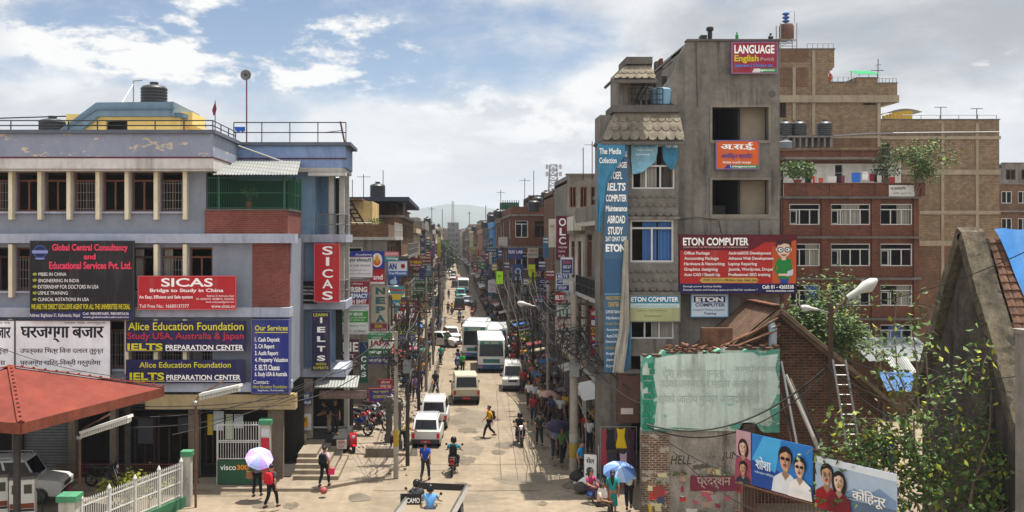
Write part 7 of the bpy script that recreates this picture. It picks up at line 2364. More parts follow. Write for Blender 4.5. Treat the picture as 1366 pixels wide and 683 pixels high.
def person(label,loc,rz,shirt,trousers,pose='stand',skirt=False,long_hair=False,skin=0,group=None,scale=1.0,helmet=None,far=False,shoes=None):
 """a person; the body is the thing, clothes and hair are its parts"""
 global HELM_ME
 f = figure(pose,skirt,long_hair)
 o = colored('person',f['person'],SKIN[skin],None)
 o.location = loc;o.rotation_euler =(0,0,rz);o.scale =(scale,)*3
 tag(o,label,'person',group)
 colored('shirt',f['shirt'],paint(*shirt,rough=.9),o)
 colored('skirt' if skirt else 'trousers',f['trousers'],paint(*trousers,rough=.9),o)
 colored('shoes',f['shoes'],shoes or SHOE,o)
 if helmet:
  if HELM_ME is None:
   HELM_ME = mb_mesh(HELM);HELM_ME.materials.append(None)
  h = colored('helmet',HELM_ME,paint(*helmet,rough=.25),o)
  h.location = f['head']+Vector((0,.0,.045))
 else:
  colored('hair',f['hair'],HAIR,o)
 if not far:colored('face_features',f['face'],paint(40,26,24),o)
 return o
def umbrella(label,loc,cols,r=.52,tilt=(0,0),group=None,h=.75,name='umbrella'):
 """loc is the hand that holds it; ribs, panels in turn colours, shaft, handle"""
 t = thing(name,label,'umbrella',loc,0,group)
 t.rotation_euler =(tilt[0],tilt[1],.2)
 m = MB();m.tube([(0,0,-.06),(0,0,h+.06)],.008,6);m.build('shaft',IRON,t)
 m = MB();m.tube([(0,0,-.14),(0,0,-.02)],.015,6);m.build('handle',IRON,t)
 c = MB()
 N_ = 8
 for i in range(N_):
  for q in range(5):
   a0 = 2*math.pi*i/N_;a1 = 2*math.pi*(i+1)/N_
   def pt(a,s):return Vector((r*s*math.cos(a),r*s*math.sin(a),h-.24*s*s*(r/.52)))
   s0,s1 = q/5,(q+1)/5
   am =(a0+a1)/2
   sag = lambda s:Vector((r*s*.95*math.cos(am),r*s*.95*math.sin(am),h-.24*s*s*(r/.52)+.012*s))
   vs =[pt(a0,s0),sag(s0),pt(a1,s0),pt(a1,s1),sag(s1),pt(a0,s1)]
   c.add(vs,[(0,1,4,5),(1,2,3,4)],i%len(cols))
 c.build('canopy',[paint(*q,rough=.7)for q in cols],t,fix=False,smooth=False)
 m = MB()
 for i in range(N_):
  a = 2*math.pi*i/N_
  m.tube([Vector((r*s*math.cos(a),r*s*math.sin(a),h-.24*s*s*(r/.52)-.012))for s in(0,.33,.66,1.0)],.004,4)
 m.build('ribs',IRON,t)
 return t
def backpack(label,loc,rz,c,group=None):
 t = thing('backpack',label,'backpack',loc,rz,group)
 m = MB()
 m.prism([(-.15,0),(.15,0),(.17,.12),(.16,.34),(.10,.44),(-.10,.44),(-.16,.34),(-.17,.12)],.11,.27)
 m.build('bag',paint(*c,rough=.85),t,bevel=.03,smooth=True)
 m = MB();m.prism([(-.11,.04),(.11,.04),(.12,.18),(-.12,.18)],.271,.32);m.build('pocket',paint(*[max(0,q-12)for q in c],rough=.85),t,bevel=.015)
 m = MB()
 for sx in(-.11,.11):m.tube([(sx,.12,.42),(sx,.02,.46),(sx,-.10,.36),(sx,-.11,.18),(sx,.10,.06)],.016,5)
 m.build('straps',paint(*[max(0,q-14)for q in c],rough=.85),t)
 return t
#motorcycles
TYRE = flat('black_tyre',(0.016,0.016,0.017),.85)
CHROME = flat('dull_chrome',rgb(176,178,180),.3,.9)
ENGM = flat('engine_metal',rgb(92,92,94),.5,.7)
BLKP = flat('black_plastic',(0.02,0.02,0.022),.5)
LAMPG = flat('clear_lamp',rgb(206,210,206),.15)
REDL = flat('red_lens',rgb(190,24,24),.25)
AMB = flat('amber_lens',rgb(220,130,30),.3)
def ring(mb,c,R_,r,n=20,k_=6,axis='X'):
 c = Vector(c)
 vs =[]
 for i in range(n):
  a = 2*math.pi*i/n
  for j in range(k_):
   b = 2*math.pi*j/k_
   rr_ = R_+r*math.cos(b)
   vs.append(c+Vector((r*math.sin(b)*1.0,rr_*math.cos(a),rr_*math.sin(a))))
 fs =[(i*k_+j,((i+1)%n)*k_+j,((i+1)%n)*k_+(j+1)%k_,i*k_+(j+1)%k_)for i in range(n)for j in range(k_)]
 return mb.add(vs,fs)
def make_bike(label,col,loc=(0,0,0),rz=0,group=None,plate=True):
 """a commuter motorcycle pointing to -Y"""
 t = thing('motorcycle',label,'motorcycle',loc,rz,group)
 for y in(-.64,.62):
  m = MB();ring(m,(0,y,.30),.255,.048);w = m.build('wheel',TYRE,t,smooth=True)
  m = MB();ring(m,(0,y,.30),.215,.014,20,4)
  for i in range(6):
   a = i*math.pi/3
   m.tube([(0,y,.30),(0,y+.21*math.cos(a),.30+.21*math.sin(a))],.012,4)
  m.lathe([(.035,-.06),(.05,-.05),(.05,.05),(.035,.06)],(0,y,.30),10,axis='X')
  m.build('rim',ENGM,w)
 m = MB()
 for sx in(-.09,.09):m.tube([(sx,-.64,.30),(sx*.9,-.50,.66),(sx*.9,-.42,.92)],.022,6)
 m.build('fork',CHROME,t)
 m = MB();m.slab([(-.06,-.86,.52),(.06,-.86,.52),(.06,-.66,.60),(-.06,-.66,.60)],.015);m.slab([(-.06,-.66,.60),(.06,-.66,.60),(.06,-.46,.52),(-.06,-.46,.52)],.015)
 m.build('mudguard',col,t)
 m = MB()
 m.prism([(-.36,.66),(-.40,.78),(-.30,.90),(-.10,.92),(.06,.80),(.04,.68)],-.13,.13,'X')
 m.build('fuel_tank',col,t,bevel=.045,smooth=True)
 m = MB();m.prism([(.0,.74),(.06,.82),(.40,.84),(.72,.88),(.76,.84),(.60,.74)],-.13,.13,'X');m.build('seat',BLKP,t,bevel=.03,smooth=True)
 m = MB();m.prism([(.30,.58),(.36,.73),(.74,.82),(.82,.78),(.60,.62)],-.11,.11,'X');m.build('tail_panel',col,t,bevel=.03)
 m = MB()
 m.box(-.13,.13,-.28,.14,.26,.46);m.lathe([(.09,0),(.10,.03),(.10,.18),(.07,.22)],(0,-.12,.44),12)
 for i in range(5):m.box(-.12,.12,-.22,-.02,.47+i*.035,.485+i*.035)
 m.build('engine',ENGM,t)
 m = MB();m.tube([(.10,-.20,.34),(.15,.0,.24),(.17,.40,.28),(.18,.80,.38)],[.025,.03,.045,.05],8);m.build('exhaust',CHROME,t,smooth=True)
 m = MB()
 m.tube([(-.36,-.32,.98),(-.22,-.40,1.0),(0,-.42,.95),(.22,-.40,1.0),(.36,-.32,.98)],.014,6)
 for sx in(-1,1):m.tube([(sx*.27,-.36,1.0),(sx*.40,-.30,.97)],.022,6)
 m.build('handlebar',BLKP,t)
 for sx in(-1,1):
  m = MB();m.tube([(sx*.24,-.39,1.0),(sx*.33,-.40,1.18)],.007,4);m.lathe([(.0,-.012),(.055,-.008),(.055,.008),(0,.012)],(sx*.36,-.40,1.22),10,axis='Y');m.build('mirror',BLKP,t)
 m = MB();m.prism([(-.56,.80),(-.54,.98),(-.44,1.06),(-.42,.80)],-.10,.10,'X');m.build('headlamp_cowl',col,t,bevel=.025)
 m = MB();m.lathe([(.075,0),(.07,-.03),(.03,-.045)],(0,-.56,.89),14,axis='Y');m.build('headlight',LAMPG,t)
 m = MB();m.box(-.07,.07,.80,.84,.74,.82);m.build('tail_light',REDL,t)
 m = MB();m.box(-.09,.09,.79,.80,.56,.68);m.build('number_plate',paint(170,40,44),t)
 m = MB();m.slab([(-.06,.60,.62),(.06,.60,.62),(.07,.88,.48),(-.07,.88,.48)],.02);m.build('rear_guard',BLKP,t)
 m = MB();m.tube([(-.10,.10,.26),(-.26,.18,.02)],.012,5);m.build('side_stand',BLKP,t)
 return t
BIKEC =[('red',(150,24,28)),('black',(22,22,26)),('blue',(28,50,120)),('silver',(150,154,158)),('dark green',(24,66,50)),('maroon',(84,20,32))]
PROTO_BIKE ={}
def bike(label,c,loc,rz,group=None):
 if c not in PROTO_BIKE:
  PROTO_BIKE[c] = make_bike(label,paint(*dict(BIKEC)[c],rough=.3,spec=.5),loc,rz,group)
  return PROTO_BIKE[c]
 return place(copy_tree(PROTO_BIKE[c]),loc,rz,label,group)
def make_scooter(label,loc,rz,col):
 t = thing('scooter',label,'scooter',loc,rz)
 for y in(-.55,.50):
  m = MB();ring(m,(0,y,.22),.17,.05);w = m.build('wheel',TYRE,t,smooth=True)
  m = MB();m.lathe([(.03,-.05),(.13,-.03),(.13,.03),(.03,.05)],(0,y,.22),12,axis='X');m.build('rim',ENGM,w)
 m = MB();m.prism([(.05,.30),(.12,.66),(.66,.72),(.80,.60),(.62,.34)],-.17,.17,'X');m.build('rear_body',col,t,bevel=.06,smooth=True)
 m = MB();m.prism([(-.50,.30),(-.52,.70),(-.40,.98),(-.32,.96),(-.36,.60),(-.26,.30)],-.19,.19,'X');m.build('leg_shield',col,t,bevel=.05,smooth=True)
 m = MB();m.box(-.16,.16,-.30,.08,.22,.30);m.build('floorboard',BLKP,t)
 m = MB();m.prism([(.06,.67),(.10,.76),(.62,.80),(.68,.73)],-.14,.14,'X');m.build('seat',BLKP,t,bevel=.03,smooth=True)
 m = MB();m.tube([(-.34,-.30,1.0),(0,-.38,1.02),(.34,-.30,1.0)],.02,6);m.build('handlebar',BLKP,t)
 m = MB();m.lathe([(.08,0),(.07,-.03),(.02,-.04)],(0,-.50,.78),12,axis='Y');m.build('headlight',LAMPG,t)
 for sx in(-1,1):
  m = MB();m.tube([(sx*.25,-.34,1.02),(sx*.32,-.36,1.18)],.007,4);m.lathe([(.0,-.012),(.055,-.008),(.055,.008),(0,.012)],(sx*.34,-.36,1.22),10,axis='Y');m.build('mirror',BLKP,t)
 m = MB();m.slab([(-.09,-.76,.38),(.09,-.76,.38),(.09,-.40,.46),(-.09,-.40,.46)],.03);m.build('mudguard',col,t)
 return t
#cars, vans, buses
CGLASS = flat('dark_car_glass',(0.008,0.009,0.011),.12,0,.3)
def wheel4(t,W_m,y0,y1,r=.31):
 for y in(y0,y1):
  for sx in(-1,1):
   x = sx*(W_m/2-.10)
   m = MB();m.lathe([(r*.6,-.10),(r*.93,-.10),(r,-.06),(r,.06),(r*.93,.10),(r*.6,.10)],(x,y,r),18,axis='X');w = m.build('wheel',TYRE,t,smooth=True)
   m = MB();m.lathe([(.05,sx*.112),(r*.35,sx*.10),(r*.58,sx*.105),(r*.6,sx*.07),(r*.3,sx*.06)],(x,y,r),14,axis='X');m.build('rim',ENGM,w,smooth=True)
def quad_panel(mb,a,b,c,d,ins=(.08,.08,.08,.08),off=.006,k=0):
 """a pane set on the face a,b,c,d (a,b lower; c,d upper), inset left,right,bottom,top as fractions"""
 a,b,c,d =(Vector(q)for q in(a,b,c,d))
 n_ =(b-a).cross(d-a).normalized()*off
 f = lambda s,t_:(a.lerp(b,s)).lerp(d.lerp(c,s),t_)+n_
 l,r,bo,to = ins
 mb.slab([f(l,bo),f(1-r,bo),f(1-r,1-to),f(l,1-to)],off*.9)
def make_car(label,col,L=3.6,W=1.5,Hh=1.5,belt=.86,hood=.75,boot=0.0,ws=.45,rs=.22,name='car',cat='car',rack=False,group=None,bump=None,stripe=None,taxi=False,deck=None,clear=.20,wheel_r=.29,spare=False):
 """front towards -Y. hood/boot: length of bonnet/boot; ws/rs: how far the windscreens lean"""
 t = thing(name,label,cat,(0,0,0),0,group)
 w = W/2
 yf,yr = -L/2,L/2
 ht = belt-(.06 if hood>.3 else .0)
 prof =[(yf+.04,clear),(yf,clear+.22),(yf+.03,ht-.12),(yf+.16,ht-.02),(yf+hood,belt),(yr-boot,belt)]
 if boot>.05:prof+=[(yr-.08,belt-.02)]
 prof+=[(yr-.01,belt-.10),(yr,clear+.25),(yr-.05,clear)]
 m = MB();m.prism(prof,-w,w,'X')
 m.build('body',col,t,bevel=.055,smooth=True)
 y0,y1 = yf+hood-.02,yr-boot-.02
 tw = w-.13
 A =[(-w+.05,y0,belt-.03),(w-.05,y0,belt-.03),(w-.05,y1,belt-.03),(-w+.05,y1,belt-.03)]
 B =[(-tw,y0+ws,Hh),(tw,y0+ws,Hh),(tw,y1-rs,Hh),(-tw,y1-rs,Hh)]
 m = MB();m.add(A+B,[(3,2,1,0),(4,5,6,7),(0,1,5,4),(1,2,6,5),(2,3,7,6),(3,0,4,7)])
 m.build('cabin',col,t,bevel=.05,smooth=True)
 m = MB();quad_panel(m,A[0],A[1],B[1],B[0],(.07,.07,.14,.10));m.build('windscreen',CGLASS,t)
 m = MB();quad_panel(m,A[2],A[3],B[3],B[2],(.08,.08,.16,.13));m.build('rear_window',CGLASS,t)
 for(p,q,r_,s)in((A[1],A[2],B[2],B[1]),(A[3],A[0],B[0],B[3])):
  n_ = 3 if L>3.9 or boot<.1 else 2
  for i in range(n_):
   f0,f1 = i/n_,(i+1)/n_
   P_,Q_,R_,S_ =(Vector(z)for z in(p,q,r_,s))
   m = MB();quad_panel(m,P_.lerp(Q_,f0),P_.lerp(Q_,f1),S_.lerp(R_,f1),S_.lerp(R_,f0),(.05,.05,.14,.10));m.build('side_window',CGLASS,t)
 wheel4(t,W,yf+L*.19,yr-L*.19,wheel_r)
 bm_ = bump or BLKP
 m = MB();m.box(-w+.02,w-.02,yf-.05,yf+.10,clear+.02,clear+.24);m.build('front_bumper',bm_,t,bevel=.03)
 m = MB();m.box(-w+.02,w-.02,yr-.10,yr+.05,clear+.02,clear+.24);m.build('rear_bumper',bm_,t,bevel=.03)
 for sx in(-1,1):
  m = MB();m.box(sx*(w-.36),sx*(w-.06),yf-.008,yf+.08,ht-.28,ht-.12);m.build('headlight',LAMPG,t,bevel=.015)
  m = MB();m.box(sx*(w-.18),sx*(w-.03),yr-.06,yr+.008,belt-.36,belt-.10);m.build('tail_light',REDL,t,bevel=.01)
  m = MB();m.box(sx*(w+.01),sx*(w+.15),y0+.22,y0+.30,belt+.02,belt+.16);m.box(sx*(w-.06),sx*(w+.02),y0+.24,y0+.28,belt+.04,belt+.08);m.build('mirror',BLKP,t)
 m = MB();m.box(-w+.42,w-.42,yf-.006,yf+.06,ht-.30,ht-.16);m.build('grille',BLKP,t)
 for(y,c_)in((yf-.056,0),(yr+.052,1)):
  m = MB();m.box(-.24,.24,y,y+.008,clear+.06,clear+.18);m.build('number_plate',paint(178,44,44)if not taxi else paint(40,40,44),t)
 m = MB();m.tube([(-.3,y0+.01,belt+.02),(.1,y0+.08,belt+.14)],.01,4);m.build('wiper',BLKP,t)
 if rack:
  m = MB()
  for sx in(-1,1):m.tube([(sx*(tw-.05),y0+ws+.1,Hh+.01),(sx*(tw-.05),y0+ws+.15,Hh+.08),(sx*(tw-.05),y1-rs-.15,Hh+.08),(sx*(tw-.05),y1-rs-.1,Hh+.01)],.018,5)
  for i in range(4):
   y = y0+ws+.2+(y1-rs-y0-ws-.4)*i/3
   m.tube([(-tw+.05,y,Hh+.08),(tw-.05,y,Hh+.08)],.014,5)
  m.build('roof_rack',CHROME,t)
 if stripe:
  m = MB()
  for sx in(-1,1):m.box(sx*(w+.001),sx*(w+.006),yf+.5,yr-.3,belt-.30,belt-.20)
  m.build('side_stripe',stripe,t)
 if spare:
  m = MB();m.lathe([(.10,yr+.02),(.29,yr+.02),(.31,yr+.08),(.29,yr+.17),(.10,yr+.18)],(0,0,.82),18,axis='Y');m.build('spare_wheel',TYRE,t,smooth=True)
 return t
def make_bus(label,L=7.2,W=2.1,Hh=2.75,col=(214,214,212),lower=(60,96,160),stripe=(40,130,120),rack=True,dest='बागबजार',name='bus'):
 t = thing(name,label,'bus',(0,0,0))
 w = W/2
 yf,yr = -L/2,L/2
 m = MB();m.prism([(yf+.06,.35),(yf,.75),(yf+.04,1.35),(yf+.22,Hh-.12),(yf+.4,Hh),(yr-.15,Hh),(yr,Hh-.2),(yr,.45),(yr-.05,.35)],-w,w,'X')
 m.build('body',paint(*col,rough=.35,spec=.5),t,bevel=.07,smooth=True)
 m = MB();quad_panel(m,(-w+.07,yf+.035,1.28),(w-.07,yf+.035,1.28),(w-.12,yf+.20,Hh-.22),(-w+.12,yf+.20,Hh-.22),(.02,.02,.02,.20),off=.02);m.build('windscreen',CGLASS,t)
 m = MB();m.beam((0,yf-.005,1.3),(0,yf+.13,Hh-.5),.035);m.build('windscreen_bar',BLKP,t)
 m = MB();quad_panel(m,(-w+.10,yf+.16,Hh-.48),(w-.10,yf+.16,Hh-.48),(w-.12,yf+.24,Hh-.2),(-w+.12,yf+.24,Hh-.2),(.03,.03,.02,.05),off=.028);hb_ = m.build('destination_board',paint(40,90,80),t)
 TEXTS.append((t,paint(230,226,200),dest,(-.55,.55,Hh-.44,Hh-.27),yf+.10,.01,0))
 m = MB();m.box(-w+.02,w-.02,yf-.06,yf+.10,.34,.66);m.build('front_bumper',paint(*lower),t,bevel=.03)
 m = MB();m.box(-w-.008,w+.008,yf+.1,yr-.05,.46,.80);m.build('lower_panel',paint(*lower),t)
 m = MB();m.box(-w-.006,w+.006,yf+.12,yr-.03,.86,1.04);m.build('side_stripe',paint(*stripe),t)
 m = MB();m.box(-w*.62,w*.62,yf-.012,yf+.05,.80,1.10);m.build('grille',paint(50,110,110),t)
 for sx in(-1,1):
  n_ = 5
  for i in range(n_):
   a = yf+.55+(L-.9)*i/n_;b = a+(L-.9)/n_-.08
   m = MB();m.box(sx*(w-.02),sx*(w+.012),a,b,1.36,2.15);m.build('side_window',CGLASS,t)
  m = MB();m.box(sx*(w-.36),sx*(w-.08),yf-.014,yf+.06,.76,.98);m.build('headlight',LAMPG,t,bevel=.01)
  m = MB();m.box(sx*(w-.34),sx*(w-.10),yf-.066,yf+.0,.46,.54);m.build('indicator',AMB,t)
  m = MB();m.tube([(sx*(w-.1),yf+.1,2.2),(sx*(w+.18),yf-.1,2.1)],.015,4);m.box(sx*(w+.10),sx*(w+.24),yf-.14,yf-.08,1.72,2.10);m.build('mirror',BLKP,t)
 m = MB();m.box(-.28,.28,yf-.068,yf-.06,.40,.52);m.build('number_plate',paint(30,60,40),t)
 wheel4(t,W,yf+1.3,yr-1.6,.40)
 if rack:
  m = MB()
  for sx in(-1,1):m.tube([(sx*(w-.15),yf+.8,Hh+.02),(sx*(w-.15),yf+.9,Hh+.20),(sx*(w-.15),yr-.5,Hh+.20),(sx*(w-.15),yr-.4,Hh+.02)],.02,5)
  for i in range(9):m.tube([(-w+.15,yf+1.0+i*(L-1.7)/8,Hh+.10),(w-.15,yf+1.0+i*(L-1.7)/8,Hh+.10)],.018,5)
  m.build('roof_rack',CHROME,t)
 return t
def at_v(v,z=0.0):return F*(H-z)/(v-CV)
#vehicles in their places
WHITE = paint(196,196,194,.3,.5)
BEIGE = paint(178,170,148,.35,.5)
def put(t,u,v,L,front=True,dx=0,rz=0.0,z=.004,sc=None):
 """nearest lower edge at pixel v, middle at pixel u; front=True faces the viewer"""
 d = at_v(v)
 t.location =(X(u,d)+dx,d+L/2,z)
 t.rotation_euler =(0,0,(0 if front else math.pi)+rz)
 if sc:t.scale =(sc,)*3
 return t
put(make_car('white hatchback parked at the west kerb, seen from behind',WHITE,3.4,1.46,1.42,.84,.75,0,.55,.46,rack=True),570,598,3.4,False,0,R(-3))
put(make_car('white car with a roof rack parked ahead of the white hatchback',WHITE,3.7,1.5,1.58,.90,.8,0,.5,.26,rack=True,spare=True),580,574,3.7,False,0,R(-2))
put(make_car('beige four wheel drive wagon driving away up the road',BEIGE,4.0,1.68,1.85,1.02,.95,0,.5,.30,cat='car',clear=.34,wheel_r=.36,rack=False),621,541,4.0,False,0,R(2))
put(make_car('white microvan coming down the road beside the market rails',WHITE,3.3,1.46,1.78,.98,.18,0,.42,.08,name='van',cat='van',rack=True,taxi=True),686,523,3.3,True,0,R(-3))
b1 = make_bus('white bus with green lettered windscreen leading the traffic',6.6,2.1,2.70,(222,224,222),(36,76,130),(60,150,140),False,'RNAC - CHOWK')
put(b1,656.5,498,6.6,True,0,R(-1))
b2 = make_bus('tall bus with a silver roof rack overtaking behind the white bus',7.4,2.15,3.05,(206,208,210),(60,84,140),(90,120,170),True,'CHABAHIL')
put(b2,638,481,7.4,True,0,R(-5))
b3 = make_bus('green banded bus hidden behind the white bus',6.6,2.1,2.65,(220,222,220),(60,130,110),(60,160,140),False,'GAUSHALA')
put(b3,663,478,6.6,True,0,R(-2))
put(make_car('white taxi half hidden beside the hidden green banded bus',WHITE,3.4,1.46,1.42,.84,.75,0,.55,.46,taxi=True),674,474,3.4,True)
put(make_car('white sedan turning out from the west kerb',WHITE,3.9,1.6,1.42,.86,1.05,.7,.55,.5),589,464,2.6,True,0,R(58))
put(make_car('white hatchback behind the turning white sedan',WHITE,3.4,1.46,1.42,.84,.75,0,.55,.46),602,457,3.4,True,0,R(8))
put(make_car('dark jeep driving far up the road',paint(44,46,52,.35),3.8,1.6,1.75,.98,.9,0,.4,.14,clear=.3,wheel_r=.34),613,414,3.8,False)
put(make_car('silver blue car coming down the far road',paint(140,156,172,.3,.5),3.8,1.55,1.4,.84,1.0,.6,.55,.45),624,408,3.8,True)
put(make_car('teal and white van far up the road',paint(90,160,160,.35),3.6,1.6,1.85,1.0,.2,0,.4,.1,name='van',cat='van'),615,400,3.6,True)
b4 = copy_tree(b1);b4['label'] = 'far white bus in the distant traffic'
b4['label'] = 'distant white bus beyond the teal and white van'
put(b4,618,391,6.6,True)
for i,(u,v,c,fr,lb)in enumerate(((607,384,(60,62,66),False,'distant dark car behind the far white bus'),(604,374,(190,190,192),True,'distant pale car near the street tree'),(612,378,(140,40,40),True,'distant red car near the street tree'),(600,366,(206,206,206),True,'most distant white car at the end of the traffic'),(605,369,(50,60,90),False,'distant navy car ahead of the pale car'))):
 put(make_car(lb,paint(*c,rough=.35),3.6,1.5,1.5,.86,.8,0,.5,.2),u,v,3.6,fr)
pk = thing('flatbed_truck','light truck with a pale open bed, cut off by the picture edge','truck',(0,0,0))
m = MB();m.box(-.92,.92,-3.6,3.2,.80,.88);m.build('bed_floor',paint(132,120,102),pk)
for sx in(-1,1):
 m = MB();m.box(sx*.92,sx*.98,-3.6,3.2,.80,1.12);m.build('bed_side',paint(206,204,200),pk,bevel=.012)
 m = MB();m.tube([(sx*.95,-3.55,1.15),(sx*.95,3.15,1.15)],.035,6);m.build('side_rail',CHROME,pk)
 m = MB();m.box(sx*.70,sx*.9,3.262,3.28,.62,.78);m.build('tail_light',REDL,pk)
m = MB();m.box(-.92,.92,3.20,3.26,.80,1.12);m.build('tailgate',BLKP,pk)
m = MB();m.prism([(-5.6,.4),(-5.65,1.0),(-5.4,1.68),(-3.8,1.72),(-3.7,.4)],-.9,.9,'X');m.build('cab',paint(206,204,200,.3),pk,bevel=.06,smooth=True)
m = MB();quad_panel(m,(-.82,-5.61,1.08),(.82,-5.61,1.08),(.76,-5.43,1.6),(-.76,-5.43,1.6),(.03,.03,.03,.05),off=.03);m.build('windscreen',CGLASS,pk)
m = MB();m.box(-.55,.55,-5.4,3.0,.5,.79);m.build('chassis',BLKP,pk)
wheel4(pk,1.9,-4.4,2.0,.40)
pk.location =(X(570,34.5),34.1,.004)
pk.rotation_euler =(0,0,R(-9))
pn_ = sign('tail_board','black board with white letters carried on the truck bed',(534,662,562,676),35.2,(20,20,22),[('ICAMO',541,560,667,674,W_,.03)],cat='board')
pn_.location.z = .885
sv = make_car('white station wagon parked under the red petrol station roof',paint(206,206,202,.3,.5),4.3,1.7,1.72,.98,1.0,0,.45,.25,clear=.3,wheel_r=.34,rack=True)
g = P(14,634,38.5)
sv.location =(g.x,38.6,.14);sv.rotation_euler =(0,0,R(96))
#motorcycles
g = G(605,636);bike('black motorcycle ridden away by the rider in a teal shirt','black',(g.x,g.y+.6,.006),math.pi+R(-6))
person('person in a teal shirt and black helmet riding a motorcycle away from us',(g.x,g.y+.6,.03),math.pi+R(-6),(26,120,150),(36,36,44),'ride',helmet=(16,16,18))
backpack('black backpack worn by the motorcycle rider in teal',(g.x,g.y+.50,.90),math.pi+R(-6),(22,22,24)).rotation_euler =(R(0),0,math.pi+R(-6))
g = G(695,598);bike('black motorcycle coming towards us beside the east crowd','maroon',(g.x,g.y+.9,.006),R(4))
person('person in dark jacket and black helmet riding towards us near the crowd',(g.x,g.y+.9,.03),R(4),(30,30,36),(40,40,48),'ride',helmet=(18,18,20))
g = G(611,494);bike('dark motorcycle coming down the road behind the man in green','blue',(g.x,g.y+.9,.006),R(-4))
person('person in grey shirt and dark helmet riding down behind the man in green',(g.x,g.y+.9,.03),R(-4),(96,96,104),(40,44,60),'ride',helmet=(24,24,30))
for i,(u,v,c,sh,fr,lb)in enumerate(((613,431,'black',(60,90,160),0,'blue shirted'),(630,425,'red',(150,50,50),0,'red shirted'),(618,441,'silver',(196,196,200),1,'white shirted'),(634,416,'maroon',(60,60,66),1,'charcoal shirted'),(603,420,'blue',(170,150,60),1,'mustard shirted'),(609,398,'black',(80,120,90),1,'green shirted'))):
 g = G(u,v)
 bike('motorcycle of the %s rider in the middle distance traffic'%lb,c,(g.x,g.y+.7,.006),R(rr.uniform(-5,5))+(math.pi if fr else 0))
 person('%s rider with helmet in the middle distance traffic'%lb,(g.x,g.y+.7,.03),(math.pi if fr else 0),sh,(40,40,50),'ride',helmet=(20,20,24),far=True)
g = P(575,683,35.3)
bike('motorcycle under the two helmeted riders at the bottom edge','silver',(g.x,35.0,.006),R(180))
person('person in pale blue shirt and black helmet, riding pillion at the bottom edge',(g.x-.02,34.8,.10),math.pi,(92,150,206),(50,54,70),'ride',helmet=(20,20,22))
person('person in black helmet steering the motorcycle at the bottom edge',(X(556,35.9),35.8,.03),math.pi+R(8),(60,64,70),(50,50,56),'ride',helmet=(28,28,30))
bike('dark motorcycle ridden beside the pickup truck at the bottom edge','black',(X(556,35.9),35.8,.006),math.pi+R(8))
rr = random.Random(404)
names =[n for n,_ in BIKEC]
k = 0
for row,y in enumerate((69,72.6,76,79.6,83,87,91,95)):
 for i in range(5 if row<6 else 4):
  x = 6.05+i*.72+rr.uniform(-.08,.08)+(.3 if row%2 else 0)
  c = names[rr.randrange(6)]
  bike('%s motorcycle parked in the packed rows by the east pavement'%c,c,(x,y+rr.uniform(-.4,.4),.13),R(rr.uniform(-25,15))+(math.pi if rr.random()<.3 else 0),'motorcycles parked on the east forecourt')
for i in range(12):
 y = 104+i*5.5
 c = names[rr.randrange(6)]
 bike('%s motorcycle parked far along the east kerb'%c,c,(5.75+rr.uniform(-.1,.15),y,.14),R(rr.uniform(60,110)),'motorcycles parked along the east kerb')
for i,(u,v,c,a)in enumerate(((482,572,'red',60),(488,566,'black',70),(494,561,'silver',65),(476,580,'blue',75),(500,555,'black',70),(504,572,'maroon',50),(512,548,'silver',80),(508,552,'red',70),(518,543,'black',75),(503,543,'blue',60))):
 g = G(u,v,.13)
 bike('%s motorcycle parked in the courtyard by the stone gate posts'%c,c,(g.x,g.y,.13),R(a+rr.uniform(-8,8)),'motorcycles in the west courtyard')
for i in range(9):
 c = names[rr.randrange(6)]
 bike('%s motorcycle parked against the west shop fronts'%c,c,(-3.25+rr.uniform(-.1,.1),66+i*2.2,.13),R(rr.uniform(70,110)),'motorcycles along the west shops')
g = G(468,605)
make_scooter('bright red scooter standing below the raised shop steps',(g.x,g.y,.13),R(20),paint(176,22,30,.25,.5))
bike('dark motorcycle in the shade under the petrol station roof','black',(X(140,40.6),40.6,.135),R(80))
#people one can single out
def pp_(u,v,z=0.0):return G(u,v,z)+Vector((0,.15,0))
g = pp_(653,585)
person('person in a yellow shirt with a black backpack crossing the road',g,R(-78),(214,160,20),(26,26,32),'stride')
backpack('black backpack on the person in yellow crossing the road',g+Vector((-.0,0,.98)),R(-78),(20,20,22))
person('person in a royal blue t-shirt and dark jeans walking up the road edge',pp_(567,643),R(165),(20,60,150),(34,38,52),'walk')
person('person in a bright green shirt standing in the road before the bus',pp_(617,500),R(150),(20,170,70),(30,34,44),'stand')
g = pp_(342,664,.13)
person('person in a grey top and black leggings under the lilac umbrella',g,R(170),(110,106,120),(24,24,28),'umbrella',long_hair=True)
ul = umbrella('lilac and pale blue umbrella held over the forecourt',g+Vector((.06,.0,1.36)),((176,150,226),(200,190,236),(160,176,230)),.56,(R(42),R(6)),h=.55)
hbg = solo(MB().box(-.14,.14,-.06,.06,0,.28).tube([(-.12,0,.27),(-.06,0,.55),(.06,0,.55),(.12,0,.27)],.012,5),'handbag',paint(150,100,60),'tan handbag on the arm of the person under the lilac umbrella','handbag')
hbg.location = g+Vector((.30,.05,.72))*1;hbg.location.x = g.x-.30
g = pp_(361,680,.13)
person('person in a patterned dark top and shorts with a red bag on the forecourt',g,R(155),(60,64,60),(26,26,32),'walk',skin=2)
backpack('red backpack on the person in shorts on the forecourt',g+Vector((0,.0,.98)),R(155),(190,30,44))
g = pp_(432,651,.13)
person('person in a pale pink shirt with a black backpack near the entrance steps',g,R(165),(196,170,180),(24,24,30),'walk')
backpack('black backpack on the person in pink near the entrance steps',g+Vector((0,0,.98)),R(165),(22,22,24))
bgm = MB();bgm.prism([(-.12,0),(.12,0),(.14,.26),(-.14,.26)],-.04,.04);bgm.tube([(-.08,0,.26),(0,0,.40),(.08,0,.26)],.01,5)
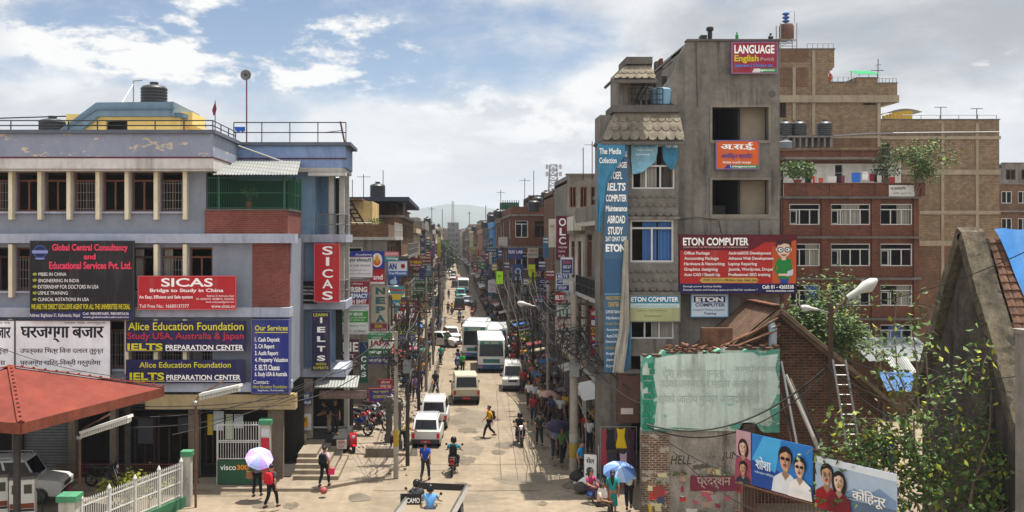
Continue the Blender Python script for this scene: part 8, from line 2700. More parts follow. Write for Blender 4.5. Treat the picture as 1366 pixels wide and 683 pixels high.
o = solo(bgm,'carrier_bag',paint(206,40,90),'pink carrier bag held by the person with the black backpack','bag');o.location = g+Vector((.30,0,.52))
blm = MB().lathe([(.02,-.14),(.09,-.12),(.15,-.05),(.16,0),(.14,.08),(.08,.14),(.02,.15)],n=18)
o = solo(blm,'pink_helmet',paint(150,70,76),'round pinkish pot lying on the forecourt by the person in pink','pot',smooth=True);o.location = G(433,652,.28)+Vector((0,-.3,-.0))
person('person in a yellow shirt and black trousers standing by the west kerb poles',pp_(541,601,.13),R(100),(206,180,60),(24,24,28),'lean')
person('person in a white shirt squatting among the west gate posts',pp_(528,600,.13),R(200),(206,200,190),(60,56,52),'sit')
person('person in a red cap coloured top sitting at the west kerb',pp_(583,546,.13),R(170),(60,40,40),(50,44,44),'sit')
person('person in a dark vest standing inside the raised shop doorway',Vector((X(447,47.2),47.2,.98)),R(20),(30,30,34),(44,40,40),'stand')
person('person in a pale shirt leaning at the counter of the raised shop',Vector((X(438,47.6),47.6,.98)),R(-70),(40,44,56),(176,160,140),'lean')
for(u,v,sh,tr,po,lh,lb)in((555,497,(70,130,180),(40,50,70),'stand',0,'person in a sky blue shirt on the west pavement by the umbrellas'),(563,498,(150,60,80),(30,30,36),'stand',1,'person in a crimson top on the west pavement by the umbrellas'),(569,497,(40,40,50),(36,38,50),'walk',0,'person in a black shirt at the end of the west pavement group'),(588,488,(24,130,120),(40,44,56),'walk',0,'person in a teal shirt stepping off the west kerb'),(549,478,(190,180,170),(60,50,60),'walk',1,'person in a cream top further along the west pavement'),(560,470,(196,110,60),(40,40,46),'stand',0,'person in an orange shirt further along the west pavement')):
 person(lb,pp_(u,v,.13),R(rr.uniform(120,240)),sh,tr,po,long_hair=bool(lh),skin=rr.randrange(3))
umbrella('pink umbrella over the west pavement group',pp_(552,492,.13)+Vector((0,.2,1.35)),((206,110,140),(190,80,110)),.5,(R(6),R(-5)),h=.5)
umbrella('violet umbrella behind the pink one on the west pavement',pp_(548,483,.13)+Vector((0,.2,1.3)),((150,110,180),(170,130,190)),.5,(R(-6),R(8)),h=.5)
umbrella('green umbrella beside the pink one on the west pavement',pp_(565,494,.13)+Vector((0,.2,1.3)),((70,130,100),(50,110,90)),.45,(R(6),R(10)),h=.45)
E =[(706,545,(206,204,200),(40,42,50),'walk',0,0,'person in a white shirt at the front of the east walking group'),(713,548,(190,190,196),(60,60,66),'stand',0,0,'person in a pale grey shirt in the east walking group'),(722,553,(206,200,180),(50,46,44),'walk',0,0,'person in a cream shirt at the back of the east walking group'),(720,596,(44,46,46),(36,36,40),'stride',0,180,'person in a dark waistcoat walking away beside the motorcycle'),(741,614,(110,120,150),(46,48,60),'walk',0,170,'person in a slate blue shirt under the black umbrella'),(750,622,(70,90,50),(34,36,40),'walk',0,10,'person in an olive shirt walking beside the black umbrella'),(758,612,(20,110,80),(30,32,36),'walk',0,160,'person in a green shirt behind the east lamp pole'),(776,642,(40,140,190),(36,38,44),'walk',0,60,'person in a cyan blue shirt beside the white placard'),(787,604,(226,226,230),(44,48,62),'stand',0,170,'person in a clean white t-shirt before the shop displays'),(798,610,(60,70,60),(36,34,34),'stand',0,190,'person in a dark olive top before the shop displays'),(783,596,(176,50,44),(60,40,50),'stand',1,0,'person in a red top in the shaded shop front'),(806,596,(50,44,48),(40,36,36),'stand',0,20,'person in black in the deepest shade of the shop front'),(815,588,(150,130,120),(50,46,50),'stand',1,-30,'person in a beige top inside the shaded shop'),(728,560,(60,60,70),(40,40,44),'walk',0,10,'person in charcoal behind the cream shirt, east group'),(734,570,(120,50,60),(40,36,40),'walk',1,200,'person in a wine red top under the pale umbrella'),(742,560,(206,206,206),(60,60,80),'walk',0,180,'person in a white top by the pale umbrella'),(840,682,(206,216,206),(34,36,46),'walk',0,175,'person in a pale mint shirt under the blue checked umbrella'),(818,690,(26,130,130),(30,110,112),'walk',1,170,'person in a teal dress under the blue checked umbrella'),(788,668,(176,60,110),(60,40,60),'sit',1,30,'person in a pink top squatting by the goods sacks'),(802,690,(196,176,150),(60,50,46),'sit',0,60,'person in a tan shirt sitting at the bottom of the east corner'),(764,582,(60,60,90),(40,40,50),'stand',0,90,'person in indigo behind the big concrete pole'),(773,590,(140,60,60),(50,44,44),'stand',1,200,'person in a brick red top right of the concrete pole'),(829,600,(40,60,110),(30,30,36),'stand',0,100,'person in navy next to the hanging dresses'),(793,585,(180,150,60),(44,44,44),'stand',0,180,'person in a mustard top deep in the shop front'),]
for(u,v,sh,tr,po,lh,a,lb)in E:
 z = .10
 person(lb,pp_(u,v,z),R(a),sh,tr,po,skirt='dress' in lb,long_hair=bool(lh),skin=rr.randrange(3))
umbrella('black umbrella over the couple on the east pavement',pp_(745,618,.1)+Vector((.0,.1,1.45)),((30,26,50),(36,30,56)),.6,(R(20),R(-4)),h=.5)
umbrella('pale brown umbrella over the east crowd, nearer the rails',pp_(733,568,.1)+Vector((0,.3,1.4)),((176,140,130),(160,124,116)),.62,(R(8),R(6)),h=.5)
umbrella('dusky mauve umbrella beside the pale brown one',pp_(752,560,.1)+Vector((0,.3,1.35)),((120,100,116),(130,110,120)),.6,(R(-4),R(9)),h=.45)
umbrella('blue checked umbrella at the bottom of the east corner',pp_(828,684,.1)+Vector((0,.2,1.35)),((110,140,186),(70,96,150),(150,170,200)),.64,(R(26),R(-6)),h=.45)
o = solo(MB().prism([(-.16,0),(.16,0),(.19,.18),(.13,.36),(-.13,.36),(-.19,.18)],-.06,.06).tube([(-.1,0,.34),(0,0,.75),(.1,0,.34)],.012,5),'shoulder_bag',paint(196,190,190),'pale patterned shoulder bag of the person in the teal dress','bag')
o.location = pp_(812,690,.1)+Vector((-.22,-.05,.70))
PAL =[((190,190,196),'white'),((60,70,110),'navy'),((150,46,46),'red'),((40,40,46),'black'),((70,110,80),'green'),((196,150,60),'mustard'),((120,90,130),'purple'),((90,130,170),'light blue'),((190,120,120),'pink'),((120,110,96),'khaki')]
for i in range(118):
 y = 54+125*(i/118)**1.3+rr.uniform(-1,1)
 x = rr.uniform(5.5,6.2 if 66<y<98 else 6.5)if rr.random()<.8 else rr.uniform(4.7,5.3)
 c,cn = PAL[rr.randrange(len(PAL))]
 person('person in a %s top in the crowd along the east pavement'%cn,(x,y,.13 if x>5.4 else .004),R(rr.choice([0,180])+rr.uniform(-30,30)),c,rr.choice([(36,36,42),(50,54,70),(70,60,54)]),rr.choice(['walk','stride','stand']),long_hair=rr.random()<.35,skin=rr.randrange(3),group='crowd along the east pavement',far=True)
for i in range(42):
 y = 62+110*(i/42)**1.2+rr.uniform(-1,1)
 x = rr.uniform(kl(y)-1.5,kl(y)-.3)if rr.random()<.85 else kl(y)+.5
 c,cn = PAL[rr.randrange(len(PAL))]
 person('person in a %s top walking along the west pavement'%cn,(x,y,.13 if x<kl(y)-.2 else .004),R(rr.choice([0,180])+rr.uniform(-30,30)),c,rr.choice([(36,36,42),(50,54,70),(70,60,54)]),rr.choice(['walk','stride','stand']),long_hair=rr.random()<.35,skin=rr.randrange(3),group='walkers along the west pavement',far=True)
#petrol station, fence and gate in front of the blue building
REDT = mat('red_painted_tin',rgb(112,48,38),.8,.25,.7,stain=.6,stain_col=rgb(120,70,56))
cp = thing('station_canopy','red hipped metal roof of the petrol station on dark posts','canopy',(-16.2,35.95,0))
CO_ = cp.location
A_,B_c,E_c,D_c,AP = Vector((-11.3,38.5,4.6)),Vector((-13.66,31.05,4.6)),Vector((-19.2,41.0,4.6)),Vector((-21.5,33.5,4.6)),Vector((-16.2,35.95,5.75))
for nm,(p,q)in(('roof_slope',(B_c,A_)),('roof_slope',(A_,E_c)),('roof_slope',(E_c,D_c)),('roof_slope',(D_c,B_c))):
 m = MB();m.slab([p,q,AP],.05);m.build(nm,REDT,cp,CO_)
 m = MB();n_ =(q-p).normalized()
 m.beam(p+Vector((0,0,-.16)),q+Vector((0,0,-.16)),.06,.36);m.build('fascia',mat('rusty_fascia',rgb(112,58,42),.8,.3,1.0,stain=.6,stain_col=rgb(70,44,36)),cp,CO_)
for p in(A_,B_c,E_c,D_c):
 m = MB()
 for i in range(14):
  a,b = p.lerp(AP,i/14),p.lerp(AP,(i+1)/14)
  m.beam(a+Vector((0,0,.06)),b+Vector((0,0,.06)),.22,.03);m.lathe([(.05,0),(.05,.05),(.01,.07)],tuple(a+Vector((0,0,.07))),8)
 m.build('hip_cap',REDT,cp,CO_)
m = MB();m.slab([A_-Vector((.1,0,.2)),E_c-Vector((0,0,.2)),D_c-Vector((0,0,.2)),B_c-Vector((.1,0,.2))],.05);m.build('ceiling',CONC_D,cp,CO_)
for f,g_ in((.12,.12),(.12,.88),(.88,.12),(.88,.88)):
 q =(B_c.lerp(A_,f)).lerp(D_c.lerp(E_c,f),g_)
 m = MB();m.box(q.x-.09,q.x+.09,q.y-.09,q.y+.09,0,4.4);m.build('post',POLED,cp,CO_)
fd = thing('fuel_dispenser','white fuel dispenser with dark display bands beneath the red roof','fuel pump',(X(31,34.6),34.6,0),R(14))
m = MB();m.box(-.42,.42,-.28,.28,.12,2.0);m.build('cabinet',paint(206,204,196,.4),fd,bevel=.03)
m = MB();m.box(-.46,.46,-.32,.32,2.0,2.1);m.build('top',CONC_D,fd)
for sx in(-.2,.2):
 m = MB();m.box(sx-.13,sx+.13,-.292,-.281,1.5,1.82);m.build('display',paint(70,72,60),fd)
m = MB();m.box(-.40,.40,-.29,-.281,.98,1.16);m.build('band',paint(120,60,40),fd)
m = MB();m.box(-.40,.40,-.30,-.281,.88,.96);m.build('band',paint(40,40,44),fd)
m = MB();m.tube([(.43,0,1.6),(.62,-.05,1.2),(.66,-.05,.5),(.50,0,.35),(.44,0,.6)],.025,6);m.build('hose',IRON,fd)
m = MB();m.box(-.6,.6,-.45,.45,0,.12);m.build('plinth',CONC_L,fd)
fd2 = copy_tree(fd);fd2['label'] = 'white fuel dispenser cut off by the picture edge, further from the fence'
fd2.location =(X(-4,34.9),34.9,0);fd2.rotation_euler =(0,0,R(14))
FA,FB = Vector((-12.35,32.4,0)),Vector((-10.42,38.1,0))
fv = FB-FA;fl_ = fv.length
pf = thing('picket_fence','white iron picket fence on a low green wall beside the petrol station','fence',FA,math.atan2(fv.y,fv.x))
WF = mat('white_fence_paint',rgb(196,196,192),.5,.08,2.0,stain=.3)
m = MB();m.box(0,fl_,-.10,.10,0,.42);m.build('low_wall',mat('green_wall',rgb(60,110,80),.9,.2,1.2,stain=.5),pf)
m = MB();n_ = int(fl_/.115)
for i in range(n_):
 x =(i+.5)*fl_/n_
 m.box(x-.014,x+.014,-.014,.014,.42,1.66);m.lathe([(.022,1.66),(.03,1.70),(.002,1.80)],(x,0,0),6)
m.build('pickets',WF,pf)
for z in(.50,1.02,1.55):
 m = MB();m.box(0,fl_,-.022,.022,z-.022,z+.022);m.build('rail',WF,pf)
for i in range(5):
 x = fl_*(i+.1)/4.2
 m = MB();m.box(x-.05,x+.05,-.05,.05,.42,1.78);m.lathe([(.07,1.78),(.08,1.82),(.06,1.87),(.005,1.98)],(x,0,0),8);m.build('post',WF,pf)
MINT = mat('mint_cap',rgb(70,132,98),.8,.15,1.2,stain=.4)
PIER = mat('whitewashed_pier',rgb(176,172,164),.9,.2,1.2,stain=.8)
def pier(label,u,v0,v1,d,w_px):
 t = thing('gate_pier',label,'pier',P(u,v1,d)*1)
 t.location.z = 0
 k_ = d/F;w_ = w_px*k_/2;zt = Z(v0,d)
 m = MB();m.box(-w_,w_,-w_,w_,0,zt-.2);m.build('shaft',PIER,t)
 m = MB();m.box(-w_-.06,w_+.06,-w_-.06,w_+.06,zt-.2,zt);m.build('cap',MINT,t)
 return t
pier('whitewashed pier with a mint cap at the far end of the picket fence',250,601,683,38.3,11)
pier('whitewashed pier with a mint cap at the near end of the picket fence',93,659,700,32.3,22)
gp = pier('poster covered pier with a mint cap right of the white gate',355,559,650,41.2,13)
for(v0,v1,c)in((584,606,(190,40,60)),(572,582,(200,200,204)),(608,622,(206,190,190)),(624,640,(180,60,70))):
 m = MB();m.box(-.17,.17,-.222,-.216,Z(v1,41),Z(v0,41));m.build('stuck_poster',paint(*c),gp)
ga = thing('gate','white barred iron gate over a green board lettered in white and orange','gate',(X(318,41.0),41.0,.13))
k_ = 41/F
m = MB()
for i in range(17):
 x =(-27+i*54/16)*k_
 m.tube([(x,0,34*k_),(x,0,82*k_)],.016,5);m.lathe([(.025,82*k_),(.002,85*k_)],(x,0,0),6)
m.build('bars',WF,ga)
m = MB()
for z in(35,57,59,80):m.box(-28*k_,28*k_,-.02,.02,z*k_-.02,z*k_+.02)
for x in(-28,28):m.box(x*k_-.03,x*k_+.03,-.03,.03,0,82*k_)
m.build('gate_frame',WF,ga)
m = MB();m.box(-28*k_,28*k_,-.03,-.005,1*k_,33*k_);m.build('board',paint(40,84,60),ga)
TEXTS.append((ga,paint(*W_),'visco',(-24*k_,-3*k_,20*k_,27*k_),-.034,.01,0))
TEXTS.append((ga,paint(226,140,40),'300',(-2*k_,14*k_,20*k_,27*k_),-.034,.03,0))
def trough_lamp(label,ub,vb,vt,d,u0,v0,u1,v1):
 t = thing('floodlight_post',label,'street lamp',P(ub,vb,d));o_ = t.location
 a,b = P(u0,v0,d-.3),P(u1,v1,d-.5)
 top = P(ub,vt,d)
 m = MB();m.tube([Vector((o_.x,o_.y,-.2)),top],.05,8);m.tube([top,top+Vector((.12,0,.22)),a.lerp(b,.55)+Vector((0,.1,.30))],.03,6);m.build('post',RUSTPIPE,t,o_)
 m = MB();m.beam(a,b,.46,.10);h_ = m.build('lamp_trough',paint(196,196,190),t,o_)
 m = MB()
 for i in range(26):
  c = a.lerp(b,(i+.5)/26);m.box(c.x-.012,c.x+.012,c.y-.22,c.y+.20,c.z-.20,c.z-.055)
 m.build('louvres',paint(206,206,200),h_,o_)
 m = MB();m.lathe([(.04,0),(.1,.05),(.1,.16),(.04,.2)],tuple(top+Vector((0,-.06,-.18))),10);m.build('control_box',PIPE,t,o_)
trough_lamp('rusty post with a louvred lamp trough by the picket fence',106.5,690,580,35.0,110,576,174,555)
trough_lamp('rusty post with a louvred lamp trough by the white gate',261,684,535,38.0,268,526,321,514)
tree('fence_shrub','bright yellow green shrub growing behind the picket fence',(X(178,37),37.2,0),[((0,0,0),(.05,0,1),1.0,.05),((-.5,-.3,0),(-.1,0,1),.8,.04),((.4,.3,0),(.1,0,1),.9,.04)],[LEAF_Y,LEAF_Y,LEAF],.16,6,15,.5,(2,3),2,.16,cat='shrub')
rl = thing('front_railing','low brown iron railing in front of the dark shops of the blue block','railing',(X(170,41.2),41.2,.13))
m = MB()
for i in range(60):
 x =(-95+i*190/59)*k_
 m.tube([(x,0,0),(x,0,26*k_)],.010,4)
for z in(3,15,26):m.tube([(-96*k_,0,z*k_),(96*k_,0,z*k_)],.022,5)
m.build('bars',mat('red_brown_iron',rgb(104,62,52),.8,.2,2),rl)
#poles, lamps and cables
def pole(label,x,y,h_,r=.11,m_=None,arms=2,group=None,box=False,lamp=0,z0=.13):
 t = thing('utility_pole',label,'utility pole',(x,y,z0),0,group)
 m = MB();m.tube([(0,0,-.1),(0,0,h_*.5),(0,0,h_)],[r,r*.9,r*.75],10);m.build('shaft',m_ or POLEC,t,smooth=True)
 for j in range(arms):
  m = MB();m.beam((-.7,0,h_-.4-j*.6),(.7,0,h_-.4-j*.6),.08,.08)
  for q in(-.6,-.3,.3,.6):m.lathe([(.03,0),(.05,.04),(.03,.08),(.045,.12),(.02,.15)],(q,0,h_-.36-j*.6),8)
  m.build('cross_arm',POLED,t)
 if box:m = MB();m.box(-.2,.2,-.30,-.12,h_*.55,h_*.55+.6);m.build('meter_box',paint(120,124,124),t)
 if lamp:
  m = MB();m.tube([(0,0,h_*.78),(lamp*.7,0,h_*.84),(lamp*1.2,0,h_*.85)],.03,6);a_ = m.build('lamp_arm',PIPE,t)
  lamp_head(t,(lamp*1.1,0,h_*.85),(lamp*2.0,0,h_*.87),.15)
 return t
mb = MB()
for a,b in zip(range(47,130,2),range(49,132,2)):
 e0,e1 = .12+.1*math.sin(a*2.3),.12+.1*math.sin(b*2.3)
 mb.quad((kl(a),a,.0075),(kl(a)+.15+e0,a,.0075),(kl(b)+.15+e1,b,.0075),(kl(b),b,.0075))
 mb.quad((kr(a)-.12-e0,a,.0075),(kr(a),a,.0075),(kr(b),b,.0075),(kr(b)-.12-e1,b,.0075))
structure(mb,'gutter_dirt',mat('gutter_dirt',(0.06,0.052,0.042),.95,.4,1.5))
def cable(a,b,sag,r=.012,m_=WIREM,lab=None,n=10,name='overhead_cable',jit=0,rnd=random):
 a,b = Vector(a),Vector(b)
 pts =[]
 for i in range(n+1):
  t_ = i/n
  p = a.lerp(b,t_);p.z-=sag*4*t_*(1-t_)
  if jit and 0<i<n:p+=Vector((rnd.gauss(0,jit),rnd.gauss(0,jit),rnd.gauss(0,jit)))
  pts.append(p)
 o = MB().tube(pts,r,5).build(name,m_,None)
 return tag(o,lab or 'black cable sagging between the poles of the street','cable','overhead cables')
rw = random.Random(99)
WP =[(-2.35,42.6,6.3,'grey concrete pole with yellow bills at the west corner',POLEC,.115),(-1.95,45.0,7.6,'dark metal pole behind the grey west corner pole',POLED,.10),(-1.75,55,7.2,'dark pole by the white parked cars',POLED,.1),(-1.6,66,7.6,'concrete pole past the white parked cars',POLEC,.11)]
west =[]
for x,y,h_,lb,m_,r in WP:
 pole(lb,x,y,h_,r,m_,2,box=(y==45.0));west.append(Vector((x,y,h_)))
for y in(80,97,116,138,165,200,240,290):
 pole('utility pole further down the west kerb',kl(y)-.3,y,7.6,.11,POLED if y%2 else POLEC,2,'utility poles of the west kerb');west.append(Vector((kl(y)-.3,y,7.6)))
east =[]
pole('big pale concrete pole in front of the shaded east shops',5.42,42.6,7.9,.20,POLEC,3,box=True);east.append(Vector((5.42,42.6,7.9)))
pole('concrete pole with a white lamp head over the east crowd',5.75,57,7.6,.12,POLEC,2,lamp=-.9);east.append(Vector((5.75,57,7.6)))
pole('wooden pole leaning among the wires left of the east lamp',5.8,68,8.0,.10,POLED,3);east.append(Vector((5.8,68,8)))
for y in(80,93,108,126,146,172,205,245,295):
 pole('utility pole further down the east kerb',5.6,y,7.8,.11,POLEC if y%2 else POLED,2,'utility poles of the east kerb');east.append(Vector((5.6,y,7.8)))
for(x,y,r,z0,z1,c)in((-2.35,42.6,.118,1.3,2.0,(160,132,44)),(-2.35,42.6,.119,.95,1.28,(150,144,132)),(5.42,42.6,.205,.8,1.4,(150,124,44)),(5.42,42.6,.203,1.5,1.85,(150,144,132))):
 par =[o for o in COL.objects if o.name.startswith('utility_pole')and abs(o.location.x-x)<.01 and abs(o.location.y-y)<.01]
 for q in par[:1]:MB().lathe([(r,z0),(r+.004,(z0+z1)/2),(r,z1)],n=12).build('pasted_bills',paint(*c,rough=.9),q)
for row,n_ in((west,9),(east,24)):
 for i,(a,b)in enumerate(zip(row,row[1:])):
  for j in range(n_ if a.y<130 else 4):
   dz = -.2-rw.uniform(0,3.2)
   cable(a+Vector((rw.uniform(-.6,.6),0,dz)),b+Vector((rw.uniform(-.6,.6),0,dz+rw.uniform(-.3,.3))),rw.uniform(.25,1.1 if row is west else 2.2),rw.choice([.010,.014,.02,.03])*max(1,a.y/90),jit=.04,rnd=rw)
  if a.y<120:
   for j in range(3):
    sx = -1 if row is west else 1
    cable(a+Vector((0,0,-.5-j*.5)),Vector((sx*(4.0 if row is west else 8.5 if a.y<63 else 9.5),a.y+rw.uniform(1,9),rw.uniform(5,9))),rw.uniform(.2,.6),.012,lab='thin black service cable between a pole and a house front')
for i in range(9):
 a,b = rw.choice(west[:7]),rw.choice(east[:7])
 cable(a+Vector((0,0,-.3)),b+Vector((0,0,-.4-.2*i)),rw.uniform(.3,.9),.010,lab='thin black line strung across the street')
PALE = paint(176,172,164,.6)
for i,pts in enumerate((((672,376),(690,430),(700,480),(722,560)),((705,377),(716,410),(740,430),(762,396)),((714,376),(724,440),(732,500),(745,560)),((728,376),(738,430),(752,470),(765,520)),((758,470),(775,530),(800,560),(838,552)),((766,520),(790,575),(815,590),(842,568)),((662,380),(676,420),(690,436),(712,430)))):
 d_ =(70,62,64,58,43.2,43.0,84)[i]
 ctl =[P(u,v,d_+j*.4)for j,(u,v)in enumerate(pts)]
 full =[]
 for j in range(len(ctl)-1):
  p0,p1,p2,p3 = ctl[max(j-1,0)],ctl[j],ctl[j+1],ctl[min(j+2,len(ctl)-1)]
  for q in range(6):
   t_ = q/6
   full.append(.5*((2*p1)+(p2-p0)*t_+(2*p0-5*p1+4*p2-p3)*t_**2+(3*p1-p0-3*p2+p3)*t_**3))
 full.append(ctl[-1])
 tag(MB().tube(full,.026*d_/60,6).build('pale_cable',PALE,None,smooth=True),'pale grey loose cable looping down over the east crowd','cable','pale cables over the east pavement')
for(p,r_,n_,lb)in((east[0]+Vector((0,-.2,-1.6)),.75,26,'tangled coil of black wires on the big concrete pole'),(east[0]+Vector((.9,-.6,-2.6)),.8,22,'sagging tangle of wires beside the tall blue banner'),(west[0]+Vector((0,0,-.8)),.5,18,'tangled wires at the top of the west corner pole'),(west[1]+Vector((0,0,-1.0)),.5,18,'tangled wires on the dark metal west pole'),(east[1]+Vector((0,0,-1.2)),.6,20,'tangled wires on the pole with the lamp head'),(east[2]+Vector((0,0,-1.2)),.7,22,'tangled wires on the leaning east pole')):
 m = MB()
 for i in range(n_):
  c = p+Vector((rw.gauss(0,r_*.3),rw.gauss(0,.15),rw.gauss(0,r_*.4)))
  a_ = rw.uniform(.3,1)*r_;ph = rw.uniform(0,6.28);sp = rw.uniform(2.5,6.5)
  m.tube([c+Vector((a_*math.cos(ph+sp*t_/9),.15*math.sin(t_),a_*rw.uniform(.5,.7)*math.sin(ph+sp*t_/9)-.04*t_))for t_ in range(10)],rw.choice([.010,.014,.02]),4)
 solo(m,'wire_tangle',WIREM,lb,'cables')
for(p,q,sag,r,lb)in((P(862,566,36.4),P(1100,492,36.0),1.0,.035,'thick black cable drooping across the turquoise wall, upper'),(P(864,570,36.4),P(1100,500,35.9),1.15,.025,'thick black cable drooping across the turquoise wall, lower'),(P(868,572,36.3),P(1010,640,33),.3,.018,'thin cable slanting down across the poster wall'),(P(898,602,36.2),P(1030,690,32),.3,.018,'thin cable slanting down before the film posters'),(P(1104,490,36.4),P(1215,570,34),.25,.02,'cable running from the lamp pole into the leggy tree'),(P(1100,485,36.4),P(1230,545,34),.3,.016,'thin cable above the ladder running to the right'),(P(1100,408,36.5),P(1380,330,27),.4,.016,'thin cable rising from the lamp pole over the old house'),(P(1108,470,36.5),P(1370,500,26),.5,.014,'thin line passing in front of the old gable wall'),(P(-10,536,40),P(388,540,40),.25,.016,'thin cable along the blue block below its signs, lowest'),(P(-10,522,40),P(385,530,40.2),.5,.02,'black cable along the blue block over the red roof'),(P(200,556,40),P(410,510,41),.35,.02,'black cable rising to the corner of the blue block'),(P(180,570,39.6),P(420,520,41),.4,.016,'thin cable rising past the louvred lamp to the corner'),(P(230,580,39),P(440,500,42),.3,.016,'grey line rising from the gate to the balcony corner'),(P(-10,460,40),P(215,505,40),.35,.014,'thin cable crossing the white Nepali signboards'),(P(388,536,41),west[0]+Vector((0,0,-.4)),.5,.022,'cable from the blue block corner to the west corner pole'),(P(392,520,41.5),west[1]+Vector((0,0,-.6)),.45,.02,'cable from the blue block corner to the dark west pole'),(P(440,500,44),west[1]+Vector((0,0,-1)),.4,.02,'cable from the balcony of the blue block to the dark west pole'),(east[0]+Vector((0,0,-.6)),P(842,520,40.5),.5,.03,'thick cable from the big concrete pole to the concrete tower'),(east[0]+Vector((0,0,-1.2)),P(850,500,40.5),.7,.025,'cable sagging beside the foot of the blue banner'),(east[0]+Vector((0,0,-1.6)),P(862,540,37),.6,.03,'cable from the big concrete pole to the turquoise wall')):
 cable(p,q,sag,r,lab=lb,n=16)
#shop fronts and goods at the east corner
t = thing('dress_rack','rack of hanging dresses, one bright yellow, at the foot of the concrete tower','clothes rack',(X(825,40.8),40.8,.1))
k_ = 40.8/F
m = MB()
for x in(-24,24):m.tube([(x*k_,0,0),(x*k_,0,80*k_)],.02,6)
m.tube([(-24*k_,0,80*k_),(24*k_,0,80*k_)],.02,6);m.build('stand',PIPE,t)
for(x,w_,z0,z1,c)in((3,8,52,79,(226,190,30)),(-11,8,50,79,(40,40,50)),(-10,7,14,48,(60,56,70)),(0,4,12,48,(30,30,36)),(6,7,14,46,(196,170,190)),(17,6,20,78,(70,40,60)),(-20,5,30,78,(150,60,70))):
 m = MB();m.prism([((x-w_)*k_,z0*k_),((x+w_)*k_,z0*k_),((x+w_*.55)*k_,(z0+(z1-z0)*.55)*k_),((x+w_*.7)*k_,z1*k_),((x+w_*.25)*k_,(z1-2)*k_),((x-w_*.25)*k_,(z1-2)*k_),((x-w_*.7)*k_,z1*k_),((x-w_*.55)*k_,(z0+(z1-z0)*.55)*k_)],-.10-abs(x)*.002,-.04-abs(x)*.002);m.build('dress',paint(*c,rough=.9),t,bevel=.015)
sign('placard','tilted white placard with dark drawings standing among the goods',(779,606,796,640),41.0,(226,224,220),[('सेल',782,793,610,618,(60,50,50),.03)],extra=[(ell(787,628,5,5),(70,66,66)),(ell(785,633,4,2),(120,40,50))],frame=(60,60,60),rz=R(-20),cat='placard')
sign('shop_board','white board of shoe pictures beside the dress rack',(798,594,814,632),42.0,(206,204,204),[('जुत्ता',800,812,596,602,(60,50,80),.03)],extra=[(ell(803,610,3,2),(60,60,70)),(ell(809,614,3,2),(150,60,60)),(ell(803,622,3,2),(60,80,120)),(ell(809,626,3,2),(50,50,50))],cat='board')
t = thing('shutter_shop','brown shuttered kiosk beside the turquoise wall','kiosk',(X(836,41.2),41.1,.1))
k_ = 41.2/F
m = MB();m.box(-13*k_,15*k_,-.3,.3,84*k_,150*k_);m.build('cabin',mat('brown_shutter',rgb(92,66,58),.8,.2,1,corr=.01,stain=.4),t)
m = MB();m.box(-15*k_,17*k_,-.4,.3,150*k_,153*k_);m.build('lintel',CONC_D,t)
m = MB();m.box(-10*k_,6*k_,-.32,-.305,96*k_,104*k_);m.build('notice',paint(200,190,180),t)
t = thing('tarp_awning','white and blue tarpaulin awning over the shaded east shop','awning',(6.6,43.6,.1))
m = MB();a =[Vector((-.6,0,3.15)),Vector((1.2,.2,3.4)),Vector((1.2,5,3.5)),Vector((-.6,5,3.1))]
m.slab(a,.02,0);m.build('sheet',paint(214,214,210,.8),t)
m = MB();m.slab([Vector((.55,-.02,3.32)),Vector((.85,-.02,3.36)),Vector((.75,-.15,2.3)),Vector((.35,-.1,2.35))],.02);m.build('blue_flap',paint(40,110,196,.8),t)
for x,y in((-.5,.1),(-.5,4.9),(1.1,.3)):MB().tube([(x,y,0),(x,y,3.15)],.025,6).build('pole',PIPE,t)
for i,(u,v,s_,c,lb)in enumerate(((783,652,.42,(206,204,198),'bulging white sack on the east corner, biggest of the heap'),(793,648,.30,(196,190,178),'cream sack behind the biggest white sack'),(775,655,.30,(70,66,60),'dark bin bag at the foot of the concrete pole'),(801,655,.28,(190,60,110),'pink bundle beside the white sacks'),(770,640,.34,(50,48,46),'black drum shaped bundle by the concrete pole'),(790,662,.22,(60,90,150),'small blue bundle before the white sacks'))):
 g = G(u,v,.1);m = MB();rs = random.Random(i);prof =[(.3,0),(.95,.12),(1.0,.4),(.8,.7),(.35,.95),(.12,1.05)]
 m.lathe([(r*s_,z*s_*1.2)for r,z in prof],n=12);m.v =[p+Vector((rs.gauss(0,.05*s_),rs.gauss(0,.05*s_),rs.gauss(0,.03*s_)))for p in m.v]
 o = solo(m,'goods_sack',paint(*c,rough=.9),lb,'sack',smooth=True);o.location = g
def stall(label,x,y,cols,rz=0,group=None,cover=None):
 t = thing('market_stall',label,'stall',(x,y,.13),rz,group);rs = random.Random(int(y*7))
 m = MB();m.box(-.5,.5,-.8,.8,.62,.68)
 for a_ in(-.45,.45):
  for b_ in(-.75,.75):m.box(a_-.025,a_+.025,b_-.025,b_+.025,0,.62)
 m.build('table',WOOD,t)
 for i in range(7):
  c = cols[i%len(cols)];a_,b_ = rs.uniform(-.38,.28),rs.uniform(-.7,.6);m = MB();m.box(a_,a_+.2,b_,b_+.26,.681,.75+rs.uniform(0,.25));m.build('goods',paint(*c,rough=.9),t,bevel=.02)
 if cover:
  m = MB();m.slab([(-.9,-1,2.1),(.7,-1,2.35),(.7,1,2.35),(-.9,1,2.1)],.02);m.build('cover',paint(*cover,rough=.85),t)
  for a_,z in((-.8,2.1),(.6,2.33)):
   for b_ in(-.9,.9):MB().tube([(a_,b_,0),(a_,b_,z)],.02,5).build('pole',PIPE,t)
 return t
SC =[((60,60,66),'charcoal'),((40,90,150),'blue'),((150,140,120),'sand coloured'),((110,50,50),'dull red'),((70,90,70),'grey green')]
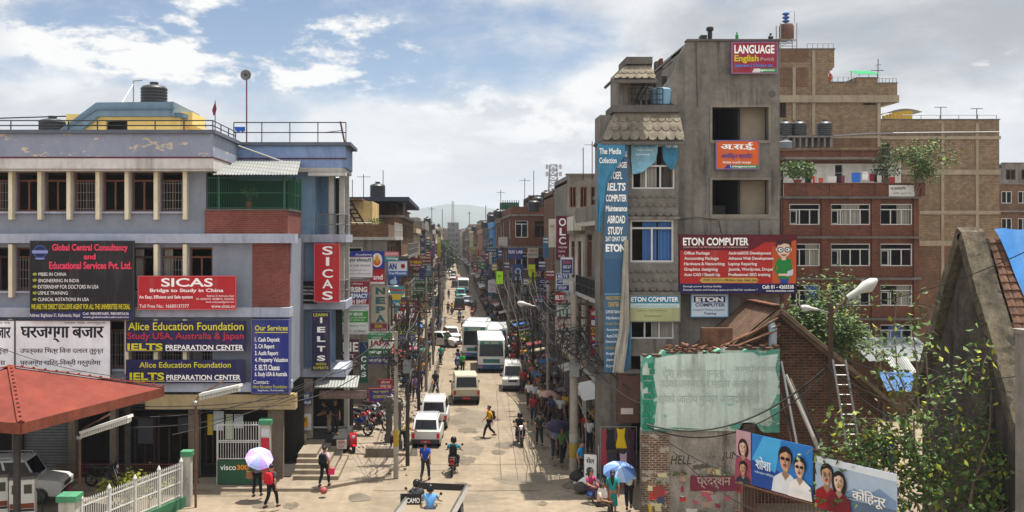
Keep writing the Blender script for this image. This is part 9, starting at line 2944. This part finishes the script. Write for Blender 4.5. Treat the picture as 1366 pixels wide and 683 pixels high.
for i in range(11):
 y = 60+i*5.4+(0 if i%2 else 1)
 c,cn = SC[i%5]
 stall('street stall under a %s cover along the east pavement'%cn,6.9 if y>64 else 6.7,y,[(190,60,60),(206,180,60),(60,110,160),(206,206,200),(60,130,80)],R(rw.uniform(-8,8)),'street stalls of the east pavement',c)
rail = thing('market_rails','dark tubular barrier along the kerb by the white microvan','barrier',(5.5,60,.1))
m = MB()
for i in range(12):m.tube([(0,i*1.0,0),(0,i*1.0,1.0)],.025,5)
for z in(.5,1.0):m.tube([(0,0,z),(0,11,z)],.025,5)
m.build('tubes',IRON,rail)
for(u,v,lb)in((697,470,'yellow flowering bush on the east forecourt, nearer the road'),(735,472,'small yellow bush among the parked motorcycles')):
 g = G(u,v,.13)
 tree('flowering_bush',lb,g,[((0,0,0),(0,0,1),1.1,.06),((.2,0,0),(.3,0,1),1.0,.05)],[LEAF_Y,paint(226,190,20),LEAF],.22,5,v,.7,(2,3),2,.22,cat='bush')
gpst = MB()
for i,(u,v,lb)in enumerate(((531,598,'carved dark stone gate post with a capital at the courtyard, nearer the road'),(519,590,'carved dark stone gate post with a capital at the courtyard, further from the road'))):
 g = G(u,v,.13);t = thing('stone_gate_post',lb,'gate post',g)
 MB().box(-.22,.22,-.22,.22,0,.4).box(-.16,.16,-.16,.16,.4,1.9).build('shaft',CONC_D,t)
 MB().box(-.24,.24,-.24,.24,1.9,2.05).prism([(-.34,2.05),(.34,2.05),(.12,2.35),(-.12,2.35)],-.28,.28).build('capital',CONC_D,t,bevel=.02)
cb = MB();g = G(508,612);cb.box(-.7,.7,-.3,.3,0,.55);o = solo(cb,'stone_block',mat('stone_block',rgb(110,100,88),.9,.3,2),'rough dark stone block at the edge of the courtyard steps','stone');o.location = g
ru = random.Random(12)
m = MB()
for i in range(420):
 z = ru.random()
 if z<.5:x,y = ru.uniform(-4.5,-1.6),ru.uniform(43,70);zz = .135 if y>47.2 and x<kl(y)-.2 else .01
 elif z<.75:x,y = kl(60)+ru.gauss(.1,.2),ru.uniform(47,110);zz = .008
 else:x,y = ru.uniform(4.6,6.4),ru.uniform(40,60);zz = .14 if y>52 and x>5.5 else .105
 s_ = ru.uniform(.02,.07)
 m.box(-s_,s_,-s_*.8,s_*.8,0,s_*.9,ru.randrange(4),Matrix.Translation((x,y,zz))@Matrix.Rotation(ru.uniform(0,3),4,'Z'))
tag(m.build('litter',[KERB,paint(206,200,190),CONC_D,paint(150,90,70)],None),'small stones and scraps of litter along the kerbs','litter',kind='stuff')
flush_texts()
